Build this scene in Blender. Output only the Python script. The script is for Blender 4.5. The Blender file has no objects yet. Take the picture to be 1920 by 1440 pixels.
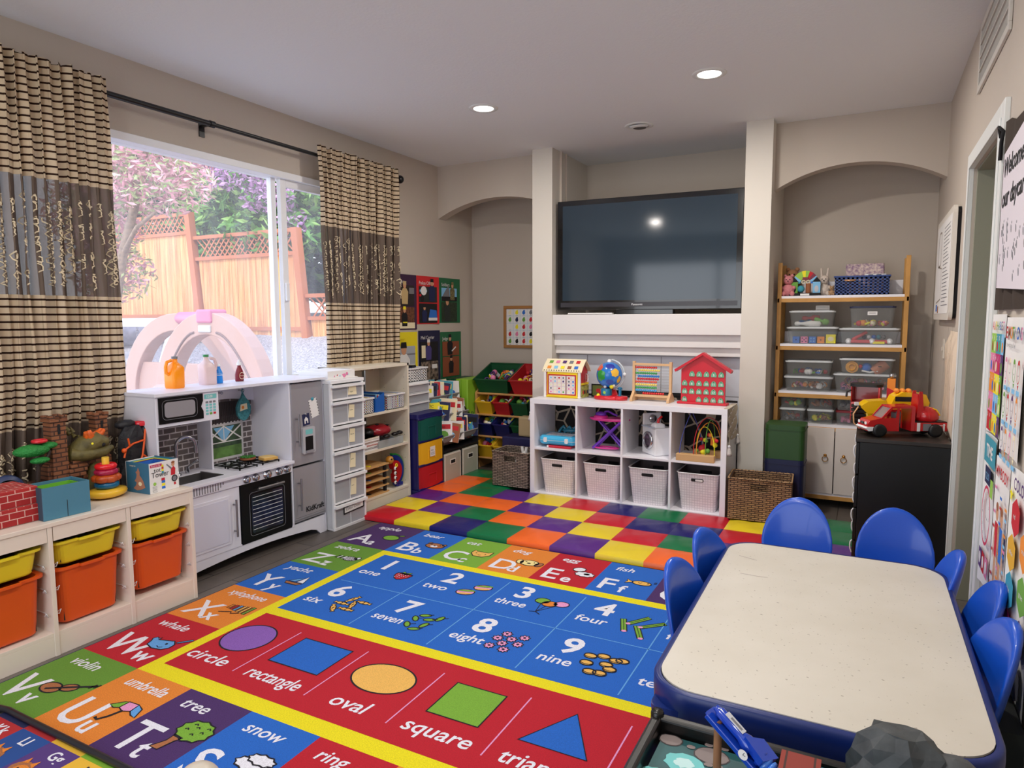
import bpy, bmesh, math, random
from mathutils import Vector, Matrix, Euler
random.seed(7)
PI = math.pi
SC = bpy.context.scene
COL = SC.collection

# ---------------------------------------------------------------- camera, world, lights, exposure
cam_data = bpy.data.cameras.new('camera')
cam = bpy.data.objects.new('camera', cam_data)
COL.objects.link(cam)
cam_data.sensor_fit = 'HORIZONTAL'
cam_data.sensor_width = 36.0
cam_data.lens = 1273.5 / 1920 * 36.0
cam_data.clip_start = 0.02
YAW, PIT, ROL = -0.48239102, -0.09654808, -0.003753
_f = Vector((math.sin(YAW)*math.cos(PIT), math.cos(YAW)*math.cos(PIT), math.sin(PIT)))
_r = Vector((math.cos(YAW), -math.sin(YAW), 0))
_u = _r.cross(_f)
_r2 = _r*math.cos(ROL) + _u*math.sin(ROL)
_u2 = -_r*math.sin(ROL) + _u*math.cos(ROL)
cam.matrix_world = Matrix(((_r2.x, _u2.x, -_f.x, 0), (_r2.y, _u2.y, -_f.y, 0), (_r2.z, _u2.z, -_f.z, 1.378), (0, 0, 0, 1)))
SC.camera = cam

world = bpy.data.worlds.new('sky')
SC.world = world
world.use_nodes = True
_n = world.node_tree.nodes; _l = world.node_tree.links
_bg = _n['Background']
_tc = _n.new('ShaderNodeTexCoord'); _sx = _n.new('ShaderNodeSeparateXYZ'); _cr = _n.new('ShaderNodeValToRGB')
_l.new(_tc.outputs['Generated'], _sx.inputs[0]); _l.new(_sx.outputs[2], _cr.inputs[0]); _l.new(_cr.outputs[0], _bg.inputs[0])
_cr.color_ramp.elements[0].color = (0.95, 0.97, 1.0, 1); _cr.color_ramp.elements[1].color = (0.42, 0.60, 1.0, 1)
_bg.inputs[1].default_value = 3.0

sun_d = bpy.data.lights.new('sun', 'SUN'); sun_d.energy = 2.4; sun_d.angle = 0.02; sun_d.color = (1, .94, .85)
sun = bpy.data.objects.new('sun', sun_d); COL.objects.link(sun)
sun.rotation_euler = Vector((-0.32, 0.55, -0.78)).to_track_quat('-Z', 'Y').to_euler()
sun.location = (0, -3, 9)

SC.view_settings.view_transform = 'Standard'
SC.view_settings.look = 'None'
SC.view_settings.gamma = 1.0
SC.view_settings.use_curve_mapping = False
SC.view_settings.exposure = 0.12
SC.cycles.max_bounces = 8
SC.cycles.diffuse_bounces = 5
SC.cycles.transparent_max_bounces = 24
SC.cycles.sample_clamp_indirect = 6.0
SC.cycles.caustics_reflective = False
SC.cycles.caustics_refractive = False
LAMP_W = 13.0      # watts of each recessed ceiling lamp

# ---------------------------------------------------------------- materials
def lin(c):
    return tuple(((x/255)/12.92 if x/255 <= 0.04045 else ((x/255+0.055)/1.055)**2.4) for x in c) + (1,)
MATS = {}
def M(name, col=(200,200,200), rough=0.5, metal=0, alpha=1, trans=0, emit=0, noise=0, nscale=30, bump=0, bscale=60, spec=None, ior=None, coat=0, col2=None):
    if name in MATS: return MATS[name]
    m = bpy.data.materials.new(name); m.use_nodes = True; MATS[name] = m
    nt = m.node_tree; b = nt.nodes['Principled BSDF']
    c = lin(col)
    b.inputs['Base Color'].default_value = c; b.inputs['Roughness'].default_value = rough
    b.inputs['Metallic'].default_value = metal; b.inputs['Alpha'].default_value = alpha
    b.inputs['Transmission Weight'].default_value = trans
    if coat: b.inputs['Coat Weight'].default_value = coat
    if spec is not None: b.inputs['Specular IOR Level'].default_value = spec
    if ior: b.inputs['IOR'].default_value = ior
    if emit: b.inputs['Emission Color'].default_value = c; b.inputs['Emission Strength'].default_value = emit
    if noise or bump:
        tc = nt.nodes.new('ShaderNodeTexCoord')
    if noise:
        n = nt.nodes.new('ShaderNodeTexNoise'); n.inputs['Scale'].default_value = nscale; n.inputs['Detail'].default_value = 5
        nt.links.new(tc.outputs['Object'], n.inputs['Vector'])
        r = nt.nodes.new('ShaderNodeValToRGB')
        d = lin(col2) if col2 else tuple(x*(1-noise) for x in c[:3])+(1,)
        e = c if col2 else tuple(min(1, x*(1+noise*.6)) for x in c[:3])+(1,)
        r.color_ramp.elements[0].color = d; r.color_ramp.elements[1].color = e
        r.color_ramp.elements[0].position = .35; r.color_ramp.elements[1].position = .65
        nt.links.new(n.outputs['Fac'], r.inputs[0]); nt.links.new(r.outputs[0], b.inputs['Base Color'])
    if bump:
        n = nt.nodes.new('ShaderNodeTexNoise'); n.inputs['Scale'].default_value = bscale; n.inputs['Detail'].default_value = 3
        nt.links.new(tc.outputs['Object'], n.inputs['Vector'])
        q = nt.nodes.new('ShaderNodeBump'); q.inputs['Strength'].default_value = bump; q.inputs['Distance'].default_value = .01
        nt.links.new(n.outputs['Fac'], q.inputs['Height']); nt.links.new(q.outputs[0], b.inputs['Normal'])
    return m
def mnode(nt, op, a, b=None, c=None):
    n = nt.nodes.new('ShaderNodeMath'); n.operation = op
    for i, x in enumerate((a, b, c)):
        if x is None: continue
        if isinstance(x, (int, float)): n.inputs[i].default_value = x
        else: nt.links.new(x, n.inputs[i])
    return n.outputs[0]
def mix(nt, fac, a, b):
    n = nt.nodes.new('ShaderNodeMix'); n.data_type = 'RGBA'
    nt.links.new(fac, n.inputs[0])
    for i, x in ((6, a), (7, b)):
        if isinstance(x, tuple): n.inputs[i].default_value = x
        else: nt.links.new(x, n.inputs[i])
    return n.outputs[2]
def objxyz(nt):
    tc = nt.nodes.new('ShaderNodeTexCoord'); s = nt.nodes.new('ShaderNodeSeparateXYZ')
    nt.links.new(tc.outputs['Object'], s.inputs[0]); return s.outputs[0], s.outputs[1], s.outputs[2], tc
def brickmat(name, c1, c2, mortar, w, h, ms, axes='yz', rough=.6, bump=0, off=(0,0), noisy=0, freq=2, offset=.5):
    m = M(name, c1, rough); nt = m.node_tree; b = nt.nodes['Principled BSDF']
    x, y, z, tc = objxyz(nt); d = dict(x=x, y=y, z=z)
    cb = nt.nodes.new('ShaderNodeCombineXYZ')
    nt.links.new(mnode(nt, 'ADD', d[axes[0]], off[0]), cb.inputs[0]); nt.links.new(mnode(nt, 'ADD', d[axes[1]], off[1]), cb.inputs[1])
    br = nt.nodes.new('ShaderNodeTexBrick'); nt.links.new(cb.outputs[0], br.inputs['Vector'])
    br.inputs['Color1'].default_value = lin(c1); br.inputs['Color2'].default_value = lin(c2); br.inputs['Mortar'].default_value = lin(mortar)
    br.inputs['Scale'].default_value = 1; br.inputs['Mortar Size'].default_value = ms; br.inputs['Brick Width'].default_value = w
    br.inputs['Row Height'].default_value = h; br.inputs['Mortar Smooth'].default_value = .1; br.offset = offset; br.offset_frequency = freq
    out = br.outputs['Color']
    if noisy:
        n = nt.nodes.new('ShaderNodeTexNoise'); n.inputs['Scale'].default_value = 6; n.inputs['Detail'].default_value = 6
        mp = nt.nodes.new('ShaderNodeMapping'); mp.inputs['Scale'].default_value = (8, 1, 1) if noisy > 0 else (1, 1, 1)
        nt.links.new(tc.outputs['Object'], mp.inputs[0]); nt.links.new(mp.outputs[0], n.inputs['Vector'])
        f = mnode(nt, 'MULTIPLY_ADD', n.outputs['Fac'], abs(noisy), 1-abs(noisy)*.5)
        v = nt.nodes.new('ShaderNodeVectorMath'); v.operation = 'SCALE'; nt.links.new(out, v.inputs[0]); nt.links.new(f, v.inputs['Scale']); out = v.outputs[0]
    nt.links.new(out, b.inputs['Base Color'])
    if bump:
        q = nt.nodes.new('ShaderNodeBump'); q.inputs['Strength'].default_value = bump; q.inputs['Distance'].default_value = .004
        nt.links.new(mnode(nt, 'SUBTRACT', 1.0, br.outputs['Fac']), q.inputs['Height']); nt.links.new(q.outputs[0], b.inputs['Normal'])
    return m
def glassmat(name, col=(255,255,255), fac=.88, rough=.02, flare_haze=0):
    """thin clear sheet: mostly see-through with a glossy skin"""
    if name in MATS: return MATS[name]
    m = bpy.data.materials.new(name); m.use_nodes = True; MATS[name] = m; nt = m.node_tree
    nt.nodes.remove(nt.nodes['Principled BSDF']); o = nt.nodes['Material Output']
    t = nt.nodes.new('ShaderNodeBsdfTransparent'); t.inputs[0].default_value = lin(col)
    g = nt.nodes.new('ShaderNodeBsdfPrincipled'); g.inputs['Base Color'].default_value = lin(col); g.inputs['Roughness'].default_value = rough
    x = nt.nodes.new('ShaderNodeMixShader'); x.inputs[0].default_value = fac
    if flare_haze:  # white veil mixed into the pane, imitating daylight flare
        n = nt.nodes.new('ShaderNodeTexNoise'); n.inputs['Scale'].default_value = 3; n.inputs['Detail'].default_value = 6
        tc = nt.nodes.new('ShaderNodeTexCoord'); mp = nt.nodes.new('ShaderNodeMapping'); mp.inputs['Scale'].default_value = (1, 2.5, .7)
        nt.links.new(tc.outputs['Object'], mp.inputs[0]); nt.links.new(mp.outputs[0], n.inputs['Vector'])
        tl = nt.nodes.new('ShaderNodeBsdfTranslucent'); tl.inputs[0].default_value = lin((250,246,250))
        y = nt.nodes.new('ShaderNodeMixShader'); nt.links.new(mnode(nt, 'MULTIPLY', n.outputs['Fac'], flare_haze), y.inputs[0])
        nt.links.new(t.outputs[0], y.inputs[1]); nt.links.new(tl.outputs[0], y.inputs[2]); t = y
    nt.links.new(g.outputs[0], x.inputs[1]); nt.links.new(t.outputs[0], x.inputs[2]); nt.links.new(x.outputs[0], o.inputs[0])
    return m

# ---------------------------------------------------------------- mesh building
class G:
    def __init__(s): s.v = []; s.f = []; s.m = []; s.mats = []; s.sm = []
    def mi(s, mat):
        if mat not in s.mats: s.mats.append(mat)
        return s.mats.index(mat)
    def add(s, vs, fs, mat, X=None, smooth=False):
        o = len(s.v); k = s.mi(mat)
        for p in vs:
            p = Vector(p)
            if X is not None: p = X @ p
            s.v.append(p)
        for f in fs:
            s.f.append([o+i for i in f]); s.m.append(k); s.sm.append(smooth)
        return s
    def box(s, x0, x1, y0, y1, z0, z1, mat, X=None):
        if x0 > x1: x0, x1 = x1, x0
        if y0 > y1: y0, y1 = y1, y0
        if z0 > z1: z0, z1 = z1, z0
        vs = [(x, y, z) for z in (z0, z1) for y in (y0, y1) for x in (x0, x1)]
        return s.add(vs, [(0,2,3,1), (4,5,7,6), (0,1,5,4), (2,6,7,3), (0,4,6,2), (1,3,7,5)], mat, X)
    def taper(s, cx, cy, z0, z1, a0, b0, a1, b1, mat, X=None):
        vs = [(cx+sx*a/2, cy+sy*b/2, z) for z, a, b in ((z0, a0, b0), (z1, a1, b1)) for sy in (-1, 1) for sx in (-1, 1)]
        return s.add(vs, [(0,2,3,1), (4,5,7,6), (0,1,5,4), (2,6,7,3), (0,4,6,2), (1,3,7,5)], mat, X)
    def prism(s, poly, z0, z1, mat, X=None, smooth=False):
        n = len(poly); vs = [(p[0], p[1], z0) for p in poly] + [(p[0], p[1], z1) for p in poly]
        fs = [tuple(range(n-1, -1, -1)), tuple(range(n, 2*n))]
        s.add(vs, fs, mat, X)
        return s.add(vs, [(i, (i+1) % n, n+(i+1) % n, n+i) for i in range(n)], mat, X, smooth)
    def poly(s, pts, mat, X=None):
        return s.add(pts, [tuple(range(len(pts)))], mat, X)
    def loft(s, rings, mat, X=None, smooth=True, cap=(True, True), closed=True):
        n = len(rings[0]); vs = [p for r in rings for p in r]; fs = []
        for k in range(len(rings)-1):
            for i in range(n if closed else n-1):
                j = (i+1) % n; fs.append((k*n+i, k*n+j, (k+1)*n+j, (k+1)*n+i))
        s.add(vs, fs, mat, X, smooth)
        if cap[0]: s.add(rings[0], [tuple(range(n-1, -1, -1))], mat, X)
        if cap[1]: s.add(rings[-1], [tuple(range(n))], mat, X)
        return s
    def lathe(s, prof, mat, n=20, X=None, cap=(True, True), smooth=True, sx=1, sy=1, a0=0):
        rings = [[(r*math.cos(a0+2*PI*i/n)*sx, r*math.sin(a0+2*PI*i/n)*sy, z) for i in range(n)] for r, z in prof]
        return s.loft(rings, mat, X, smooth, cap)
    def cyl(s, p0, p1, r0, mat, r1=None, n=12, X=None, smooth=True):
        p0 = Vector(p0); p1 = Vector(p1); d = p1-p0; L = d.length
        Q = Matrix.Translation(p0) @ d.to_track_quat('Z', 'Y').to_matrix().to_4x4()
        if X is not None: Q = X @ Q
        return s.lathe([(r0, 0), (r0 if r1 is None else r1, L)], mat, n, Q, smooth=smooth)
    def tube(s, pts, r, mat, n=8, X=None, closed=False, rr=None):
        pts = [Vector(p) for p in pts]; rings = []; N = len(pts)
        up = None
        for i, p in enumerate(pts):
            if closed: t = pts[(i+1) % N]-pts[i-1]
            else: t = pts[min(i+1, N-1)]-pts[max(i-1, 0)]
            if t.length < 1e-9: t = Vector((0,0,1))
            t.normalize()
            if up is None:
                up = Vector((0,0,1)) if abs(t.z) < .9 else Vector((1,0,0))
            b = t.cross(up); 
            if b.length < 1e-6: b = t.cross(Vector((0,1,0)))
            b.normalize(); up = b.cross(t).normalized()
            q = rr[i] if rr else r
            rings.append([p + (b*math.cos(2*PI*k/n) + up*math.sin(2*PI*k/n))*q for k in range(n)])
        if closed: rings.append(rings[0])
        return s.loft(rings, mat, X, True, (not closed, not closed))
    def sph(s, c, r, mat, n=14, m=9, X=None, sx=1, sy=1, sz=1):
        prof = [(max(1e-5, r*math.sin(PI*k/m)), -r*math.cos(PI*k/m)*sz) for k in range(m+1)]
        Q = Matrix.Translation(c)
        if X is not None: Q = X @ Q
        return s.lathe(prof, mat, n, Q, (False, False), True, sx, sy)
    def torus(s, c, R, r, mat, n=22, k=8, X=None, axis='z'):
        pts = []
        for i in range(n):
            a = 2*PI*i/n; u, w = R*math.cos(a), R*math.sin(a)
            pts.append(Vector(c)+Vector({'z': (u, w, 0), 'x': (0, u, w), 'y': (u, 0, w)}[axis]))
        return s.tube(pts, r, mat, k, X, True)
    def ribbon(s, pts, w, mat, X=None, closed=False):
        """flat stroke in the local xy plane"""
        P = [Vector((p[0], p[1], p[2] if len(p) > 2 else 0)) for p in pts]; N = len(P); L = []; R = []
        for i in range(N):
            t = (P[(i+1) % N]-P[i-1]) if closed else (P[min(i+1, N-1)]-P[max(i-1, 0)])
            nrm = Vector((-t.y, t.x, 0)); nrm = nrm.normalized() if nrm.length > 1e-9 else Vector((0, 1, 0))
            L.append(P[i]+nrm*w/2); R.append(P[i]-nrm*w/2)
        vs = L+R; fs = [(i, N+i, N+(i+1) % N, (i+1) % N) for i in range(N if closed else N-1)]
        return s.add(vs, fs, mat, X)
    def text(s, st, size, mat, X=None, bold=0.0, shear=0.0, align='LEFT', width=None):
        vs, fs = textmesh(st, bold, shear, align)
        k = 1.0
        if width and vs:
            w = max(v[0] for v in vs)-min(v[0] for v in vs)
            k = width/(w*size) if w*size > width else 1
        Q = Matrix.Diagonal((size*k, size, 1, 1))
        if X is not None: Q = X @ Q
        return s.add(vs, fs, mat, Q)
    def join(s, g, X=None):
        o = len(s.v); s.v += [X @ p if X is not None else p for p in g.v]
        for f, m, q in zip(g.f, g.m, g.sm):
            s.f.append([o+i for i in f]); s.m.append(s.mi(g.mats[m])); s.sm.append(q)
        return s
_TX = {}
def textmesh(st, bold, shear, align):
    k = (st, bold, shear, align)
    if k not in _TX:
        c = bpy.data.curves.new('t', 'FONT'); c.body = st; c.size = 1; c.offset = bold; c.shear = shear; c.align_x = align; c.resolution_u = 3
        o = bpy.data.objects.new('t', c); me = o.to_mesh()
        _TX[k] = ([tuple(v.co) for v in me.vertices], [tuple(p.vertices) for p in me.polygons])
        o.to_mesh_clear(); bpy.data.objects.remove(o); bpy.data.curves.remove(c)
    return _TX[k]
def T(x=0, y=0, z=0, rx=0, ry=0, rz=0, s=1):
    return Matrix.Translation((x, y, z)) @ Euler((rx, ry, rz)).to_matrix().to_4x4() @ Matrix.Scale(s, 4)
# frames for flat things: local x,y -> picture plane
def FX(x, y, z, s=1):   # on a wall facing +x (local x runs towards +y ... seen from inside the room)
    return Matrix(((0,0,s,x), (s,0,0,y), (0,s,0,z), (0,0,0,1)))
def FXN(x, y, z, s=1):  # on a wall facing -x: local x runs towards -y
    return Matrix(((0,0,-s,x), (-s,0,0,y), (0,s,0,z), (0,0,0,1)))
def FY(x, y, z, s=1):   # facing -y: local x runs +x
    return Matrix(((s,0,0,x), (0,0,-s,y), (0,s,0,z), (0,0,0,1)))
def obj(name, g, parent=None, bevel=0, seg=2, loc=None, rz=0, sub=0, weld=False):
    me = bpy.data.meshes.new(name)
    me.from_pydata([tuple(v) for v in g.v], [], g.f)
    for m in g.mats: me.materials.append(m)
    me.polygons.foreach_set('material_index', g.m)
    me.polygons.foreach_set('use_smooth', g.sm)
    me.update()
    o = bpy.data.objects.new(name, me); COL.objects.link(o)
    if parent is not None: o.parent = parent
    if loc: o.location = loc
    if rz: o.rotation_euler = (0, 0, rz)
    if weld:
        w = o.modifiers.new('w', 'WELD'); w.merge_threshold = 1e-4
    if bevel:
        b = o.modifiers.new('b', 'BEVEL'); b.width = bevel; b.segments = seg; b.limit_method = 'ANGLE'; b.angle_limit = .7; b.harden_normals = False
    if sub:
        u = o.modifiers.new('s', 'SUBSURF'); u.levels = sub; u.render_levels = sub
    return o
def tag(o, label=None, cat=None, group=None, kind=None):
    if label: o['label'] = label
    if cat: o['category'] = cat
    if group: o['group'] = group
    if kind: o['kind'] = kind
    return o
def thing(name, label, cat, loc=(0,0,0), rz=0, group=None, rot=None):
    o = bpy.data.objects.new(name, None); o.empty_display_size = .05; COL.objects.link(o)
    o.location = loc; o.rotation_euler = rot or (0, 0, rz)
    return tag(o, label, cat, group)
def solo(name, g, label, cat, group=None, **k):
    return tag(obj(name, g, **k), label, cat, group)
def struct(name, g, **k):
    return tag(obj(name, g, **k), kind='structure')
def dup(root, loc, rz=0, label=None, group=None):
    r = root.copy(); COL.objects.link(r); r.location = loc; r.rotation_euler = (0, 0, rz)
    if label: r['label'] = label
    if group: r['group'] = group
    for ch in list(root.children):
        c = ch.copy(); COL.objects.link(c); c.parent = r
        for g in ch.children:
            d = g.copy(); COL.objects.link(d); d.parent = c
    return r
def rrect(w, h, r, n=5, cx=0, cy=0):
    out = []
    for sx, sy, a in ((1,1,0), (-1,1,PI/2), (-1,-1,PI), (1,-1,1.5*PI)):
        for k in range(n+1):
            t = a+k*PI/2/n; out.append((cx+sx*(w/2-r)+r*math.cos(t), cy+sy*(h/2-r)+r*math.sin(t)))
    return out
def ell(a, b, n=20, cx=0, cy=0, rot=0):
    return [(cx+a*math.cos(t)*math.cos(rot)-b*math.sin(t)*math.sin(rot), cy+a*math.cos(t)*math.sin(rot)+b*math.sin(t)*math.cos(rot)) for t in (2*PI*i/n for i in range(n))]

# shared colours
WHITE = M('white_laminate', (235,234,240), .35)
WHITEP = M('white_plastic', (232,232,234), .35)
BLACK = M('black_plastic', (14,14,16), .35)
INK = M('print_black', (18,16,20), .8)
PAPER = M('paper_white', (232,230,228), .7)
CHROME = M('chrome', (190,190,195), .18, 1)
STEEL = M('brushed_steel', (150,148,150), .35, .9)
def flat(name, c, r=.7): return M(name, c, r)
RED = flat('print_red', (196,30,44)); BLU = flat('print_blue', (44,110,200)); GRN = flat('print_green', (104,160,60)); YEL = flat('print_yellow', (240,226,40))
ORG = flat('print_orange', (232,140,48)); PUR = flat('print_purple', (84,48,112)); TEAL = flat('print_teal', (60,150,170)); PNK = flat('print_pink', (226,130,170))
BRN = flat('print_brown', (150,90,55)); LGN = flat('print_lime', (150,200,80)); CRM = flat('print_cream', (238,226,190)); SKY = flat('print_sky', (130,190,230)); GRY = flat('print_grey', (120,120,125))
NAV = flat('print_navy', (24,32,76)); SKIN = flat('print_skin', (205,150,115)); DGN = flat('print_dark_green', (20,84,52))
# ================================================================ ROOM SHELL
WX, RX, HY, CZ = -3.465, 0.405, 5.20, 2.723
YB = -1.3
pilm = M('pillar_paint_lit', (214,208,198), .8)  # lighter than the walls to imitate lamplight on the pillars
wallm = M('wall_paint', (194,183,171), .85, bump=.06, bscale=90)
ceilm = M('ceiling_paint', (232,234,236), .9, bump=.10, bscale=70)
trimw = M('trim_white', (228,230,228), .45)
floorm = brickmat('floor_planks', (104,96,90), (78,72,68), (40,36,34), 1.2, .14, .003, 'yx', .45, .1, noisy=-.7)
g = G(); g.box(WX-.2, RX+.2, YB-.1, 6.0, -.12, 0, floorm); struct('floor', g)
g = G(); g.box(WX-.2, RX+.2, YB-.1, 6.0, CZ, CZ+.15, ceilm); struct('ceiling', g)
# left wall with the window hole
WY0, WY1, WZ0, WZ1 = 1.30, 4.06, .93, 2.33
g = G()
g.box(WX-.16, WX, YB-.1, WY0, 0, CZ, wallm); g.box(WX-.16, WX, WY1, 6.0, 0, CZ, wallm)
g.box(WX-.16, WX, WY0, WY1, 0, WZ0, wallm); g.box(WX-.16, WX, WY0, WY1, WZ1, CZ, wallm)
struct('wall_left', g)
g = G()
DY0, DY1, DZ = 3.03, 3.86, 2.06
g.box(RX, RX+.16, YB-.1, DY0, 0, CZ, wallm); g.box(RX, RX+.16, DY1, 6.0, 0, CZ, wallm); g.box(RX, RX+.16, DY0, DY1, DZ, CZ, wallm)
struct('wall_right', g)
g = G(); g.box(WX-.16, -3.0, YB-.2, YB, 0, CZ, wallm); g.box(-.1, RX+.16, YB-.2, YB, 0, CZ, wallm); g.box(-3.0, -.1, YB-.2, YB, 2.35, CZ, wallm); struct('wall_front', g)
g = G()   # unseen glazed patio doors, added behind the viewer for fill daylight
for x in (-3.0, -1.58, -.16): g.box(x, x+.06, YB-.14, YB-.06, 0, 2.35, trimw)
g.box(-3.0, -.1, YB-.14, YB-.06, 2.28, 2.35, trimw); g.box(-3.0, -.1, YB-.14, YB-.06, 0, .08, trimw)
struct('window_added_rear', g)
for nm, loc, rot, sx, sy in (('daylight_portal', (WX-.13, (WY0+WY1)/2, (WZ0+WZ1)/2), (0, -PI/2, 0), WZ1-WZ0, WY1-WY0), ('daylight_portal', (-1.55, YB-.16, 1.18), (PI/2, 0, 0), 2.9, 2.3)):
    ld = bpy.data.lights.new(nm, 'AREA'); ld.shape = 'RECTANGLE'; ld.size = sx; ld.size_y = sy; ld.cycles.is_portal = True
    lo = bpy.data.objects.new(nm, ld); COL.objects.link(lo); lo.location = loc; lo.rotation_euler = rot
# headers with arches
def arch(x0, x1, zs, zp, cx=None, y0=HY, y1=HY+.11):
    g = G(); n = 24; hw = (x1-x0)/2; c = (x0+x1)/2; s = zp-zs; R = (hw*hw+s*s)/(2*s); zc = zp-R
    pts = []
    for i in range(n+1):
        x = x0+(x1-x0)*i/n; pts.append((x, zc+math.sqrt(max(0, R*R-(x-c)**2))))
    for i in range(n):
        (xa, za), (xb, zb) = pts[i], pts[i+1]
        vs = [(xa,y0,za),(xb,y0,zb),(xb,y0,CZ),(xa,y0,CZ),(xa,y1,za),(xb,y1,zb),(xb,y1,CZ),(xa,y1,CZ)]
        g.add(vs, [(0,1,2,3), (5,4,7,6)], wallm); g.add(vs, [(0,4,5,1)], wallm, smooth=True)
    return g
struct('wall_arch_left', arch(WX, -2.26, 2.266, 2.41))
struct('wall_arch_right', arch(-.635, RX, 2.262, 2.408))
PY = 5.05
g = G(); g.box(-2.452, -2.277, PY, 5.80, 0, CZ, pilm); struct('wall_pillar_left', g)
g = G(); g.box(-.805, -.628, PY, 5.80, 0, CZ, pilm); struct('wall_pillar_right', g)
g = G()
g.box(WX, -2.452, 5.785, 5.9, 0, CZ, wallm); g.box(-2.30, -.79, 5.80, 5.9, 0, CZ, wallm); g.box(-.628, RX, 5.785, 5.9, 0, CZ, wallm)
struct('wall_back', g)
# fireplace surround under the television
tile = brickmat('hearth_tile', (214,218,226), (206,211,220), (150,152,158), .61, .29, .004, 'xz', .3, .05, off=(.5, .37))
g = G(); g.box(-2.277, -.805, 5.20, 5.3, 0, 1.11, tile); g.box(-1.95, -1.15, 5.19, 5.205, 0, .80, BLACK); struct('wall_hearth', g)
g = G()
mant = M('mantel_paint', (226,222,220), .5)
g.box(-2.277, -.805, 5.06, 5.80, 1.25, 1.405, mant)
g.box(-2.277, -.805, 5.10, 5.3, 1.155, 1.25, mant)
g.box(-2.277, -.805, 5.13, 5.3, 1.09, 1.155, mant)
struct('trim_1', g, bevel=.003)
# baseboards
g = G(); g.box(WX, WX+.015, YB, 5.78, 0, .1, trimw); struct('baseboard_left', g)
g = G(); g.box(RX-.015, RX, YB, DY0-.09, 0, .1, trimw); g.box(RX-.015, RX, DY1+.09, 5.78, 0, .1, trimw); struct('baseboard_right', g)
g = G(); g.box(WX+.015, -2.46, 5.77, 5.785, 0, .1, trimw); g.box(-.5, RX-.015, 5.77, 5.785, 0, .1, trimw); struct('baseboard_back', g)
# door in the right wall (grey-green slab set back in its white casing)
g = G()
cw = .075
g.box(RX-.018, RX, DY0-cw, DY0, 0, DZ+cw, trimw); g.box(RX-.018, RX, DY1, DY1+cw+.02, 0, DZ+cw, trimw); g.box(RX-.018, RX, DY0, DY1, DZ, DZ+cw, trimw)
g.box(RX-.024, RX-.018, DY0-.02, DY0, 0, DZ+.02, trimw); g.box(RX-.024, RX-.018, DY1, DY1+.02, 0, DZ+.02, trimw); g.box(RX-.024, RX-.018, DY0, DY1, DZ, DZ+.02, trimw)
jm = M('jamb_sage', (150,150,134), .9, spec=.1); g.box(RX+.012, RX+.16, DY0-.01, DY0+.012, 0, DZ, jm); g.box(RX+.012, RX+.16, DY1-.012, DY1+.01, 0, DZ, jm); g.box(RX+.012, RX+.16, DY0, DY1, DZ-.012, DZ, jm)
struct('door_1', g, bevel=.002)
g = G(); doorm = M('door_paint_sage', (128,127,112), .95, spec=.05, noise=.05, nscale=3)
g.box(RX+.095, RX+.135, DY0+.012, DY1-.012, 0.005, DZ-.012, doorm)
struct('door_2', g)
# window: white vinyl slider with a fixed pane and a sliding sash
vin = M('vinyl_white', (236,238,242), .4)
g = G()
g.box(WX-.10, WX+.004, WY0, WY1, WZ0, WZ0+.03, vin); g.box(WX-.12, WX+.012, WY0-.02, WY1+.02, WZ1-.028, WZ1+.014, vin)
g.box(WX-.10, WX+.004, WY0, WY0+.03, WZ0, WZ1, vin); g.box(WX-.10, WX+.004, WY1-.03, WY1, WZ0, WZ1, vin)
g.box(WX-.085, WX-.045, 3.305, 3.345, WZ0+.03, WZ1-.028, vin)
win = struct('window_1', g, bevel=.003)
g = G()
g.box(WX-.055, WX-.02, 3.362, 3.412, WZ0+.03, WZ1-.028, vin); g.box(WX-.055, WX-.02, WY1-.07, WY1-.03, WZ0+.03, WZ1-.028, vin)
g.box(WX-.055, WX-.02, 3.412, WY1-.07, WZ0+.03, WZ0+.07, vin); g.box(WX-.055, WX-.02, 3.412, WY1-.07, WZ1-.075, WZ1-.028, vin)
sash = obj('sash', g, win, bevel=.003)
g = G(); g.box(WX-.02, WX-.004, 3.372, 3.402, 1.50, 1.62, vin); obj('latch', g, sash, bevel=.004)
pane = glassmat('window_glass', (250,252,255), .94, .01, .11)
g = G(); g.box(WX-.068, WX-.064, WY0+.03, 3.31, WZ0+.03, WZ1-.028, pane); obj('pane', g, win)
g = G(); g.box(WX-.040, WX-.036, 3.41, WY1-.07, WZ0+.07, WZ1-.075, pane); obj('pane', g, win)
g = G(); g.box(WX-.02, WX+.03, WY0-.02, WY1+.02, WZ0-.025, WZ0, vin); obj('window_sill', g, win, bevel=.004)
# ceiling fixtures
lampem = M('lamp_lens', (255,250,240), .4, emit=9)
def downlight(x, y, label, power=1):
    t = thing('recessed_ceiling_light', label, 'ceiling light', (x, y, CZ), group='recessed ceiling lights')
    g = G(); g.lathe([(.062,-.001), (.066,-.006), (.092,-.004), (.094,0)], trimw, 32, cap=(False, False)); obj('trim_ring', g, t)
    g = G(); g.lathe([(.0001,-.0035), (.064,-.0035)], lampem, 32, cap=(False, False)); obj('lens', g, t)
    ld = bpy.data.lights.new('lamp', 'AREA'); ld.shape = 'DISK'; ld.size = .12; ld.energy = LAMP_W*power; ld.color = (1, .935, .86)
    lo = bpy.data.objects.new('lamp', ld); COL.objects.link(lo); lo.location = (x, y, CZ-.012)
    return t
downlight(-2.252, 3.92, 'round lit downlight in the ceiling in front of the left pillar')
downlight(-.84, 3.975, 'round lit downlight in the ceiling in front of the right pillar', 1.75)
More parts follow.
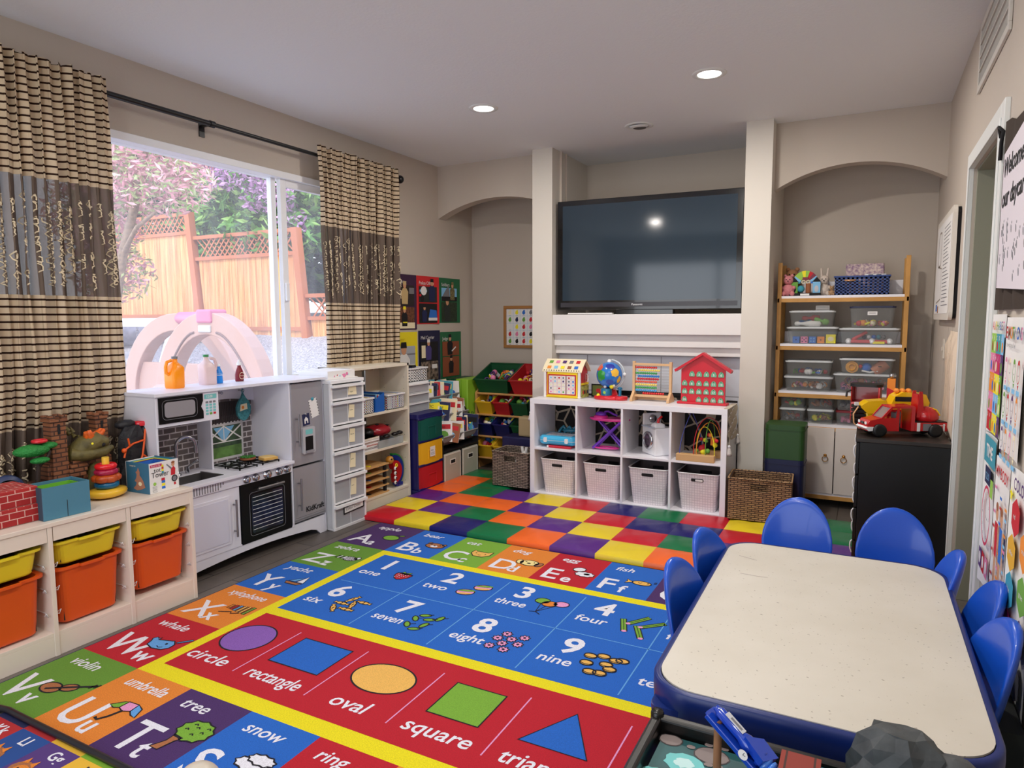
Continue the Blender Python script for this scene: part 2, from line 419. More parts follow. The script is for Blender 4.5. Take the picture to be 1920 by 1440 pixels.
for x, y in ((-.84, 2.05), (-2.25, .64), (-.84, .64)):
    ld = bpy.data.lights.new('lamp', 'AREA'); ld.shape = 'DISK'; ld.size = .12; ld.energy = LAMP_W*(1.2 if x > -1 else .7); ld.color = (1, .935, .86)
    lo = bpy.data.objects.new('lamp', ld); COL.objects.link(lo); lo.location = (x, y, CZ-.012)
    g = G(); g.lathe([(.0001,-.0035), (.064,-.0035), (.066,-.006), (.092,-.004), (.094,0)], lampem, 24, cap=(False, False))
    solo('recessed_ceiling_light', g, 'round lit downlight in the ceiling behind the viewer, out of the frame', 'ceiling light', 'recessed ceiling lights', loc=(x, y, CZ))
t = thing('ceiling_eyeball_light', 'unlit white eyeball ceiling fixture near the television niche', 'ceiling light', (-1.492, 4.79, CZ))
g = G(); g.lathe([(.070,-.004), (.088,-.007), (.098,-.003), (.1,0)], trimw, 32, cap=(False, False)); obj('trim_ring', g, t)
g = G(); g.lathe([(.001,-.010), (.05,-.014), (.066,-.006), (.07,-.001)], trimw, 28, X=T(rx=.12), cap=(False, False)); g.lathe([(.001,-.0185), (.045,-.0185)], M('vent_dark', (90,86,82), .8), 24, X=T(x=.006, z=.003), cap=(False, False)); obj('eyeball', g, t)
# air vent, right wall
t = thing('wall_air_vent', 'white louvred return air vent high on the right wall', 'air vent', (RX, 3.435, 2.385))
g = G(); vw = M('vent_white', (205,200,192), .5); h = .24
L = .40
g.box(-.012, -.001, -L, L, 0, .03, vw); g.box(-.012, -.001, -L, L, h-.0+.03, h+.06, vw); g.box(-.012, -.001, L-.03, L, .03, h+.03, vw); g.box(-.012, -.001, -L, -L+.03, .03, h+.03, vw)
obj('frame', g, t, bevel=.002)
g = G(); g.box(-.003, -.001, -L+.03, L-.03, .03, h+.03, M('vent_shadow', (70,62,56), .9)); obj('backing', g, t)
g = G()
for i in range(52): y = -L+.04+i*(2*L-.08)/51; g.box(-.006, -.003, y, y+.003, .03, h+.03, vw, None)
for k in range(1, 4): z = .03+h*k/4; g.box(-.012, -.003, -L+.03, L-.03, z-.003, z+.003, vw)
obj('grille', g, t)

# ================================================================ CURTAINS
def curtainmat():
    m = bpy.data.materials.new('curtain_fabric'); m.use_nodes = True; nt = m.node_tree; nt.nodes.remove(nt.nodes['Principled BSDF'])
    x, y, z, tc = objxyz(nt)
    fr = mnode(nt, 'FRACT', mnode(nt, 'MULTIPLY', z, 1/.0335))
    dark = mnode(nt, 'GREATER_THAN', fr, .74)
    band1 = mnode(nt, 'MULTIPLY', mnode(nt, 'LESS_THAN', z, 2.015), mnode(nt, 'GREATER_THAN', z, 1.49))
    sheer = mnode(nt, 'MAXIMUM', band1, mnode(nt, 'LESS_THAN', z, .885))
    c = mix(nt, dark, lin((206,186,158)), lin((52,36,30)))
    c = mix(nt, sheer, c, lin((112,98,88)))
    n = nt.nodes.new('ShaderNodeTexNoise'); n.inputs['Scale'].default_value = 60; nt.links.new(tc.outputs['Object'], n.inputs['Vector'])
    d = nt.nodes.new('ShaderNodeBsdfDiffuse'); nt.links.new(c, d.inputs[0])
    tl = nt.nodes.new('ShaderNodeBsdfTranslucent'); nt.links.new(c, tl.inputs[0])
    tp = nt.nodes.new('ShaderNodeBsdfTransparent')
    a = nt.nodes.new('ShaderNodeMixShader'); a.inputs[0].default_value = .12; nt.links.new(d.outputs[0], a.inputs[1]); nt.links.new(tl.outputs[0], a.inputs[2])
    b = nt.nodes.new('ShaderNodeMixShader'); nt.links.new(mnode(nt, 'MULTIPLY', sheer, .05), b.inputs[0]); nt.links.new(a.outputs[0], b.inputs[1]); nt.links.new(tp.outputs[0], b.inputs[2])
    nt.links.new(b.outputs[0], nt.nodes['Material Output'].inputs[0]); return m
curt = curtainmat(); lace = M('lace_thread', (222,206,174), .8)
def curtain(name, y0, y1, nf, label, zb, flare=0.0, seed=1):
    rnd = random.Random(seed)
    ph = [rnd.uniform(-.5, .5) for _ in range(nf+2)]; am = [rnd.uniform(.5, 1.15) for _ in range(nf+2)]
    def surf(u, z):
        s = u*nf; k = int(s) % (nf+1)
        t = (CZ-z)/2
        w = math.sin(2*PI*s + .5*math.sin(3*s) + ph[k]*.2*math.sin(PI*(s % 1)))
        A = .030*am[k]*(.75+.3*t)
        yy = y0+(y1-y0)*u + .012*math.sin(5*s+z*2)*t + .010*math.sin(2*PI*s*2)
        yy += flare*t*(u-.5)
        return Vector((-3.337+A*w+.006*math.sin(9*z+s*4), yy, z))
    surf0 = surf
    def surf(u, z):
        q = surf0(u, z); k = min(1, max(0, (1.15-z)/.5)); q.x -= .052*k*k*(3-2*k); return q
    g = G(); NU = nf*12; NZ = 46; zt = 2.545
    vs = [surf(i/NU, zt+.006*math.sin(i*.7)*(j == 0)+(zb-zt)*j/NZ) for j in range(NZ+1) for i in range(NU+1)]
    fs = [(j*(NU+1)+i, (j+1)*(NU+1)+i, (j+1)*(NU+1)+i+1, j*(NU+1)+i+1) for j in range(NZ) for i in range(NU)]
    g.add(vs, fs, curt, smooth=True)
    # embroidered scroll motifs in the sheer bands
    def stroke(u, z, pts, w):
        P = []
        for (a, b) in pts:
            q = surf(u+a*.62/(y1-y0), z+b); P.append(q+Vector((.006, 0, 0)))
        n = len(P); L = []; R = []
        for i in range(n):
            t = P[min(i+1, n-1)]-P[max(i-1, 0)]; nr = Vector((0, -t.z, t.y)); nr = nr.normalized() if nr.length > 1e-9 else Vector((0,1,0))
            L.append(P[i]+nr*w/2); R.append(P[i]-nr*w/2)
        g.add(L+R, [(i, n+i, n+i+1, i+1) for i in range(n-1)], lace)
    def curl(cx, cz, r, s=1, turns=1.35, a0=0):
        return [(cx+s*r*(1-.62*k/12)*math.cos(a0+2*PI*turns*k/12), cz+r*(1-.62*k/12)*math.sin(a0+2*PI*turns*k/12)) for k in range(13)]
    bands = [(1.52, 1.985)] + ([(.3, .86)] if zb < .6 else [])
    for z0, z1 in bands:
        nmot = nf
        for i in range(nmot):
            u = (i+.27)/nmot
            dense = (int(u*nf/3) % 2 == 0)
            zz = z1-.05-rnd.uniform(0, .05)
            while zz > z0+.05:
                r = rnd.uniform(.018, .026)
                stroke(u, zz, curl(0, 0, r, rnd.choice((-1, 1)), 1.3, rnd.uniform(0, 6)), .0065)
                if dense: stroke(u, zz, [(.018*math.sin(k*.8), -.05*k/8) for k in range(9)], .006); stroke(u, zz, curl(.012, -.028, .013, 1, 1.0), .006)
                else: stroke(u, zz, [(.014*math.sin(k*.8+1), -.06*k/8) for k in range(9)], .006)
                zz -= rnd.uniform(.055, .075) if dense else rnd.uniform(.085, .15)
    return solo(name, g, label, 'curtain')
curtain('window_curtain', 1.22, 2.125, 19, 'striped cream and brown curtain with lace bands covering the near end of the window', .14, .03, 3)
curtain('window_curtain', 3.56, 4.46, 18, 'striped cream and brown curtain with lace band beside the wall posters', .99, -.10, 5)
t = thing('curtain_rod', 'black metal curtain rod above the window', 'curtain rod', (-3.372, 2.8, 2.487))
g = G(); g.cyl((0, -1.65, 0), (0, -.04, 0), .0155, BLACK, n=14); g.cyl((0, -.05, 0), (0, 1.69, 0), .012, BLACK, n=14); g.cyl((0, -.06, 0), (0, -.03, 0), .019, BLACK, n=14); obj('pole', g, t)
g = G(); g.box(-.09, 0, -.052, -.036, -.006, .006, BLACK); g.box(-.092, -.086, -.062, -.026, -.06, .015, BLACK); g.lathe([(.016,-.006), (.016,.006)], BLACK, 12, X=T(y=-.044, rx=PI/2)); obj('bracket', g, t)
g = G(); g.sph((0, 1.72, 0), .032, BLACK); obj('finial', g, t)
# ================================================================ YARD OUTSIDE THE WINDOW
gravel = M('gravel', (176,168,164), .9, noise=.5, nscale=40, bump=.8, bscale=50)
g = G()
vs = []; NX, NY = 16, 14
for j in range(NY+1):
    for i in range(NX+1):
        x = -16+(12.3)*i/NX; y = -3+15*j/NY
        z = -.25 if y < 4 else -.25+(y-4)*.34
        z += .05*math.sin(i*2.3+j)*math.cos(j*1.7)
        vs.append((x, y, min(z, 1.5)))
g.add(vs, [(j*(NX+1)+i, j*(NX+1)+i+1, (j+1)*(NX+1)+i+1, (j+1)*(NX+1)+i) for j in range(NY) for i in range(NX)], gravel, smooth=True)
struct('ground', g)
cedar = M('cedar_boards', (222,150,92), .7); nt = cedar.node_tree
x, y, z, tc = objxyz(nt)
n1 = nt.nodes.new('ShaderNodeTexNoise'); n1.inputs['Scale'].default_value = 3; n1.inputs['Detail'].default_value = 6
mp = nt.nodes.new('ShaderNodeMapping'); mp.inputs['Scale'].default_value = (5, 1, .35); nt.links.new(tc.outputs['Object'], mp.inputs[0]); nt.links.new(mp.outputs[0], n1.inputs['Vector'])
cr = nt.nodes.new('ShaderNodeValToRGB'); cr.color_ramp.elements[0].color = lin((196,120,66)); cr.color_ramp.elements[1].color = lin((240,184,120)); cr.color_ramp.elements[0].position = .3; cr.color_ramp.elements[1].position = .7
nt.links.new(n1.outputs['Fac'], cr.inputs[0])
gap = mnode(nt, 'LESS_THAN', mnode(nt, 'FRACT', mnode(nt, 'MULTIPLY', x, 1/.14)), .05)
nt.links.new(mix(nt, gap, cr.outputs[0], lin((150,90,55))), nt.nodes['Principled BSDF'].inputs['Base Color'])
rail = M('cedar_rail', (190,112,70), .7)
LEAN = .10
OBJ = obj
def fence_panel(x0, x1, ztop, zlat, zbot, label, y=8.0):
    t = thing('fence_panel', label, 'fence', (x0, y, zbot), group='cedar fence panels')
    def obj(n, g, p):
        g.v = [Vector((q.x-LEAN*q.z, q.y, q.z)) for q in g.v]; return OBJ(n, g, p)
    w = x1-x0; H = ztop-zbot; hl = zlat-zbot
    g = G(); g.box(.05, w-.05, 0, .03, -.6, hl, cedar); obj('board_panel', g, t)
    g = G()
    for z in (H-.04, hl-.02, hl*.22): g.box(0, w, -.03, .05, z, z+.06, rail)
    obj('rail', g, t)
    g = G(); h = H-.04-hl-.04; n = int(w/.12)
    for s in (1, -1):
        for k in range(-4, n+4):
            xa = .12*k; pts = [(xa, hl+.04), (xa+s*h, H-.04)]
            # clip to the panel
            (ax, az), (bx, bz) = pts
            if max(ax, bx) > w-.02 or min(ax, bx) < .02: continue
            g.add([(ax-.018,-.006*s,az),(ax+.018,-.006*s,az),(bx+.018,-.006*s,bz),(bx-.018,-.006*s,bz),(ax-.018,-.006*s+.006,az),(ax+.018,-.006*s+.006,az),(bx+.018,-.006*s+.006,bz),(bx-.018,-.006*s+.006,bz)],
                  [(0,1,2,3),(7,6,5,4),(0,4,5,1),(1,5,6,2),(2,6,7,3),(3,7,4,0)], rail)
    obj('lattice', g, t)
    g = G(); g.box(w-.06, w+.06, -.06, .06, -.6, H+.02, rail); obj('post', g, t)
fence_panel(-13.4, -10.25, 3.20, 2.86, 1.0, 'orange cedar fence panel with lattice top beyond the maple trunk')
fence_panel(-10.17, -7.80, 2.78, 2.40, .85, 'lower orange cedar fence panel with lattice top under the flowering shrub')
fence_panel(-7.70, -5.6, 1.75, 1.38, .55, 'lowest cedar fence panel seen behind the window sash')
bark = M('bark', (150,126,104), .9, noise=.3, nscale=20, bump=.5, bscale=30)
def leaves(g, c, rad, n, size, mats, rnd, droop=0.0, long=1.0):
    for _ in range(n):
        while True:
            d = Vector((rnd.uniform(-1, 1), rnd.uniform(-1, 1), rnd.uniform(-1, 1)))
            if .25 < d.length < 1: break
        p = Vector(c)+Vector((d.x*rad[0], d.y*rad[1], d.z*rad[2]))
        s = size*rnd.uniform(.6, 1.3)
        Q = Matrix.Translation(p) @ Euler((rnd.uniform(0, 6), rnd.uniform(0, 6), rnd.uniform(0, 6))).to_matrix().to_4x4()
        g.add([(0, -s*long, 0), (s*.35, -s*.2, s*.08), (0, s*long, 0), (-s*.35, -s*.2, s*.08)], [(0,1,2,3)], rnd.choice(mats), Q)
lf = lambda n, c: M(n, c, .6)
gl = [lf('leaf_green', (98,150,62)), lf('leaf_green_light', (150,190,92)), lf('leaf_green_dark', (54,92,44))]
pk = [lf('leaf_pink', (222,170,168)), lf('leaf_rose', (196,134,140)), lf('leaf_olive', (160,168,110))]
pu = [lf('petal_purple', (184,132,176)), lf('petal_lilac', (206,160,196)), lf('petal_plum', (136,94,128)), gl[0]]
dk = [lf('leaf_conifer', (44,66,44)), lf('leaf_conifer_mid', (74,100,62)), lf('leaf_conifer_light', (110,140,90))]
rnd = random.Random(11)
def tree(name, label, loc, trunk, crowns, cat='tree'):
    t = thing(name, label, cat, loc)
    if trunk:
        g = G()
        for pts, r0, r1 in trunk: g.tube(pts, r0, bark, 8, rr=[r0+(r1-r0)*i/(len(pts)-1) for i in range(len(pts))])
        obj('trunk', g, t)
    g = G()
    for c, rad, n, size, mats, lg in crowns: leaves(g, c, rad, n, size, mats, rnd, long=lg)
    tag(obj('crown', g, t), 'loose clustered leaves')
    return t
tree('japanese_maple', 'pink-leaved maple tree with pale forked trunk close outside the window', (-8.65, 5.5, -.1),
     [([(0,0,0), (-.05,0,.8), (-.1,0,1.6), (.15,0,2.3), (.5,0,3.0), (.62,.1,3.7)], .09, .04), ([(-.08,0,1.5), (-.35,0,2.2), (-.5,-.1,3.0), (-.7,0,3.8)], .07, .03), ([(.15,0,2.3), (.6,-.1,2.6), (1.1,0,2.9)], .035, .015)],
     [((.2,.2,3.6), (1.4,.8,.5), 3000, .05, pk, 1.2), ((-.5,.1,2.9), (.7,.6,.7), 1600, .05, pk, 1.2), ((.9,.1,3.1), (.8,.5,.35), 1200, .045, pk, 1.2), ((-.4,.2,2.1), (.6,.5,.4), 900, .045, pk, 1.2)])
tree('flowering_shrub', 'tall green shrub with purple blossoms spilling over the fence', (-9.6, 8.75, 1.0),
     [([(0,.3,0), (.1,.2,1), (0,.1,2.2)], .08, .04)],
     [((.2,0,2.3), (1.9,.6,1.0), 3600, .10, gl, 1.3), ((.6,-.5,1.75), (1.1,.3,.45), 700, .12, gl, 1.3),
      ((-1.0,-.55,3.05), (.75,.25,.28), 520, .07, pu, .9), ((.1,-.65,2.75), (.8,.2,.25), 520, .07, pu, .9), ((.95,-.7,2.35), (.55,.2,.28), 420, .07, pu, .9), ((1.4,-.6,2.85), (.4,.2,.3), 260, .07, pu, .9), ((1.35,-.6,1.9), (.3,.2,.35), 160, .07, pu, .9)], 'shrub')
tree('conifer_tree', 'dark conifer standing behind the fence', (-12.2, 10.2, .8),
     [([(0,0,0), (0,0,2), (.1,0,4.4)], .16, .08)],
     [((.6,0,3.9), (3.4,.9,2.4), 5200, .22, dk+gl, 1.3), ((3.4,.2,3.2), (3.0,.8,2.4), 3600, .22, dk+gl, 1.3), ((-3.0,.2,3.0), (2.6,.8,2.4), 2600, .22, dk+pk, 1.3)])
tree('conifer_tree', 'dark hedge tree glimpsed through the right window sash', (-5.9, 9.0, .3), [([(0,0,0), (0,0,1.5)], .1, .06)], [((0,0,1.6), (1.4,.6,1.4), 1600, .14, dk, 1.3)])
g = G()
for c, r in (((-9.95, 7.6, 1.1), .18), ((-7.9, 6.6, .7), .2), ((-8.4, 7.2, .85), .14), ((-7.3, 5.7, .25), .16)):
    gg = G(); leaves(gg, (0,0,.1), (r, r, r*.6), 60, .09, gl, rnd, long=1.3)
    solo('weed_clump', gg, {0:'small green plant at the foot of the fence post', 1:'bushy green weed on the gravel slope by the sash', 2:'green weed half way up the gravel slope', 3:'low green weed seen under the tan climber arch'}[[.18,.2,.14,.16].index(r)], 'plant', 'weeds on the gravel slope', loc=c)
# tan plastic climber: two arches joined by a bar
tan = M('tan_plastic', (186,146,128), .45); rose = M('rose_plastic', (200,110,140), .45); greyp = M('grey_plastic_tab', (190,186,182), .5)
t = thing('plastic_climber', 'tan and pink plastic climber with two arches in the yard', 'play structure', (-5.85, 4.6, -.15))
def archband(g, w, h, wi, hi, y0, y1, x0=0, lean=0, mat=tan):
    o = []; i_ = []
    n = 22
    for k in range(n+1):
        a = PI*k/n; c, s = -math.cos(a), math.sin(a)
        o.append((x0+w*c+lean*s, .62+(h-.62)*s)); i_.append((x0+wi*c+lean*s, .62+(hi-.62)*s))
    o = [(x0-w*1.02, 0)]+o+[(x0+w*1.02, 0)]; i_ = [(x0-wi*1.0, 0)]+i_+[(x0+wi*1.0, 0)]; n += 2
    for k in range(n):
        P = [o[k], o[k+1], i_[k+1], i_[k]]
        vs = [(p[0], y0, p[1]) for p in P]+[(p[0], y1, p[1]) for p in P]
        g.add(vs, [(0,3,2,1), (4,5,6,7), (0,1,5,4), (2,3,7,6)], mat)
g = G(); archband(g, .82, 1.60, .62, 1.38, -.08, .08, x0=.09); tag(obj('arch', g, t, bevel=.01, weld=True), 'front tan arch')
g = G(); archband(g, 1.02, 1.60, .80, 1.40, .55, .72, x0=-1.22); g.box(-2.15, -.30, .60, .66, 0, 1.02, tan); tag(obj('arch', g, t, bevel=.01, weld=True), 'rear tan arch with its solid lower wall')
g = G(); g.cyl((.09, 0, 1.53), (-1.2, .62, 1.54), .075, rose, n=14); tag(obj('crossbar', g, t), 'pink bar joining the arch tops')
g = G(); g.box(-.02, .20, -.10, .1, 1.49, 1.625, rose); obj('bracket', g, t, bevel=.02)
g = G(); g.box(.0, .18, -.095, 0, 1.40, 1.47, greyp); tag(obj('buckle', g, t, bevel=.01), 'grey buckle plate')
for s in (-1, 1):
    g = G(); g.tube([(.09+s*(.16+.44*k/8), -.082, 1.40-.44*(k/8)**1.7) for k in range(9)], .012, M('tan_groove', (120,92,84), .7), 6); tag(obj('groove', g, t), 'dark moulded groove')
g = G(); g.box(-.1, 1.1, -.55, -.1, .75, .92, tan); g.box(-1.1, -.55, -.6, -.1, 0, .72, tan); tag(obj('slide_deck', g, t, bevel=.04), 'low tan deck')
t = thing('swing_frame', 'white swing beam with hanging chains at the left of the window view', 'swing', (-10.4, 6.6, .55))
g = G(); g.box(-1.6, 1.35, -.05, .05, .72, .85, M('white_paint', (240,240,240), .5)); g.cyl((1.3,-.5,-.6), (1.3,0,.8), .04, trimw); g.cyl((1.3,.5,-.6), (1.3,0,.8), .04, trimw); obj('beam', g, t)
for xx in (.05, .45):
    g = G()
    for k in range(14): g.torus((xx, 0, .70-.055*k), .022, .006, STEEL, 8, 4, axis='x' if k % 2 else 'y')
    obj('chain', g, t)
rk = M('boulder', (120,116,124), .9, noise=.3, nscale=9)
g = G(); g.sph((0,0,0), .55, rk, 9, 6, sx=1.8, sy=.8, sz=.45); solo('boulder', g, 'flat grey boulder at the foot of the left fence panel', 'boulder', loc=(-11.6, 7.5, 1.15))
# ================================================================ ALPHABET RUG
def pile(name, c): return M('rug_'+name, c, .95, noise=.16, nscale=260, bump=.25, bscale=400)
rR = pile('red', (182,18,38)); rB = pile('blue', (28,98,192)); rG = pile('green', (98,144,46)); rY = pile('yellow', (230,216,16)); rO = pile('orange', (222,130,44)); rP = pile('purple', (70,40,98))
rW = pile('white', (228,228,238)); rK = pile('black', (24,20,30)); rL = pile('lime', (118,168,52)); rV = pile('violet', (134,90,176)); rPk = pile('pink', (226,150,196)); rBr = pile('brown', (166,104,64)); rTan = pile('tan', (232,180,90)); rSky = pile('sky', (96,160,222)); rCr = pile('cream', (240,222,150))
g = G()
X0, X1, Y0, Y1 = -2.86, .09, 1.19, 3.55
xs = [-2.86, -2.50]+[-2.50+.3186*k for k in range(1, 7)]+[-.27, .09]
ys = [1.19, 1.58, 1.965, 2.352, 2.735, 3.122, 3.55]
g.box(X0-.006, X1+.006, Y0-.006, Y1+.006, 0, .007, M('rug_edge', (40,44,70), .9))
Z = .0075
def quad(x0, x1, y0, y1, m, z=Z): g.add([(x0,y0,z),(x1,y0,z),(x1,y1,z),(x0,y1,z)], [(0,1,2,3)], m)
top = [('A','apple',rP), ('B','bear',rB), ('C','cat',rL), ('D','dog',rO), ('E','egg',rR), ('F','fish',rB), ('G','grass',rP), ('H','hat',rL), ('I','ice',rO)]
left = [('V','violin',rG), ('W','whale',rR), ('X','xylophone',rO), ('Y','yacht',rB), ('Z','zebra',rG)]
bot = [('U','umbrella',rO), ('T','tree',rP), ('S','snow',rB), ('R','ring',rR), ('Q','queen',rO), ('P','pen',rL), ('O','orange',rP), ('N','nest',rB)]
right = [('M','moon',rG), ('L','lion',rR), ('K','kite',rO), ('J','jam',rB)]
def letter(cx0, cx1, cy0, cy1, L, word, m):
    quad(cx0, cx1, cy0, cy1, m)
    w = cx1-cx0; h = cy1-cy0; z = Z+.0006
    g.text(L, .205, rW, T(cx0+w*.10, cy0+h*.12, z), bold=.012)
    off = {'W':.62, 'U':.52}.get(L, .44)
    g.text(L.lower(), .125, rW, T(cx0+w*(off+.04), cy0+h*.10, z), bold=.02)
    g.text(word, .078, rW, T(cx0+w*.16, cy0+h*.76, z), bold=.012, shear=.2, width=w*.68)
    return cx0+w*.72, cy0+h*.47
def fill(pts, m, z): g.add([(p[0], p[1], z) for p in pts], [tuple(range(len(pts)))], m)
def line(pts, w=.006, m=rK, z=Z+.0018, closed=False): g.ribbon([(p[0], p[1], z) for p in pts], w, m, closed=closed)
def blob(pts, m, w=.006, z=Z+.0010): fill(pts, m, z); line(pts, w, z=z+.0005, closed=True)
def at(cx, cy, pts, s=1): return [(cx+a*s, cy+b*s) for a, b in pts]
DR = {}
def d_apple(x, y): blob(ell(.055,.042,20,x,y), rL); line([(x,y+.04),(x+.02,y+.065)], .006); blob(ell(.02,.008,10,x+.045,y+.058,.4), rL, .004)
def d_bear(x, y): blob(ell(.014,.014,10,x-.05,y+.03), rBr, .005); blob(ell(.014,.014,10,x+.05,y+.03), rBr, .005); blob(ell(.062,.042,20,x,y), rBr); fill(ell(.025,.016,12,x,y-.012), rW, Z+.002); fill(ell(.009,.006,8,x,y-.004), rK, Z+.0026); [fill(ell(.005,.005,8,x+a,y+.012), rK, Z+.0024) for a in (-.03,.03)]
def d_cat(x, y): blob(at(x,y,[(-.06,.05),(-.04,.035),(.035,.035),(.06,.055),(.062,0),(.03,-.04),(-.03,-.04),(-.062,0)]), rTan); [fill(ell(.005,.005,8,x+a,y+.005), rK, Z+.0024) for a in (-.03,.03)]; line([(x-.01,y-.015),(x,y-.02),(x+.01,y-.015)], .004)
def d_dog(x, y): blob(ell(.055,.04,20,x,y), rCr); blob(ell(.02,.032,14,x-.06,y,.3), rCr, .005); blob(ell(.02,.032,14,x+.06,y-.005,-.3), rBr, .005); fill(ell(.012,.008,8,x,y-.008), rK, Z+.0024); [fill(ell(.005,.005,8,x+a,y+.012), rK, Z+.0024) for a in (-.025,.025)]
def d_egg(x, y): blob(ell(.036,.028,16,x-.03,y+.035,.4), rW); blob([(x+.02+(.05+.008*(k%2))*math.cos(2*PI*k/18), y-.02+(.03+.006*(k%2))*math.sin(2*PI*k/18)) for k in range(18)], rW, .005); blob(ell(.016,.01,12,x+.03,y-.015), rTan, .004)
def d_fish(x, y): blob(ell(.05,.027,20,x+.01,y), rTan); blob(at(x,y,[(-.035,0),(-.075,.026),(-.066,0),(-.075,-.026)]), rTan, .005); fill(ell(.005,.005,8,x+.042,y+.006), rK, Z+.0026); line([(x-.01,y+.01),(x,y-.008),(x+.01,y+.01)], .004); [line(ell(.006,.005,8,x+.075,y+.02+.014*k), .003, closed=True) for k in range(2)]
def d_grass(x, y): blob([(x-.05+.1*k/12, y-.03+(.07 if k % 2 else .03)) for k in range(13)]+[(x+.05,y-.03),(x-.05,y-.03)], rL)
def d_zebra(x, y):
    blob(ell(.045,.03,18,x+.02,y), rW)
    for k in range(5): line([(x-.01+.014*k,y-.024),(x-.004+.014*k,y+.026)], .006)
    for k in range(4): line([(x-.075+.016*k,y-.018),(x-.065+.016*k,y+.02)], .009, rW if k % 2 else rK)
    blob(ell(.016,.022,10,x+.06,y+.02,-.5), rW, .005)
def d_yacht(x, y): blob(at(x,y,[(-.062,-.02),(.05,-.02),(.03,-.045),(-.045,-.045)]), rBr); blob(at(x,y,[(.005,-.012),(.05,-.012),(.02,.07)]), rW, .005); blob(at(x,y,[(-.006,-.012),(-.05,-.012),(.01,.05)]), rSky, .005)
def d_xylo(x, y):
    for k in range(6): blob([(x-.06+.024*k,y-.012-.004*k),(x-.045+.024*k,y-.012-.004*k),(x-.045+.024*k,y+.028+.004*k),(x-.06+.024*k,y+.028+.004*k)], (rO,rR,rSky,rTan,rTan,rL)[k], .005)
    line([(x-.06,y-.06),(x,y-.035),(x+.01,y-.05),(x+.045,y-.03)], .006)
def d_whale(x, y): blob(at(x,y,[(-.07,.03),(-.055,.02),(-.05,.035),(-.045,.012),(-.02,.022),(.03,.035),(.055,.015),(.06,-.015),(.04,-.04),(-.01,-.048),(-.055,-.035),(-.068,-.005),(-.082,.012)]), rSky); blob(at(x,y,[(.045,.03),(.055,.026),(.10,.075),(.088,.08)]), rSky, .005); fill(ell(.006,.006,8,x+.02,y+.002), rK, Z+.0026); line([(x-.005,y-.025),(x+.012,y-.032),(x+.028,y-.022)], .004)
def d_violin(x, y): blob([(x-.055+.05*math.cos(t)*(1 if math.cos(t) < 0 else .9), y-.03+.032*math.sin(t)) for t in (2*PI*k/16 for k in range(16))], rBr); blob(ell(.036,.024,16,x+.008,y+.0,.4), rBr); line([(x-.07,y-.045),(x+.02,y+.01),(x+.095,y+.055)], .011); line([(x+.075,y+.03),(x+.085,y+.06)], .007); line([(x+.09,y+.04),(x+.10,y+.065)], .007)
def d_umb(x, y):
    P = [(-.075,.012),(-.05,.035),(0,.048),(.05,.035),(.075,.0)]
    blob(at(x,y,[(-.078,.004),(-.045,.038),(-.03,.045),(-.03,.006),(-.05,-.004)]), rL, .005); blob(at(x,y,[(-.03,.045),(.02,.048),(.028,.008),(0,-.004),(-.03,.006)]), rPk, .005); blob(at(x,y,[(.02,.048),(.055,.035),(.078,-.01),(.05,-.006),(.028,.008)]), rSky, .005)
    line([(x,y),(x-.012,y-.045),(x-.03,y-.075),(x-.05,y-.068)], .011)
def d_tree(x, y): blob(at(x,y,[(-.05,-.085),(-.012,-.085),(.0,-.03),(.012,-.01),(-.03,-.005),(-.028,-.04)]), rBr, .005); blob([(x+.015+(.065+.009*(k % 2))*math.cos(2*PI*k/20), y+.035+(.05+.007*(k % 2))*math.sin(2*PI*k/20)) for k in range(20)], rL); [line([(x+a-.008,y+b),(x+a,y+b+.007),(x+a+.008,y+b)], .005) for a, b in ((-.02,.03),(.01,.05),(.045,.035),(.02,.015),(-.01,.06),(.05,.06))]
def d_snow(x, y):
    for cx, cy, s in ((0,0,1), (.016,.028,.8)): blob([(x+cx+(.06*s+.008*(k % 2))*math.cos(2*PI*k/18), y+cy+(.026*s+.006*(k % 2))*math.sin(2*PI*k/18)) for k in range(18)], rW, .006, Z+.001+.0008*(s < 1))
    rr = random.Random(4)
    for _ in range(42): a = x-.09+rr.uniform(0,.15); b = y-.03-rr.uniform(.02,.13); fill(ell(.0028,.0045,5,a,b), rW, Z+.001)
def d_ring(x, y): fill(ell(.045,.038,18,x,y), rK, Z+.0008); fill(ell(.028,.022,14,x,y), rR, Z+.0014); [line([(x+.04*math.cos(a),y+.034*math.sin(a)),(x+.065*math.cos(a),y+.06*math.sin(a))], .006) for a in (.4+k*.42 for k in range(6))]
def d_dot(x, y): blob(ell(.04,.035,14,x,y), rTan)
DR = dict(apple=d_apple, bear=d_bear, cat=d_cat, dog=d_dog, egg=d_egg, fish=d_fish, grass=d_grass, zebra=d_zebra, yacht=d_yacht, xylophone=d_xylo, whale=d_whale, violin=d_violin, umbrella=d_umb, tree=d_tree, snow=d_snow, ring=d_ring)
for i, (L, w, m) in enumerate(top):
    c = letter(xs[i], xs[i+1], ys[5], ys[6], L, w, m); DR.get(w, d_dot)(*c)
for j, (L, w, m) in enumerate(left):
    c = letter(xs[0], xs[1], ys[j], ys[j+1], L, w, m); DR.get(w, d_dot)(*c)
for i, (L, w, m) in enumerate(bot):
    c = letter(xs[i+1], xs[i+2], ys[0], ys[1], L, w, m); DR.get(w, d_dot)(*c)
for j, (L, w, m) in enumerate(right):
    c = letter(xs[8], xs[9], ys[j+1], ys[j+2], L, w, m); DR.get(w, d_dot)(*c)
quad(-2.50, -.27, 1.58, 3.122, rY)
quad(-2.445, -.335, 2.245, 3.062, rB, Z+.0004); quad(-2.445, -.335, 1.655, 2.180, rR, Z+.0004)
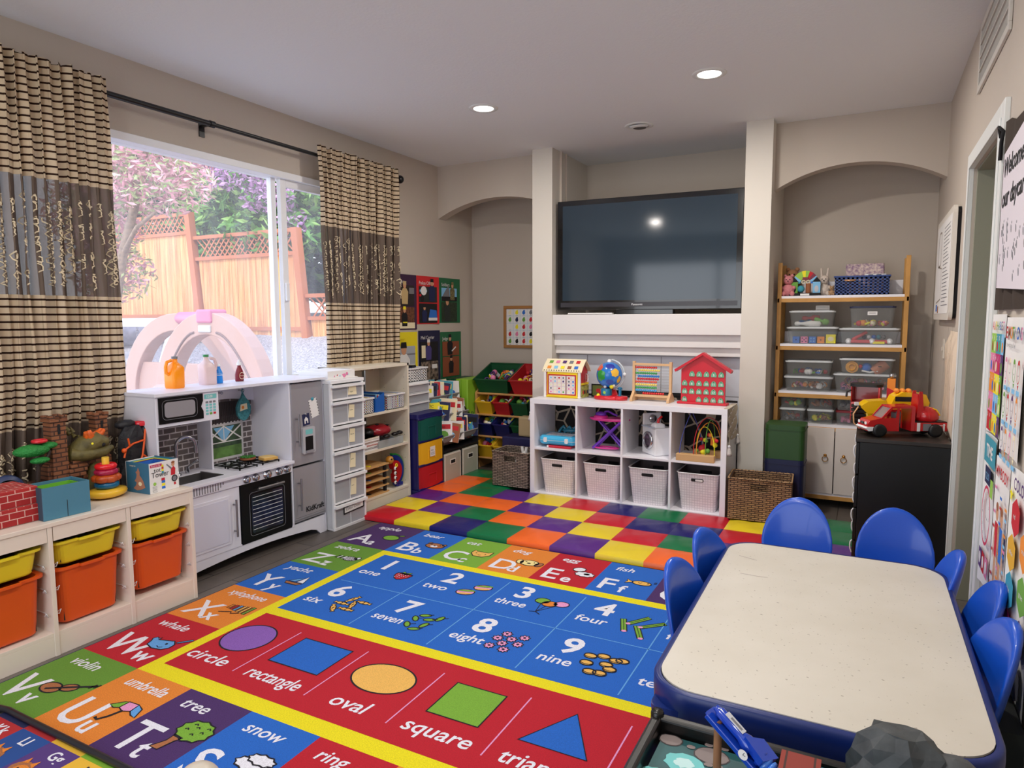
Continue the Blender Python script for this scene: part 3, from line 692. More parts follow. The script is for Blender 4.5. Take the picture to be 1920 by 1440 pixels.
for k in range(1, 5):
    x = -2.445+.4225*k; line([(x,2.265),(x,3.03)], .0055, rSky, Z+.001)
    x = -2.525+.3745*k; line([(x,1.738),(x,2.105)], .0055, rPk, Z+.001)
line([(-.65,1.738),(-.65,2.105)], .0055, rPk, Z+.001)
line([(-2.41,2.652),(-.36,2.652)], .0055, rSky, Z+.001)
words = ['one','two','three','four','five','six','seven','eight','nine','ten']
for k in range(10):
    cx = -2.445+.4225*(k % 5); cy = 2.652 if k < 5 else 2.245
    g.text(str(k+1), .19, rW, T(cx+.085, cy+.225, Z+.001), bold=.025)
    g.text(words[k], .088, rW, T(cx+.035, cy+.125, Z+.001), bold=.014, shear=.1, width=.165)
    x, y = cx+.29, cy+.19; r2 = random.Random(k)
    if k == 0: blob(at(x,y,[(-.05,.02),(-.03,.035),(.03,.035),(.05,.02),(.045,-.015),(.02,-.045),(0,-.055),(-.025,-.04),(-.045,-.01)]), rR); blob(at(x,y,[(-.05,.03),(-.025,.04),(-.02,.055),(0,.04),(.03,.055),(.025,.035),(.05,.03),(0,.018)]), rL, .004); [fill(ell(.003,.005,5,x-.03+.015*(j % 5),y+.01-.018*(j//5)), rW, Z+.0026) for j in range(13)]
    elif k == 1:
        for dx, dy in ((.045,.055),(-.01,-.03)): blob(ell(.048,.034,18,x+dx,y+dy,.3), rPk); fill(ell(.046,.010,14,x+dx,y+dy+.016,.3), rL, Z+.0022); fill(ell(.040,.009,14,x+dx+.005,y+dy-.018,.3), rTan, Z+.0022)
    elif k == 2:
        for dx, dy, m in ((-.04,.05,rL),(.005,.03,rO),(.06,.05,rPk)): line([(x+dx,y+dy),(x-.02,y-.075)], .004, z=Z+.0012); blob(ell(.037,.030,16,x+dx,y+dy,.3), m, .005, Z+.0016)
        line([(x-.05,y-.085),(x-.02,y-.075),(x+.01,y-.095)], .005)
    elif k == 3:
        for dx, dy, a in ((-.03,-.02,1.9),(.02,.05,.95),(.05,-.06,2.0),(.09,.03,.75)):
            c, s_ = math.cos(a), math.sin(a); L2 = .062; q = [(x+dx+u*c*L2-v*s_*.013, y+dy+u*s_*L2+v*c*.013) for u, v in ((-1,-1),(1,-1),(1,1),(-1,1))]
            blob(q, rL, .005); line([(x+dx-c*L2,y+dy-s_*L2),(x+dx+c*L2,y+dy+s_*L2)], .003); fill(ell(.012,.010,8,x+dx-c*L2,y+dy-s_*L2), rPk, Z+.0022)
    elif k == 5:
        for dx, dy, a in ((-.03,.05,1.2),(.045,.04,0),(.01,.0,1.9),(-.05,-.01,0),(-.05,-.07,2.2),(.015,-.055,0)):
            c, s_ = math.cos(a), math.sin(a); blob([(x+dx+u*c-v*s_, y+dy+u*s_+v*c) for u, v in ((-.042,.012),(-.028,.005),(-.018,.013),(.018,.013),(.028,.005),(.042,.012),(.042,-.012),(.028,-.005),(.018,-.013),(-.018,-.013),(-.028,-.005),(-.042,-.012))], rTan, .006); line([(x+dx,y+dy-.01),(x+dx,y+dy+.01)], .006)
    elif k == 6:
        for j in range(7): dx, dy = ((-.03,.06),(.05,.06),(-.055,.015),(.01,.03),(.02,-.025),(-.055,-.05),(.0,-.075))[j]; a = .5*j; blob(ell(.028,.014,10,x+dx,y+dy,.4+.9*(j % 3)), rL, .006); line([(x+dx+.012,y+dy+.008),(x+dx+.034,y+dy+.022)], .004)
    elif k == 7:
        for j in range(8):
            dx, dy = ((-.03,.07),(.055,.07),(-.05,.02),(.01,.035),(-.01,-.015),(.055,.005),(-.05,-.055),(.02,-.06))[j]
            blob([(x+dx+(.026 if q % 2 else .018)*math.cos(2*PI*q/16), y+dy+(.026 if q % 2 else .018)*math.sin(2*PI*q/16)) for q in range(16)], rPk, .006); fill(ell(.007,.006,8,x+dx,y+dy), rK, Z+.0026)
    elif k == 8 or k == 9 or k == 4:
        for j in range(9 if k == 8 else 5):
            dx, dy = ((-.01,.08),(.045,.065),(.07,.075),(-.06,.06),(.02,.02),(.045,-.01),(-.055,.0),(-.02,-.06),(.02,-.055))[j]
            blob(ell(.027,.019,14,x+dx,y+dy-.006), rTan, .005, Z+.0010+.00025*j); blob(ell(.027,.017,14,x+dx,y+dy), rTan, .004, Z+.0012+.00025*j)
# shapes row
cs = [-2.445+.0]+[-2.525+.3745*k for k in range(1, 5)]
def mid(k): return -2.525+.3745*(k+.5)
z0 = Z+.001
yc = 1.965
blob(ell(.115,.118,36,mid(0)+.02,yc), rV, .007); blob([(mid(1)-.13,yc-.10),(mid(1)+.13,yc-.10),(mid(1)+.13,yc+.11),(mid(1)-.13,yc+.11)], rB, .007)
blob(ell(.135,.10,36,mid(2),yc), rTan, .007); blob([(mid(3)-.105,yc-.105),(mid(3)+.105,yc-.105),(mid(3)+.105,yc+.105),(mid(3)-.105,yc+.105)], rL, .007)
blob([(mid(4)-.12,yc-.10),(mid(4)+.12,yc-.10),(mid(4),yc+.12)], rB, .007)
for k, w in enumerate(('circle','rectangle','oval','square','triangle')):
    g.text(w, .10, rW, T(mid(k)+(.01 if k == 0 else -.0), 1.74, z0), bold=.012, shear=.15, align='CENTER', width=.27)
solo('alphabet_rug', g, 'large bright alphabet, number and shapes rug on the floor', 'rug')
# second, smaller alphabet mat, lower left
g = G(); sR = M('mat_red', (170,34,38), .8); sB = M('mat_blue', (26,70,140), .8); sP = M('mat_purple', (78,50,118), .8); sY = M('mat_yellow', (224,176,50), .8); sG = M('mat_green', (120,170,40), .8)
rib = M('mat_lines', (0,0,0), .9)
bx, by, s = -2.47, 1.155, .1625
cells = {(-1,-1):('K',sR), (0,-1):('L',sB), (1,-1):('G',sP), (2,-1):('H',sY), (0,0):('',sR), (1,0):('',sY), (2,0):('',sG), (3,-1):('I',sG), (-1,0):('',NAV), (-1,-2):('P',sY), (0,-2):('Q',sP), (1,-2):('M',sR), (2,-2):('N',sB), (3,-2):('O',sP), (3,0):('',sB)}
for (i, j), (L, m) in cells.items():
    x, y = bx+i*s, by+j*s; y2 = min(y+s, 1.178)
    g.box(x, x+s, y, y2, 0, .007, m)
    if L:
        g.text(L+L.lower(), .055, rW if L != 'H' else rK, T(x+s*.42, y+s*.66, .0076), bold=.02)
        cx, cy = x+s*.35, y+s*.25
        if L in 'LG': 
            fill(ell(.045,.035,12,cx,cy), rBr, .0078); fill(ell(.03,.024,12,cx+.005,cy-.004), rO, .0084); fill(at(cx,cy,[(-.03,.02),(-.02,.05),(-.006,.028)]), rO, .0086); fill(at(cx,cy,[(.006,.028),(.024,.05),(.03,.018)]), rO, .0086); fill(ell(.004,.004,6,cx-.01,cy), rK, .009); fill(ell(.004,.004,6,cx+.014,cy), rK, .009)
        else: fill(ell(.03,.03,10,cx,cy), rTan, .0078)
t = thing('alphabet_play_mat', 'small dark-edged alphabet play mat beside the big rug', 'mat', (0, 0, 0))
obj('printed_top', g, t)
g = G(); g.tube([(-2.75,1.165,.012), (-2.62,1.183,.016), (-2.52,1.181,.016), (-1.9,1.178,.016), (-1.4,1.178,.016)], .011, M('black_rubber', (26,28,36), .3), 10); obj('edge_binding', g, t)

# ================================================================ FOLDING FOAM FLOOR MATS
vin_ = {k: M('vinyl_'+k, c, .32, bump=.35, bscale=9) for k, c in dict(R=(196,24,44), Y=(232,206,40), N=(24,26,104), G=(0,112,66), O=(244,106,36), P=(86,36,130)).items()}
fx = [-3.05+.2855*k for k in range(12)]; fy = [3.572, 3.835, 4.10, 4.365, 4.635, 4.90, 5.16]
def foam(cols, rows, grid, label):
    x0, y0 = fx[cols[0]], fy[rows[0]]
    t = thing('foam_floor_mat', label, 'floor mat', (x0, y0, .004), group='patchwork foam mats')
    g = G(); N = 7; allm = []
    for r in range(rows[0], rows[1]+1):
        for c in range(cols[0], cols[1]+1):
            ch = grid[r-rows[0]][c-cols[0]]
            m = vin_[ch]; ax, bx_, ay, by_ = fx[c]-x0, fx[c+1]-x0, fy[r]-y0, fy[r+1]-y0
            rr = random.Random(r*31+c)
            p1, p2 = rr.uniform(0, 6), rr.uniform(0, 6)
            vs = []
            for j in range(N+1):
                for i in range(N+1):
                    u, v = i/N, j/N; e = (min(u, 1-u)*min(v, 1-v))
                    hgt = .030+.012*min(1, (16*u*(1-u)*v*(1-v)))**.5
                    hgt += .0045*math.sin(7*u+5*v+p1)*min(1, 8*e)+.003*math.sin(11*u-9*v+p2)*min(1, 8*e)
                    wx = .007*math.sin(5*v+p1)*(0 < i < N); 
                    vs.append((ax+(bx_-ax)*u+wx, ay+(by_-ay)*v, hgt))
            fs = [(j*(N+1)+i, j*(N+1)+i+1, (j+1)*(N+1)+i+1, (j+1)*(N+1)+i) for j in range(N) for i in range(N)]
            g.add(vs, fs, m, smooth=True)
            def side(idx, out):
                top_ = [Vector(vs[k]) for k in idx]; a = [p+Vector(out)*.006-Vector((0,0,.010)) for p in top_]; b = [Vector((p.x, p.y, .0)) for p in a]
                n = len(top_); g.add(top_+a+b, [(k, n+k, n+k+1, k+1) for k in range(n-1)]+[(n+k, 2*n+k, 2*n+k+1, n+k+1) for k in range(n-1)], m, smooth=True)
            if r == rows[0]: side(list(range(N+1)), (0,-1,0))
            if r == rows[1]: side([N*(N+1)+i for i in range(N, -1, -1)], (0,1,0))
            if c == cols[0]: side([j*(N+1) for j in range(N, -1, -1)], (-1,0,0))
            if c == cols[1]: side([j*(N+1)+N for j in range(N+1)], (1,0,0))
    obj('cushion', g, t)
foam((0,1), (0,3), ['RY','YP','PO','OG'], 'patchwork foam mat nearest the open white bookcase')
foam((2,6), (0,3), ['NGOPY','GOPYR','OPYRN','PYRNG'], 'patchwork foam mat in front of the cube shelf, between its two neighbours')
foam((7,10), (0,3), ['OGNO','GPGR','NRYP','RYOG'], 'patchwork foam mat behind the blue chairs')
foam((8,10), (4,4), ['OPG'], 'narrow strip of patchwork foam mat under the right alcove basket')
foam((0,1), (4,5), ['OG','GO'], 'patchwork foam mat reaching into the left alcove')
# ================================================================ LEFT SIDE: TOY STORAGE FRAME
birch = M('pale_birch_white', (226,214,200), .45)
t = thing('toy_storage_frame', 'low off-white storage frame with three bays of plastic tubs under the window', 'storage unit', (-3.12, 1.67, 0))
g = G(); g.box(-.18, .22, -.495, .495, .542, .56, birch); obj('top', g, t, bevel=.002)
for k in range(4): y = -.495+.33*k; g = G(); g.box(-.175, .217, y-.009+(.009 if k == 0 else 0)-(.009 if k == 3 else 0), y+.009+(.009 if k == 0 else 0)-(.009 if k == 3 else 0), 0, .542, birch); obj('upright', g, t, bevel=.001)
g = G(); g.box(-.175, .213, -.486, .486, .085, .10, birch); g.box(.195, .213, -.486, .486, 0, .085, birch); tag(obj('bottom_shelf', g, t, bevel=.001), 'bottom shelf and plinth')
for k in range(3): g = G(); g.box(.20, .215, -.484+.33*k+.002, -.486+.33*k+.310, .482, .542, birch); obj('front_rail', g, t)
g = G(); g.box(-.18, -.172, -.49, .49, .1, .542, birch); obj('back_panel', g, t)
for k in range(3):
    y0 = -.495+.33*k+.012; y1 = y0+.306
    for z in (.175, .275, .375):
        for yy, s in ((y0, 1), (y1, -1)):
            g = G(); g.tube([(-.16, yy, z), (.17, yy, z), (.19, yy+s*.012, z), (.205, yy+s*.016, z+.012), (.205, yy+s*.01, z-.004), (.17, yy+s*.006, z-.008)], .0022, WHITEP, 5); tag(obj('tub_runner', g, t), None)
tubY = M('tub_yellow', (226,204,40), .4); tubO = M('tub_orange', (216,84,22), .4); darkin = M('tub_shadowed_contents', (60,46,40), .8)  # contents coloured dark to imitate the shade inside the tubs
def tub(name, label, y, ztop, h, m, group, push=0):
    t = thing(name, label, 'storage tub', (-3.095+push, y, ztop-h), group=group)
    g = G(); w, d = .30, .36
    rings = []
    for (ww, dd, z) in ((w*.78, d*.86, 0), (w*.80, d*.88, .006), (w*.87, d*.95, h-.012), (w*.87, d*.95, h)):
        rings.append([(p[0], p[1], z) for p in rrect(dd, ww, .035)])
    for (ww, dd, z) in ((w*.85, d*.93, h), (w*.77, d*.85, .008)):
        rings.append([(p[0], p[1], z) for p in rrect(dd, ww, .035)])
    g.loft(rings, m, smooth=False)
    obj('body', g, t)
    g = G(); o = rrect(d*1.0, w*.995, .04); i_ = rrect(d*.93, w*.85, .035); n = len(o)
    vs = [(p[0], p[1], h-.008) for p in o]+[(p[0], p[1], h+.002) for p in o]+[(p[0], p[1], h+.002) for p in i_]+[(p[0], p[1], h-.008) for p in i_]
    g.add(vs, [(k, (k+1) % n, n+(k+1) % n, n+k) for k in range(n)]+[(n+k, n+(k+1) % n, 2*n+(k+1) % n, 2*n+k) for k in range(n)]+[(3*n+k, 3*n+(k+1) % n, (k+1) % n, k) for k in range(n)], m)
    g.box(d*.5-.012, d*.5+.012, -.05, .05, h-.008, h+.002, m)
    obj('rim', g, t)
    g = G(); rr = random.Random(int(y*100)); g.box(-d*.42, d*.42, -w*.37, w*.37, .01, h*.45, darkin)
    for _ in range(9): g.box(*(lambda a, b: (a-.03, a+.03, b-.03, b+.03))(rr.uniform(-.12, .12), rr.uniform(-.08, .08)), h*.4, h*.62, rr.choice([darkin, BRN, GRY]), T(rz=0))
    tag(obj('contents', g, t), 'jumble of toys darkened as if shaded')
names = ('leftmost', 'middle', 'right-hand')
for k, y in enumerate((1.34, 1.67, 2.0)):
    tub('yellow_tub', ('shallow yellow tub under the red cardboard bricks', 'shallow yellow tub under the blue nesting box', 'shallow yellow tub beside the play kitchen')[k], y, .462, .10, tubY, 'yellow tubs', push=(.0, .0, .0)[k])
    tub('orange_tub', ('deep orange tub below the bricks, at the edge of the picture', 'deep orange tub in the centre bay', 'deep orange tub beside the play kitchen')[k], y, (.350, .350, .352)[k], (.24, .24, .22)[k], tubO, 'orange tubs')
# things standing on the frame
bk = brickmat('cardboard_brick', (158,30,32), (176,40,38), (214,170,160), .056, .0275, .0018, 'yz', .7, noisy=-.2)
bkt = brickmat('cardboard_brick_top', (158,30,32), (176,40,38), (214,170,160), .056, .0275, .0018, 'yx', .7, noisy=-.2)
def cbrick(label, loc, rz):
    g = G(); g.box(-.09, .09, -.17, .17, 0, .071, bk)
    g.f = g.f; g.m[1] = g.mi(bkt); g.m[0] = g.mi(bkt)
    solo('cardboard_brick', g, label, 'toy brick', 'red cardboard bricks', loc=loc, rz=rz, bevel=.004)
cbrick('red cardboard toy brick at the bottom of the two-brick stack', (-3.07, 1.345, .561), -.0)
cbrick('red cardboard toy brick on top of the two-brick stack', (-3.075, 1.345, .6325), .02)
nb = M('nest_box_blue', (74,128,152), .55); nbd = M('nest_box_side', (50,72,88), .6)
t = thing('nesting_box', 'open blue cardboard nesting box with a green one inside', 'toy box', (-3.005, 1.60, .561), -.04)
g = G(); w, d, h = .185, .14, .135
for a in ((-d/2, -d/2+.005, -w/2, w/2), (d/2-.005, d/2, -w/2, w/2)): g.box(a[0], a[1], a[2], a[3], 0, h, nb)
g.box(-d/2+.005, d/2-.005, -w/2, -w/2+.005, 0, h, nbd); g.box(-d/2+.005, d/2-.005, w/2-.005, w/2, 0, h, nb); g.box(-d/2+.005, d/2-.005, -w/2+.005, w/2-.005, 0, .004, nb)
g.box(d/2, d/2+.0006, -.001, .0012, 0, .07, INK); g.box(-.001, .001, -w/2-.0006, -w/2, 0, .06, INK)
obj('outer_box', g, t)
g = G(); gi = M('nest_box_green', (104,170,50), .6); w2, d2, h2 = .15, .10, .125
g.box(-d2/2, -d2/2+.004, -w2/2, w2/2, .004, h2, gi); g.box(d2/2-.004, d2/2, -w2/2, w2/2, .004, h2, gi); g.box(-d2/2, d2/2, -w2/2, -w2/2+.004, .004, h2, gi); g.box(-d2/2, d2/2, w2/2-.004, w2/2, .004, h2, gi); g.box(-d2/2, d2/2, -w2/2, w2/2, .004, .10, LGN)
tag(obj('inner_box', g, t), 'green inner box')
# ring stacker
t = thing('ring_stacker', 'rainbow ring stacker toy on a yellow rocking base', 'stacking toy', (-3.09, 1.86, .561))
def pl(n, c): return M('toy_'+n, c, .25, coat=.3)
g = G(); g.lathe([(.02,.006),(.05,.002),(.075,.012),(.082,.026),(.076,.038),(.05,.044),(.015,.044)], pl('yellow', (240,190,50)), 28, sx=.85, sy=1.08); obj('base', g, t)
g = G(); g.cyl((0,0,.04), (0,0,.188), .0165, pl('pole_yellow', (244,200,70)), .0155); obj('pole', g, t)
for z, R, r, m, l, wav in ((.060, .036, .016, pl('teal', (10,104,150)), 'teal ring', 0), (.091, .040, .018, pl('amber', (190,80,24)), 'wavy amber ring', 1), (.120, .033, .015, pl('magenta', (170,26,70)), 'magenta ring', .5), (.146, .033, .0135, pl('scarlet', (224,24,34)), 'scarlet ring', 0)):
    g = G(); pts = [((R+.005*wav*math.cos(6*a))*math.cos(a), (R+.005*wav*math.cos(6*a))*math.sin(a), z) for a in (2*PI*k/36 for k in range(36))]; g.tube(pts, r, m, 10, closed=True); tag(obj('ring', g, t), l)
# tot tower box
t = thing('stacking_block_box', 'white and blue square box of nesting blocks with a kangaroo on its side', 'toy box', (-3.035, 2.05, .561), .05)
g = G(); w, d, h = .155, .165, .145; bw = M('box_side_blue', (56,112,142), .5)
g.box(d/2-.003, d/2, -w/2, w/2, 0, h, PAPER); g.box(-d/2, -d/2+.003, -w/2, w/2, 0, h, PAPER); g.box(-d/2+.003, d/2-.003, -w/2, -w/2+.003, 0, h, bw); g.box(-d/2+.003, d/2-.003, w/2-.003, w/2, 0, h, bw); g.box(-d/2+.003, d/2-.003, -w/2+.003, w/2-.003, 0, .004, bw)
F = FX(d/2+.0008, -w/2, 0)
g.box(d/2, d/2+.0006, -w/2+.004, -w/2+.066, .124, .137, M('box_magenta', (196,28,88), .6)); g.text('Read to Me', .0105, PAPER, FX(d/2+.0012, -w/2+.008, .127))
g.text('tot', .030, INK, FX(d/2+.0012, -w/2+.022, .099)); g.text('Tower', .036, INK, FX(d/2+.0012, -w/2+.008, .075), width=.092)
kk = [(.105,.02,BLU),(.105,.034,YEL),(.105,.048,BLU),(.104,.06,RED),(.104,.094,TEAL),(.104,.105,YEL),(.104,.115,RED),(.104,.124,YEL)]
for a, b, m in kk: hw = .010 if b < .09 else .006; g.poly([F @ Vector(p) for p in ((a-hw-.035+.0,b-.006,0),(a+hw-.035,b-.006,0),(a+hw-.036,b+.006,0),(a-hw-.034,b+.006,0))], m)
g.prism(ell(.0165,.0165,18,.131,.052), .0, .0007, INK, F); g.prism(ell(.0115,.0115,18,.131,.052), .0007, .0011, GRY, F); g.prism(ell(.008,.008,12,.024,.045), 0, .0007, LGN, F)
g.prism([(.112,.07),(.135,.07),(.138,.10),(.128,.112),(.114,.10)], 0, .0007, RED, F); g.prism(ell(.009,.010,14,.126,.122), 0, .0007, SKIN, F); g.prism(ell(.010,.006,14,.126,.131), .0007, .0011, BRN, F); g.prism([(.09,.125),(.093,.128),(.118,.106),(.115,.098)], 0, .0008, GRY, F)
g.prism([(.128,.02),(.138,.022),(.136,.034),(.126,.032)], 0, .0007, RED, F)
for k in range(5): g.box(d/2, d/2+.0006, -w/2+.012, -w/2+.036, .006+.006*k, .0075+.006*k, GRY)
F2 = FY(-d/2, -w/2-.0008, 0); kang = M('kangaroo_tan', (176,120,96), .7)
g.prism([(.05,.02),(.075,.012),(.11,.02),(.132,.03),(.12,.06),(.105,.078),(.096,.085),(.098,.10),(.088,.122),(.08,.105),(.07,.10),(.078,.088),(.072,.07),(.06,.056),(.075,.05),(.068,.035)], 0, .0007, kang, F2); g.prism(ell(.012,.01,10,.098,.045), .0007, .0011, CRM, F2); g.text('kangaroo', .011, CRM, FY(-d/2+.03, -w/2-.001, .125))
obj('box', g, t)
g = G()
for k, m in enumerate((TEAL, YEL, PUR, BLU)): i_ = .008+.006*k; g.box(-d/2+i_, d/2-i_, -w/2+i_, -w/2+i_+.003, .004, h-.004-.003*k, m); g.box(-d/2+i_, d/2-i_, w/2-i_-.003, w/2-i_, .004, h-.004-.003*k, m); g.box(-d/2+i_, -d/2+i_+.003, -w/2+i_, w/2-i_, .004, h-.004-.003*k, m); g.box(d/2-i_-.003, d/2-i_, -w/2+i_, w/2-i_, .004, h-.004-.003*k, m)
tag(obj('nested_blocks', g, t), 'coloured nested blocks inside')
# fantasy castle playset behind
stone = brickmat('castle_stone', (146,92,58), (120,74,50), (70,44,32), .045, .02, .003, 'yz', .7, .6, noisy=-.5)
olive = M('castle_olive', (98,88,44), .6, noise=.35, nscale=25, bump=.5, bscale=40); dkb = M('castle_dark', (44,30,24), .7)
t = thing('castle_playset', 'brown plastic castle playset with an olive dragon head, in front of the curtain', 'playset', (-3.24, 1.80, .561))
def tower(g, x, y, z0, z1, w, m=stone):
    g.taper(x, y, z0, z1, w, w, w*.92, w*.92, m); g.box(x-w*.55, x+w*.55, y-w*.55, y+w*.55, z1, z1+.012, m)
    for a in (-1, 1):
        for b in (-1, 1): g.box(x+a*w*.55-a*w*.35, x+a*w*.55, y+b*w*.55-b*w*.35, y+b*w*.55, z1+.012, z1+.03, m)
    g.box(x+w*.46, x+w*.52, y-.006, y+.006, z1-.055, z1-.01, INK)
g = G(); tower(g, .0, -.07, 0, .36, .07); tag(obj('tower', g, t, bevel=.003), 'left square tower')
g = G(); tower(g, -.04, .15, 0, .345, .062); tag(obj('tower', g, t, bevel=.003), 'right square tower')
g = G()
g.box(-.06, .03, -.17, .20, 0, .10, stone); g.box(-.05, .02, -.12, .17, .10, .17, stone); g.box(-.05, .0, -.07, .13, .17, .23, stone)
for k in range(5): g.box(.02, .075-.008*k, -.14+.02*k, -.02+.01*k, .016*k, .016*(k+1), stone)
for k in range(7): g.box(-.01, .05-.004*k, -.05+.01*k, .03+.01*k, .10+.018*k, .118+.018*k, stone)
g.lathe([(.045,0), (.045,.11), (.03,.14), (.001,.15)], olive, 14, T(.03, .09, 0)); g.box(.06, .078, .06, .12, 0, .09, dkb)
obj('castle_base', g, t, bevel=.003)
g = G()
g.tube([(-.03,.02,.16), (0,.03,.20), (.03,.05,.235), (.05,.09,.25), (.055,.13,.24)], .04, olive, 12, rr=[.05,.055,.052,.045,.022])
g.tube([(.02,-.01,.20), (.06,.04,.195), (.075,.10,.20), (.07,.145,.215)], .02, olive, 10, rr=[.03,.028,.024,.012])
for k in range(9): a = -.5+k*.32; g.cyl((-.01+.01*math.cos(a), .055+.085*math.cos(a*1.0+2.2), .265+.05*math.sin(a+.4)), (-.02, .055+.105*math.cos(a+2.2), .285+.06*math.sin(a+.4)), .011, olive, .003, 6)
g.sph((.085,.095,.235), .009, INK); g.sph((.075,.05,.245), .008, YEL)
tag(obj('dragon_head', g, t), 'olive dragon head')
g = G(); fl = M('flame_orange', (236,104,30), .4, noise=.4, nscale=40); 
for k in range(8): a = k*.8; g.tube([(.03,.07,.26), (.045+.012*math.cos(a),.075+.03*math.sin(a),.272+.006*(k % 3)), (.05,.08+.045*math.sin(a),.288+.006*(k % 4))], .015, fl, 7, rr=[.024,.020,.008])
tag(obj('flames', g, t), 'orange moulded flames')
g = G(); g.cyl((.04,-.19,0), (.045,-.165,.22), .012, dkb, .008); g.tube([(.045,-.165,.18), (.05,-.13,.22), (.045,-.12,.24)], .007, dkb, 6); tag(obj('tree_trunk', g, t), 'dark tree trunk')
g = G(); gn = M('toy_tree_green', (34,134,56), .6, bump=.8, bscale=120); g.sph((.03,-.185,.250), .055, gn, sx=.8, sy=1.35, sz=.5); g.sph((.03,-.12,.262), .035, gn, sx=.8, sy=1.2, sz=.45); g.sph((.05,-.165,.205), .036, gn, sx=.8, sy=1.1, sz=.4); tag(obj('tree_canopy', g, t), 'green foam tree top')
g = G(); g.torus((.035,-.155,.288), .024, .008, pl('button_red', (214,34,50)), 18, 7); g.lathe([(.001,.284), (.022,.290)], pl('button_red', (214,34,50)), 14, T(.035,-.155,0)); tag(obj('red_disc', g, t), 'red round launcher')
# volcano toy
t = thing('volcano_playset', 'black plastic volcano playset with orange lava next to the kitchen', 'playset', (-3.23, 2.085, .561))
vb = M('volcano_black', (30,30,34), .55, bump=.6, bscale=40); lava = M('lava_orange', (232,90,24), .4)
g = G(); rr = random.Random(5); rings = []
for z, r in ((0,.095), (.06,.085), (.12,.07), (.18,.062), (.24,.055), (.29,.04)):
    rings.append([((r+rr.uniform(-.01,.01))*math.cos(2*PI*k/11)*.75, (r+rr.uniform(-.01,.01))*math.sin(2*PI*k/11)*1.05, z+rr.uniform(-.01,.01)) for k in range(11)])
g.loft(rings, vb, smooth=False); g.sph((-.02,-.02,.30), .04, vb, 8, 5, sz=.6, sy=1.4); g.sph((.01,.06,.26), .03, vb, 8, 5); obj('cone', g, t)
g = G()
for P in ([(.03,.05,.27),(.05,.03,.22),(.06,.01,.15),(.07,-.02,.09)], [(.05,.03,.22),(.05,-.03,.21),(.055,-.07,.19),(.06,-.085,.15)], [(.06,.01,.15),(.06,.045,.12),(.065,.06,.07)], [(.055,-.05,.20),(.06,-.06,.24)], [(.045,.055,.24),(.045,.08,.20)]): g.tube(P, .005, lava, 6)
g.sph((.06,-.083,.185), .012, lava); obj('lava', g, t)
g = G(); g.lathe([(.03,0),(.032,.014),(.028,.022),(.001,.022)], pl('button_red', (214,34,50)), 16, T(0,.045,.288)); tag(obj('crater_cap', g, t), 'red crater cap')
g = G(); cl = M('small_clock_blue', (36,52,92), .4); g.lathe([(.001,-.015), (.07,-.015), (.075,0), (.07,.015), (.001,.015)], cl, 24, T(rx=0, ry=PI/2)); g.lathe([(.001,.016), (.055,.016)], PAPER, 24, T(ry=PI/2)); g.cyl((.018,0,0), (.018,.02,.03), .002, INK); g.box(-.02,.01,-.03,.03,-.085,-.07,cl)
solo('toy_clock', g, 'round navy toy clock at the left edge behind the red bricks', 'clock', loc=(-3.20, 1.50, .652))
def wobj(name, g, parent, **k):
    """vertices given in room coordinates, parent not rotated"""
    d = Vector(parent.location); g.v = [p-d for p in g.v]
    return obj(name, g, parent, **k)
# ================================================================ PLAY KITCHEN
kw = M('kitchen_white', (226,226,236), .35); ksil = M('kitchen_silver', (158,156,162), .35, .25); kblk = M('kitchen_black', (10,10,13), .4, spec=.25)
bsp = brickmat('backsplash_brick', (92,84,84), (120,110,108), (206,200,200), .075, .033, .0035, 'yz', .5, off=(.01, .012))
t = thing('play_kitchen', 'white wooden play kitchen with brick backsplash, microwave and silver fridge', 'play kitchen', (-3.25, 2.69, 0))
YL, YF, YR = 2.135, 2.985, 3.275   # left end, fridge left, right end
XB = -3.425
g = G()
g.box(XB, -3.10, YL, YL+.012, .0, .50, kw); g.box(XB, -3.115, YL, YL+.012, .50, .995, kw)
g.box(XB, XB+.01, YL, YR, .1, .995, kw)
g.box(XB, -3.085, YF, YF+.012, .1, .995, kw); g.box(XB, -3.085, YR-.012, YR, 0, .995, kw)
g.box(XB+.013, -3.295, 2.592, 2.604, .522, .885, kw); g.box(XB+.013, -3.12, 2.494, 2.506, .846, .995, kw); g.box(-3.36, -3.11, 2.592, 2.604, .09, .505, kw)
g.box(XB, -3.10, YL+.012, YF, .09, .105, kw)
tag(wobj('carcass', g, t, bevel=.002), 'white side and back panels')
g = G(); g.prism([(XB,YL-.008),(-3.10,YL-.008),(-3.10,2.93),(-3.06,3.0),(-3.06,YR+.006),(XB,YR+.006)], .995, 1.010, kw); wobj('top_board', g, t, bevel=.002)
g = G()   # worktop with a sink opening
sy0, sy1, sx0, sx1 = 2.20, 2.52, -3.30, -3.13
g.box(XB+.01, sx0, YL+.012, YF, .505, .522, kw); g.box(sx1, -3.055, YL+.0, YF, .505, .522, kw); g.box(sx0, sx1, YL+.012, sy0, .505, .522, kw); g.box(sx0, sx1, sy1, YF, .505, .522, kw)
wobj('worktop', g, t, bevel=.0015)
g = G(); ss = M('sink_steel', (140,138,140), .3, .8)
g.box(sx0, sx1, sy0, sy1, .455, .458, ss); g.box(sx0, sx0+.003, sy0, sy1, .455, .520, ss); g.box(sx1-.003, sx1, sy0, sy1, .455, .520, ss); g.box(sx0, sx1, sy0, sy0+.003, .455, .520, ss); g.box(sx0, sx1, sy1-.003, sy1, .455, .520, ss)
g.prism([(p[0], p[1]) for p in rrect(sx1-sx0+.012, .012, .002, 2, (sx0+sx1)/2, sy0-.003)], .520, .525, ss); g.prism([(p[0], p[1]) for p in rrect(sx1-sx0+.012, .012, .002, 2, (sx0+sx1)/2, sy1+.003)], .520, .525, ss)
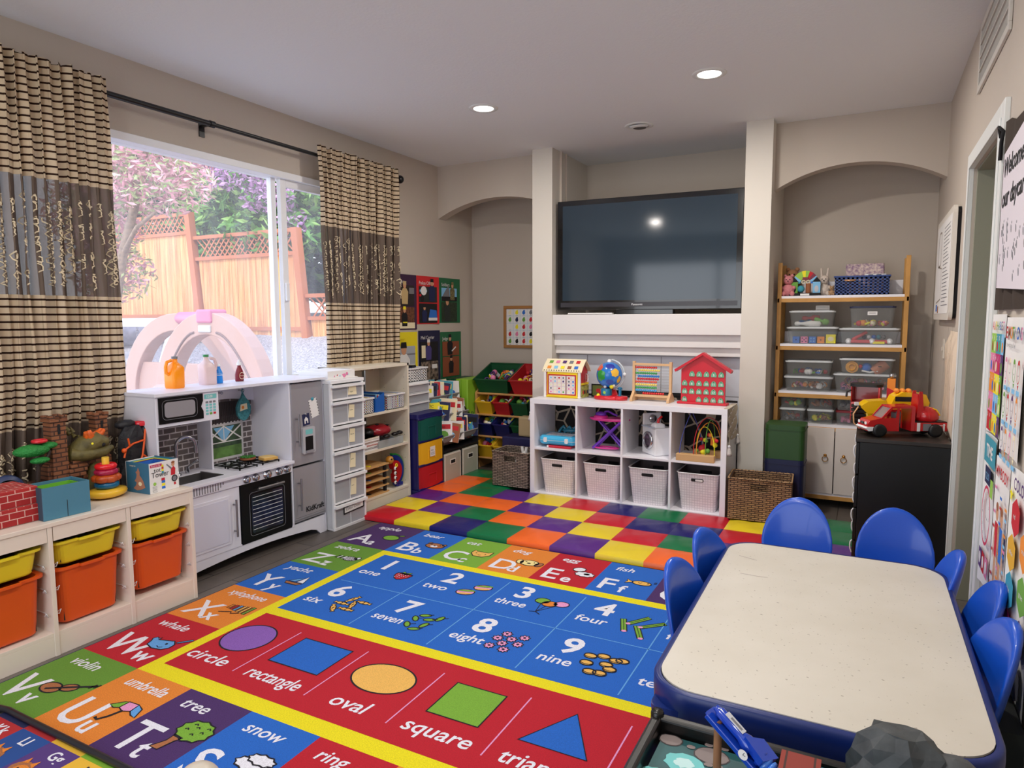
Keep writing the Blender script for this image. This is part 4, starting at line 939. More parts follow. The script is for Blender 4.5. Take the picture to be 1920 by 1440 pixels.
g.lathe([(.001,.459),(.018,.459)], BLACK, 14, T((sx0+sx1)/2, (sy0+sy1)/2, 0)); wobj('sink', g, t)
g = G(); fa = [(-3.34,2.40,.522),(-3.34,2.40,.68)]+[(-3.34+.018*(1-math.cos(a)),2.40+.048*(1-math.cos(a)),.68+.052*math.sin(a)) for a in (PI*k/8 for k in range(1, 9))]+[(-3.304,2.497,.635)]
g.tube(fa, .0105, CHROME, 10); g.lathe([(.024,.522),(.022,.53),(.013,.535),(.013,.59)], CHROME, 16, T(-3.34,2.40,0)); f_ = wobj('faucet', g, t)
g = G(); g.cyl((-3.34,2.465,.522), (-3.34,2.465,.56), .011, CHROME); g.cyl((-3.34,2.465,.556), (-3.31,2.50,.590), .006, CHROME); g.sph((-3.308,2.503,.592), .008, CHROME)
g.v = [p-Vector(t.location) for p in g.v]; obj('lever', g, f_)
g = G(); g.box(XB+.01, XB+.013, YL+.012, YF, .522, .995, bsp); wobj('backsplash', g, t)
# printed window picture on the backsplash
g = G(); F = FX(XB+.0135, 0, 0); x = XB+.0135
def pr(y0, y1, z0, z1, m, k=0): g.box(XB+.0132, XB+.0142+.0006*k, y0, y1, z0, z1, m)
pr(2.63, 2.915, .535, .80, M('print_frame_white', (206,204,204), .5)); pr(2.645, 2.90, .55, .74, M('print_lawn', (98,140,70), .5, noise=.3, nscale=20), 1)
pr(2.645, 2.90, .615, .74, M('print_trees', (58,82,56), .5, noise=.5, nscale=18), 2); g.poly([(x+.002,2.70,.735),(x+.002,2.772,.64),(x+.002,2.85,.735)], SKY)
pr(2.645, 2.90, .640, .646, PAPER, 3)
for a, b in ((2.645,2.772),(2.90,2.772)): P = [Vector((x+.0028, a+(b-a)*k, .735-.09*k if True else 0)) for k in (0, 1)]; d = Vector((0,0,.006)); g.add([P[0]-d,P[1]-d,P[1]+d,P[0]+d], [(0,1,2,3)], PAPER)
for a in (2.645,2.90): g.add([(x+.0030,a,.644),(x+.0030,2.772 if True else 0,.735),(x+.0030,2.772,.743),(x+.0030,a,.655)], [(0,1,2,3)], PAPER)
pr(2.770, 2.775, .646, .74, PAPER, 3)
n = 26
for k in range(n): y0 = 2.615+.32*k/n; pr(y0, y0+.32/n*.9, .755+.006*(k % 2), .885, M('print_curtain_dark', (58,50,50), .6), 2)
wobj('window_print', g, t)
# microwave
g = G(); g.box(XB+.02, -3.120, YL+.012, 2.494, .846, .995, kw); g.box(-3.120, -3.112, YL+.0, 2.506, .838, .995, kw); m_ = wobj('microwave', g, t, bevel=.002)
def kid(name, g, par, label=None, **k):
    g.v = [p-Vector(t.location) for p in g.v]; return tag(obj(name, g, par, **k), label)
g = G(); g.prism([(p[0], p[1]) for p in [(2.150,.856),(2.405,.856),(2.405,.895),(2.392,.920),(2.405,.950),(2.405,.988),(2.150,.988)]], 0, .006, kblk, FX(-3.112,0,0)); g.prism(rrect(.175,.078,.018,4,2.268,.924), .0062, .0072, ksil, FX(-3.112,0,0)); g.ribbon(rrect(.20,.098,.022,4,2.268,.924), .002, GRY, FX(-3.1050,0,0), closed=True); kid('microwave_door', g, m_, 'black microwave door with grey window')
g = G(); F = FX(-3.1115, 0, 0)
g.prism(rrect(.075,.024,.003,2,2.455,.968), 0, .001, M('print_aqua', (120,196,196), .5), F)
g.text('12:00', .018, PAPER, FX(-3.1102, 2.428, .962), bold=.01)
for r in range(5):
    for c in range(3): g.prism(rrect(.016,.011,.002,2,2.432+.023*c,.938-.0155*r), 0, .001, GRY if r == 0 else MATS['print_aqua'] if (r, c) not in ((4,1),(4,2)) else (GRN if c == 1 else RED), F)
kid('keypad', g, m_)
# valance with hooks between microwave and fridge
g = G(); N = 16; pts = [(2.506,.995)]+[(2.506+.479*k/N, .875+.030*math.sin(PI*k/N)) for k in range(N+1)]+[(2.985,.995)]
g.prism(pts, 0, .010, kw, FX(-3.395, 0, 0)); wobj('valance', g, t)
for y in (2.56, 2.72, 2.875):
    g = G(); g.cyl((-3.385,y,.948), (-3.35,y,.948), .006, CHROME, n=10); g.sph((-3.348,y,.948), .009, CHROME, 10, 6); g.v = [p-Vector(t.location) for p in g.v]; obj('hook', g, t)
# knob panel, knobs
g = G(); g.box(-3.09, -3.075, YL+.012, YF, .452, .505, kw); wobj('control_panel', g, t, bevel=.002)
for y, r in ((2.635,.019),(2.70,.019),(2.785,.024),(2.872,.019),(2.935,.019)):
    g = G(); g.lathe([(r*1.15,0),(r*1.1,.006),(r*.85,.008),(r*.85,.020),(r*.7,.024),(.001,.024)], CHROME, 20, Matrix.Translation((-3.075,y,.478)) @ Euler((0,PI/2,0)).to_matrix().to_4x4()); g.box(-3.054,-3.047,y-.003,y+.003,.478-r*.8,.478+r*.8,CHROME); g.v = [p-Vector(t.location) for p in g.v]; obj('knob', g, t)
g = G()
for k in range(17): y = 2.215+.0165*k; g.box(-3.0755,-3.0735, y, y+.005, .458+(.0 if k < 15 else .012*(k-14)), .497, GRY)
g.v = [p-Vector(t.location) for p in g.v]; obj('towel_print', g, t)
# lower doors
g = G(); g.box(-3.098, -3.083, YL+.015, 2.592, .105, .45, kw); g.prism(rrect(.33,.27,.002,1,2.36,.275), 0, .004, kw, FX(-3.083,0,0)); g.prism(rrect(.30,.24,.002,1,2.36,.275), .004, .006, M('kitchen_panel', (214,214,228), .4), FX(-3.083,0,0))
dr = wobj('cabinet_door', g, t, bevel=.0015)
def bar(par, pts, name='handle', r=.006):
    g = G(); (a, b) = pts; a, b = Vector(a), Vector(b); d = (b-a).normalized()
    g.cyl(a, b, r, STEEL, n=12); o = Vector((-.026,0,0))
    for q in (a+d*.03, b-d*.03): g.cyl(q, q+o, r*.75, STEEL, n=8)
    g.v = [p-Vector(t.location) for p in g.v]; obj(name, g, par)
bar(dr, ((-3.057,2.548,.175), (-3.057,2.548,.385)))
g = G(); g.box(-3.098, -3.083, 2.60, 2.975, .105, .448, kblk); od = tag(wobj('oven_door', g, t, bevel=.0015), 'black oven door')
bar(od, ((-3.055,2.70,.410), (-3.055,2.895,.410)), 'handle', .007)
g = G(); F = FX(-3.0825,0,0); gw = M('oven_window', (40,44,64), .15, noise=.8, nscale=12, col2=(16,14,24))
g.prism(rrect(.235,.225,.015,4,2.79,.265), 0, .001, gw, F); g.ribbon(rrect(.262,.252,.02,4,2.79,.265), .003, GRY, FX(-3.0815,0,0), closed=True)
for k in range(9): z = .172+.0235*k; g.box(-3.0815,-3.0805,2.68,2.90,z,z+.0022,PAPER)
kid('oven_window', g, od)
# fridge
g = G(); g.box(-3.098, -3.080, YF+.012, YR-.012, .478, .985, ksil); fd = tag(wobj('fridge_door', g, t, bevel=.002), 'silver upper fridge door')
bar(fd, ((-3.052,3.03,.60), (-3.052,3.03,.80)))
g = G(); F = FX(-3.0795,0,0); g.prism(rrect(.105,.165,.01,4,3.125,.625), 0, .012, M('dispenser_silver', (184,184,190), .35), F); g.prism(rrect(.065,.09,.004,3,3.125,.605), .0121, .013, kblk, F); g.prism(rrect(.06,.03,.003,3,3.125,.678), .0121, .0132, M('print_aqua', (120,196,196)), F); g.prism(rrect(.065,.014,.002,2,3.125,.556), .013, .022, ksil, F); kid('water_dispenser', g, fd)
g = G(); F = FX(-3.0795,3.115,.755,1) @ T(rz=.1); g.prism([(-.03,-.037),(.03,-.037),(.03,.037),(-.03,.037)], 0, .0008, NAV, F); g.prism([(-.016,-.024),(.016,-.024),(.016,.002),(0,.018),(-.016,.002)], .0008, .0012, PAPER, F); g.prism([(-.006,-.024),(.006,-.024),(.006,-.008),(-.006,-.008)], .0012, .0016, NAV, F); g.lathe([(.008,0),(.008,.005),(.001,.006)], CHROME, 12, F @ T(0,.036,0)); kid('fridge_magnet_card', g, fd, 'navy card with white house drawing')
g = G(); F = FX(-3.0795,3.185,.82,1) @ T(rz=.22); g.prism([(-.035,-.058),(.035,-.058),(.035,.058),(-.035,.058)], 0, .0008, PAPER, F)
for k in range(6): g.prism([(-.035,-.054+.019*k),(-.031,-.054+.019*k),(-.031,-.044+.019*k),(-.035,-.044+.019*k)], .0008, .0012, INK, F); g.prism([(.031,-.054+.019*k),(.035,-.054+.019*k),(.035,-.044+.019*k),(.031,-.044+.019*k)], .0008, .0012, INK, F)
g.lathe([(.010,0),(.010,.005),(.001,.006)], TEAL, 12, F @ T(0,.06,0)); kid('fridge_note', g, fd, 'white note with dashed black edge')
g = G(); g.box(-3.098, -3.080, YF+.012, YR-.012, .125, .465, ksil); g.box(-3.080,-3.0785,YF+.014,YR-.014,.132,.142,GRY); g.box(-3.080,-3.0785,YF+.014,YR-.014,.150,.153,GRY); fd2 = tag(wobj('freezer_door', g, t, bevel=.002), 'silver lower fridge door')
g = G(); g.text('KidKraft', .046, INK, FX(-3.0788, 3.09, .172), bold=.03); kid('lettering', g, fd2)
bar(fd2, ((-3.052,3.03,.20), (-3.052,3.03,.40)))
# apron with the curved foot
g = G(); pts = [(YL,.0),(YL+.06,.0),(YL+.09,.03),(YL+.14,.045)]+[(YL+.14+(YR-YL-.28)*k/10,.045+.022*math.sin(PI*k/10)) for k in range(1,10)]+[(YR-.14,.045),(YR-.09,.03),(YR-.06,.0),(YR,.0),(YR,.112),(YL,.112)]
g.prism(pts, 0, .012, kw, FX(-3.098,0,0)); wobj('apron', g, t, bevel=.001)
# burners
for y, x in ((2.70,-3.175),(2.70,-3.295),(2.865,-3.175),(2.865,-3.295)):
    g = G(); g.box(x-.052,x+.052,y-.064,y-.058,.530,.536,kblk); g.box(x-.052,x+.052,y+.058,y+.064,.530,.536,kblk); g.box(x-.052,x-.046,y-.064,y+.064,.530,.536,kblk); g.box(x+.046,x+.052,y-.064,y+.064,.530,.536,kblk)
    g.box(x-.05,x-.016,y-.003,y+.003,.530,.536,kblk); g.box(x+.016,x+.05,y-.003,y+.003,.530,.536,kblk); g.box(x-.003,x+.003,y-.06,y-.018,.530,.536,kblk); g.box(x-.003,x+.003,y+.018,y+.06,.530,.536,kblk)
    for a in (-1,1):
        for b in (-1,1): g.box(x+a*.049-.003,x+a*.049+.003,y+b*.061-.003,y+b*.061+.003,.522,.531,kblk)
    g.lathe([(.020,.522),(.020,.528),(.012,.530),(.001,.530)], STEEL, 14, T(x,y,0)); g.v = [p-Vector(t.location) for p in g.v]; tag(obj('burner', g, t), 'black grate over a steel burner')
g = G(); g.box(-3.40,-3.30,YL-.02,YL,.60,.70,M('side_shelf_grey', (150,158,184), .5)); g.box(-3.37,-3.33,YL-.022,YL-.02,.63,.67,NAV); g.v = [p-Vector(t.location) for p in g.v]; tag(obj('side_phone', g, t), 'blue-grey toy phone holder on the side panel')
# oven mitt, toy food
mt = M('mitt_teal', (62,132,140), .85, noise=.3, nscale=90)
t2 = thing('oven_mitt', 'teal patterned toy oven mitt hanging from the right-hand kitchen hook', 'oven mitt', (-3.35, 2.865, .935))
g = G(); pts = [(0,.0),(.016,-.028),(.040,-.055),(.054,-.09),(.048,-.13),(.026,-.16),(0,-.17),(-.03,-.155),(-.048,-.125),(-.050,-.085),(-.034,-.052),(-.012,-.028)]
g.prism(pts, 0, .014, mt, FX(.0, 0, 0)); obj('mitt', g, t2, bevel=.005)
g = G(); g.tube([(.007,0,-.01),(.007,.008,.012),(.007,0,.024),(.007,-.008,.012),(.007,0,-.01)], .003, mt, 6); obj('loop', g, t2)
g = G(); g.prism([(-.03,-.11),(.026,-.10),(.022,-.065),(-.024,-.07)], .0142, .0155, CRM, FX(0,0,0)); g.prism(ell(.010,.010,10,-.008,-.088), .0155, .016, ORG, FX(0,0,0)); obj('patch', g, t2)
t2 = thing('toy_burger', 'toy burger patty with green lettuce on the back burner', 'toy food', (-3.285, 2.835, .536))
g = G(); g.lathe([(.001,0),(.044,.001),(.048,.008),(.044,.014),(.001,.014)], BRN, 20); obj('patty', g, t2)
g = G(); N = 26; g.add([(0,0,.024)]+[((.040+.006*(k % 2))*math.cos(2*PI*k/N),(.040+.006*(k % 2))*math.sin(2*PI*k/N),.015+.006*(k % 2)) for k in range(N)], [(0,1+k,1+(k+1) % N) for k in range(N)], pl('lettuce', (60,150,50)), smooth=True); g.box(-.03,.03,-.03,.03,.0142,.018,pl('lettuce', (60,150,50))); obj('lettuce', g, t2)
g = G(); g.prism([(-.045,-.045),(.045,-.045),(.048,.02),(.03,.05),(-.03,.05),(-.048,.02)], 0, .014, M('toast', (216,170,90), .7)); g.prism([(-.04,-.04),(.04,-.04),(.043,.018),(.026,.045),(-.026,.045),(-.043,.018)], .014, .0155, M('toast_top', (238,204,130), .7))
solo('toy_bread_slice', g, 'toy slice of bread on the burner nearest the fridge', 'toy food', loc=(-3.19, 2.90, .5365), rz=1.3, bevel=.003)
# bottles on the kitchen top
def jug(label, loc, body, cap, rz, mat=None):
    t = thing('plastic_jug', label, 'jug', loc, rz, 'toy drink jugs')
    g = G(); rings = []
    for z, a, b, r in ((0,.074,.068,.012),(.006,.080,.074,.014),(.085,.082,.076,.014),(.110,.078,.070,.016),(.128,.052,.046,.018),(.140,.028,.028,.0135),(.158,.026,.026,.0128)): rings.append([(p[0], p[1]+(-.0 if z < .1 else .006), z) for p in rrect(a, b, r, 4)])
    g.loft(rings, body); obj('body', g, t)
    g = G(); g.tube([(0,-.034,.075),(0,-.052,.085),(0,-.054,.115),(0,-.045,.142),(0,-.016,.150)], .009, body, 8); obj('handle', g, t)
    g = G(); g.lathe([(.0155,.157),(.0155,.170),(.001,.171)], cap, 16, T(0,.006,0)); obj('cap', g, t)
jug('orange-juice toy jug standing on the kitchen top', (-3.30, 2.385, 1.010), M('juice_orange', (255,150,10), .3, emit=.0), GRY, .1)
jug('empty-looking milk toy jug with green cap on the kitchen top', (-3.31, 2.60, 1.010), M('milk_pink', (232,206,204), .3, alpha=.8), M('cap_green', (40,130,70), .4), PI-.1)
t2 = thing('water_bottle', 'small blue toy bottle beside the milk jug', 'bottle', (-3.31, 2.675, 1.010))
g = G(); g.lathe([(.001,0),(.021,.001),(.022,.01),(.020,.045),(.022,.055),(.019,.068),(.010,.088),(.009,.10)], M('bottle_blue', (20,136,226), .3), 16); obj('body', g, t2)
g = G(); g.lathe([(.011,.098),(.011,.112),(.001,.113)], WHITEP, 14); obj('cap', g, t2)
g = G(); g.lathe([(.0212,.047),(.0212,.060)], PAPER, 16, cap=(False,False)); obj('wrap', g, t2)
t2 = thing('ketchup_bottle', 'dark red toy ketchup bottle with white cap', 'bottle', (-3.31, 2.82, 1.010))
g = G(); g.lathe([(.001,0),(.026,.001),(.028,.012),(.029,.04),(.022,.065),(.012,.085),(.011,.098)], M('ketchup_red', (122,16,34), .3), 18, sx=.75, sy=1); obj('body', g, t2)
g = G(); g.lathe([(.0135,.096),(.0135,.110),(.007,.116),(.005,.128),(.001,.129)], WHITEP, 14); obj('cap', g, t2)
g = G(); g.ribbon(ell(.018,.019,20,0,.034), .0025, CRM, FX(.0224,0,0), closed=True); g.text('Ketchup', .010, CRM, FX(.0228,-.014,.032), width=.03); obj('print', g, t2)

# ================================================================ CLEAR DRAWER TOWER
clr = glassmat('clear_drawer', (226,228,232), .60, .12); frost = M('frosted_plastic', (214,214,214), .35, alpha=.85)
t = thing('drawer_tower', 'tall white-framed tower of six clear plastic drawers', 'drawer tower', (-3.185, 3.435, 0), -.02)
dz = [(.02,.165),(.185,.35),(.37,.52),(.54,.685),(.705,.845),(.865,.955)]
g = G()
for x in (-.17, .150):
    for y in (-.157, .139): g.box(x, x+.018, y, y+.018, 0, .965, WHITEP)
g.box(-.175,.172,-.158,.158,.963,.985,WHITEP); g.box(-.17,.17,-.15,.15,0,.015,WHITEP)
for a, b in dz[1:]: g.box(-.165,.165,-.153,.153,a-.014,a-.004,WHITEP)
tag(obj('frame', g, t, bevel=.003), 'white frame')
g = G()
for s in (-1, 1): g.box(-.16,.155,s*.1535,s*.1495,.015,.963,M('tower_side', (196,198,202), .4)); 
obj('side_skin', g, t) if False else None
for s in (-1, 1): g = G(); g.box(-.16,.156,s*.1535,s*.1495,.015,.963,M('tower_side', (196,198,202), .4)); tag(obj('side_skin', g, t), 'milky side wall')
words_ = ['Carson', '', '', '', '', '']
cont = [GRY, BRN, PNK, CRM, NAV, NAV]
for k, (a, b) in enumerate(dz):
    g = G(); g.box(.160,.166,-.145,.145,a,b-.012,clr); g.box(-.16,.16,-.145,-.142,a,b-.02,clr); g.box(-.16,.16,.142,.145,a,b-.02,clr); g.box(-.16,.16,-.145,.145,a,a+.003,clr); g.box(.160,.186,-.152,.152,b-.018,b-.001,WHITEP); g.box(.158,.170,-.152,.152,a-.012,a-.0,WHITEP); g.box(.1655,.168,-.002,.002,a,b-.012,WHITEP)
    d = tag(obj('drawer', g, t), 'clear drawer with white lip')
    g = G(); F = FX(.169, 0, 0)
    if k == 0:
        g.prism([(-.07,b-.075),(.13,b-.065),(.13,b-.012),(-.07,b-.022)], 0, .0008, INK, F); g.prism([(-.06,b-.066),(.12,b-.057),(.12,b-.024),(-.06,b-.031)], .0008, .0012, PAPER, F); g.text('Colour Crates', .024, INK, FX(.1706,-.05,b-.052) @ T(rz=.05), shear=.3, width=.16)
    elif k == 5: g.prism([(.0,a+.015),(.085,a+.012),(.08,b-.022),(.01,b-.02)], 0, .0008, CRM, F); g.text('toys', .016, INK, FX(.1700,.02,a+.03), shear=.3)
    else: g.prism([(.0,a+.025),(.055,a+.02),(.06,b-.035),(.01,b-.03)], 0, .0008, CRM, F); g.text(('','cars','dolls','blocks','trains','')[k], .014, INK, FX(.1700,.012,(a+b)/2), shear=.3, width=.04)
    obj('label_card', g, d)
    g = G(); rr = random.Random(k+3)
    for _ in range(14): x, y = rr.uniform(-.12,.11), rr.uniform(-.11,.11); s_ = rr.uniform(.015,.035); g.box(x-s_,x+s_,y-s_,y+s_,a+.004,a+.004+(b-a)*rr.uniform(.3,.65),rr.choice([cont[k], GRY, cont[(k+2) % 6]]), None)
    tag(obj('contents', g, d), 'toys dimly seen inside')
g = G(); g.box(-.15,.13,-.15,.15,0,.004,PAPER); g.box(-.13,.13,-.13,.12,.004,.055,PAPER); g.prism(ell(.014,.014,8,.02,.02), 0,.0006,PNK, FX(.1306,0,.0)); g.prism(ell(.011,.011,8,.045,.03), 0,.0006,PNK, FX(.1306,0,0))
for k in range(6): g.prism(ell(.005,.005,6,-.07+.025*k,.02+.006*(k % 2)), 0,.0006,(PNK,RED,SKY)[k % 3], FX(.1306,0,0))
solo('paper_box', g, 'white paper box with pink flower print on top of the drawer tower', 'box', loc=(-3.19, 3.435, .986), rz=-.03)

# ================================================================ OPEN BOOKCASE
cream = M('bookcase_cream', (226,218,200), .5)
t = thing('open_bookcase', 'cream open bookcase with three shelves beside the drawer tower', 'bookcase', (-3.265, 3.90, 0))
bx0, bx1, by0, by1, H = -.14, .135, -.33, .36, 1.04
g = G(); g.box(bx0,bx1,by0,by0+.02,0,H,cream); obj('side_panel', g, t, bevel=.001)
g = G(); g.box(bx0,bx1,by1-.02,by1,0,H,cream)
for j in range(10):
    for xx in (-.09,.10): g.lathe([(.0001,0),(.0025,0)], INK, 6, Matrix.Translation((xx,by1-.0202,.12+.09*j)) @ Euler((PI/2,0,0)).to_matrix().to_4x4(), cap=(False,False))
obj('side_panel', g, t, bevel=.001)
g = G(); g.box(bx0,bx1,by0,by1,H-.02,H,cream); obj('top', g, t, bevel=.001)
g = G(); g.box(bx0,bx0+.006,by0+.02,.13,0,H-.02,M('bookcase_back', (214,202,180), .6)); g.box(bx0,bx0+.006,.17,by1-.02,0,H-.02,M('bookcase_back', (196,180,150))); g.box(bx0,bx0+.012,.165,.17,0,H-.02,cream); obj('back_panel', g, t)
g = G(); g.box(bx1-.02,bx1-.005,by0+.02,by1-.02,0,.075,cream); obj('plinth', g, t)
for z in (.09, .43, .70):
    g = G(); g.box(bx0+.006,bx1-.002,by0+.02,by1-.02,z-.018,z,cream); obj('shelf', g, t, bevel=.001)
ox, oy = -3.265, 3.90
def lbasket(label, name, loc, w, d, h, m, rz=0, holes=9, rows=5, cat='basket', group=None, dot=M('basket_hole', (70,68,70), .8)):
    t = thing(name, label, cat, loc, rz, group)
    g = G(); n = 0
    def wall(F, L, top):
        # plate with real openings made of strips
        cols = holes; cwid = L/cols; rz_ = h*.82/rows
        g.add([F @ Vector(p) for p in ((-L/2,0,0),(L/2,0,0),(L/2,h*.10,0),(-L/2,h*.10,0))], [(0,1,2,3)], m)
        g.add([F @ Vector(p) for p in ((-L/2,h*.88,0),(L/2,h*.88,0),(L/2,h,0),(-L/2,h,0))], [(0,1,2,3)], m)
        for r in range(rows):
            z0 = h*.10+(h*.78)*r/rows; z1 = h*.10+(h*.78)*(r+1)/rows
            g.add([F @ Vector(p) for p in ((-L/2,z0+(z1-z0)*.62,0),(L/2,z0+(z1-z0)*.62,0),(L/2,z1,0),(-L/2,z1,0))], [(0,1,2,3)], m)
        for c in range(cols+1):
            x = -L/2+cwid*c; g.add([F @ Vector(p) for p in ((max(-L/2,x-cwid*.25),0,0),(min(L/2,x+cwid*.25),0,0),(min(L/2,x+cwid*.25),h,0),(max(-L/2,x-cwid*.25),h,0))], [(0,1,2,3)], m)
    wall(FX(d/2,0,0), w, h); wall(FX(-d/2,0,0), w, h); wall(FY(0,-w/2,0), d, h); wall(FY(0,w/2,0), d, h)
    g.box(-d/2,d/2,-w/2,w/2,0,.004,m)
    obj('body', g, t)
    g = G(); e = .008
    g.box(-d/2-e,d/2+e,-w/2-e,-w/2+.002,h-.012,h,m); g.box(-d/2-e,d/2+e,w/2-.002,w/2+e,h-.012,h,m); g.box(-d/2-e,-d/2+.002,-w/2,w/2,h-.012,h,m); g.box(d/2-.002,d/2+e,-w/2,w/2,h-.012,h,m); obj('rim', g, t, bevel=.002)
    return t
lbasket('white slotted basket at the near end of the upper shelf', 'slotted_basket', (ox+.005, oy-.16, .701), .20, .24, .115, WHITEP, group='white slotted baskets')
b2 = lbasket('white slotted basket at the far end of the upper shelf', 'slotted_basket', (ox+.005, oy+.205, .701), .20, .24, .115, WHITEP, group='white slotted baskets')
t2 = thing('blue_file_tray', 'bright blue plastic file box between the two white baskets', 'file box', (ox+.01, oy+.02, .701))
bf = M('file_blue', (20,92,180), .4); g = G(); g.box(-.11,.11,-.055,-.05,0,.12,bf); g.box(-.11,.11,.05,.055,0,.135,bf); g.box(-.11,.11,-.05,.05,0,.004,bf); g.box(-.11,-.105,-.05,.05,0,.13,bf); g.prism([(-.05,0),(.05,0),(.05,.135),(.0,.12),(-.05,.09)], 0,.005,bf,FX(.107,0,0)); obj('box', g, t2, bevel=.002)
g = G(); [g.box(-.09,.08,-.04+.016*k,-.03+.016*k,.005,.115+.006*(k % 3),(PAPER,NAV,SKY,RED,PAPER)[k]) for k in range(5)]; tag(obj('folders', g, t2), 'paper folders')
for k, (dy, lb) in enumerate(((-.16, 'bundle of small coloured cards in the near white basket'), (.205, 'bundle of red and blue cards in the far white basket'))):
    g = G(); rr = random.Random(k)
    for j in range(9): g.box(-.10,.10,-.085+.019*j,-.075+.019*j,0,.09+.02*rr.random(),rr.choice([RED,BLU,YEL,PAPER,CRM]))
    solo('card_bundle', g, lb, 'cards', loc=(ox+.005, oy+dy, .706))
# middle shelf: ladybird toy on a clear tray, stack of books
t2 = thing('ladybird_toy', 'dark red ladybird toy with black feet on a clear tray', 'toy', (ox+.02, oy+.10, .495))
g = G(); g.sph((0,0,.05), .10, pl('ladybird_red', (150,20,36)), 20, 12, sx=1.0, sy=1.25, sz=.5); obj('shell', g, t2)
g = G(); g.sph((.02,-.13,.05), .05, BLACK, 14, 8, sz=.7); obj('head', g, t2)
for a, b in ((.10,.09),(.11,-.02),(.09,.16)):
    g = G(); g.sph((a,b,.015), .025, BLACK, 10, 6, sy=1.3, sz=.6); obj('foot', g, t2)
g = G(); g.sph((.06,.05,.088), .016, INK, 8, 5, sz=.4); tag(obj('spot', g, t2), 'black spot')
g = G(); g.sph((.03,-.03,.098), .016, INK, 8, 5, sz=.4); tag(obj('spot', g, t2), 'black spot')
g = G(); cb = glassmat('clear_bin', (236,240,240), .72, .08)
for q in ((-.12,.12,-.15,.15,0,.004),(-.12,-.117,-.15,.15,0,.055),(.117,.12,-.15,.15,0,.055),(-.12,.12,-.15,-.147,0,.055),(-.12,.12,.147,.15,0,.055)): g.box(*q, cb)
g.box(-.10,.10,-.12,.13,.004,.04,M('tray_contents', (110,120,130), .7, noise=.5, nscale=30)); solo('clear_tray', g, 'shallow clear tray of small items under the ladybird toy', 'tray', loc=(ox+.01, oy+.13, .4315))
for k, (m, th) in enumerate(((PAPER,.014),(NAV,.010),(PAPER,.012),(RED,.008),(PAPER,.014),(BRN,.008),(PAPER,.016),(CRM,.012))):
    g = G(); g.box(-.11,.11,-.12,.10,0.0,th-.001,PAPER); g.box(-.112,.112,-.122,.10,0,.0015,m); g.box(-.112,.112,-.122,.10,th-.0025,th-.001,m); g.box(-.112,.112,-.122,-.12,0,th-.001,m)
    z = .4315+sum((.014,.010,.012,.008,.014,.008,.016,.012)[:k])
    solo('picture_book', g, ('white book at the very bottom of the flat stack on the middle shelf', 'navy book second from the bottom of the flat stack', 'white book third from the bottom of the flat stack', 'thin red book in the flat stack', 'white book just above the thin red one in the flat stack', 'thin brown book in the flat stack', 'thick white book second from the top of the flat stack', 'cream book on top of the flat stack, middle shelf')[k], 'book', 'flat stack of books on the middle shelf', loc=(ox+.015, oy-.10, z), rz=(.02,-.03,.04,0,-.02,.05,0,.03)[k])
# lower shelf: wooden puzzle boards and caterpillar toy
for k in range(5):
    z = .0905+.052*k; wd = M('puzzle_wood', (204,160,104), .55)
    g = G(); g.box(-.12,.12,-.17,.20,0,.009,wd)
    for j in range(6): g.prism(ell(.022,.018,9,-.07+.07*(j % 3),-.10+.12*(j//3)), .009,.0125,(RED,BLU,GRN,YEL,BRN,INK)[(j+k) % 6])
    solo('puzzle_board', g, ('wooden puzzle board at the bottom of the lower shelf pile', 'wooden puzzle board second from the bottom of the pile', 'wooden puzzle board in the middle of the pile', 'tilted wooden puzzle board second from the top', 'wooden puzzle board with green piece on top of the pile')[k], 'puzzle', 'wooden puzzle boards on the lower shelf', loc=(ox+.01, oy-.10, z), rz=(.0,.02,-.02,.05,.0)[k])
    if k < 4:
        g = G()
        for a in (-.1,.1):
            for b in (-.15,.17): g.box(a-.01,a+.01,b-.01,b+.01,0,.0405,INK)
        solo('puzzle_rack', g, ('black spacer tier of the puzzle rack, lowest', 'black spacer tier of the puzzle rack, second', 'black spacer tier of the puzzle rack, third', 'black spacer tier of the puzzle rack, top')[k], 'rack', 'tiers of the puzzle rack', loc=(ox+.01, oy-.10, z+.010))
t2 = thing('caterpillar_toy', 'red and blue curved caterpillar toy with round white feet, lower shelf', 'toy', (ox+.07, oy+.235, .0905), 0)
def cres(r0, r1, a0, a1, cy, cz, n=18): return [(cy+r1*math.cos(a0+(a1-a0)*k/n), cz+r1*math.sin(a0+(a1-a0)*k/n)) for k in range(n+1)]+[(cy+r0*math.cos(a1-(a1-a0)*k/n), cz+r0*math.sin(a1-(a1-a0)*k/n)) for k in range(n+1)]
g = G(); g.prism(cres(.02, .088, -1.45, 1.9, -.045, .125), 0, .045, pl('body_red', (178,28,36)), FX(0,0,0)); tag(obj('body', g, t2, bevel=.008), 'red body')
g = G(); g.prism(cres(.090, .125, -1.3, 1.9, -.045, .128), 0, .035, pl('body_blue', (16,40,130)), FX(0,0,0)); g.box(0,.035,.0,.07,.0,.03,pl('body_blue', (16,40,130))); tag(obj('back_ridge', g, t2, bevel=.006), 'blue ridge')
g = G(); g.prism(cres(.126, .138, -1.1, 1.6, -.045, .128), 0, .028, pl('body_green', (40,140,60)), FX(0,0,0)); tag(obj('edge', g, t2, bevel=.003), 'green edge')
for k in range(4):
    g = G(); g.sph((.048, -.045, .045+.036*k), .015, WHITEP, 12, 7, sx=.6); g.sph((.058, -.045, .045+.036*k), .007, INK, 8, 5, sx=.5); obj('foot', g, t2)
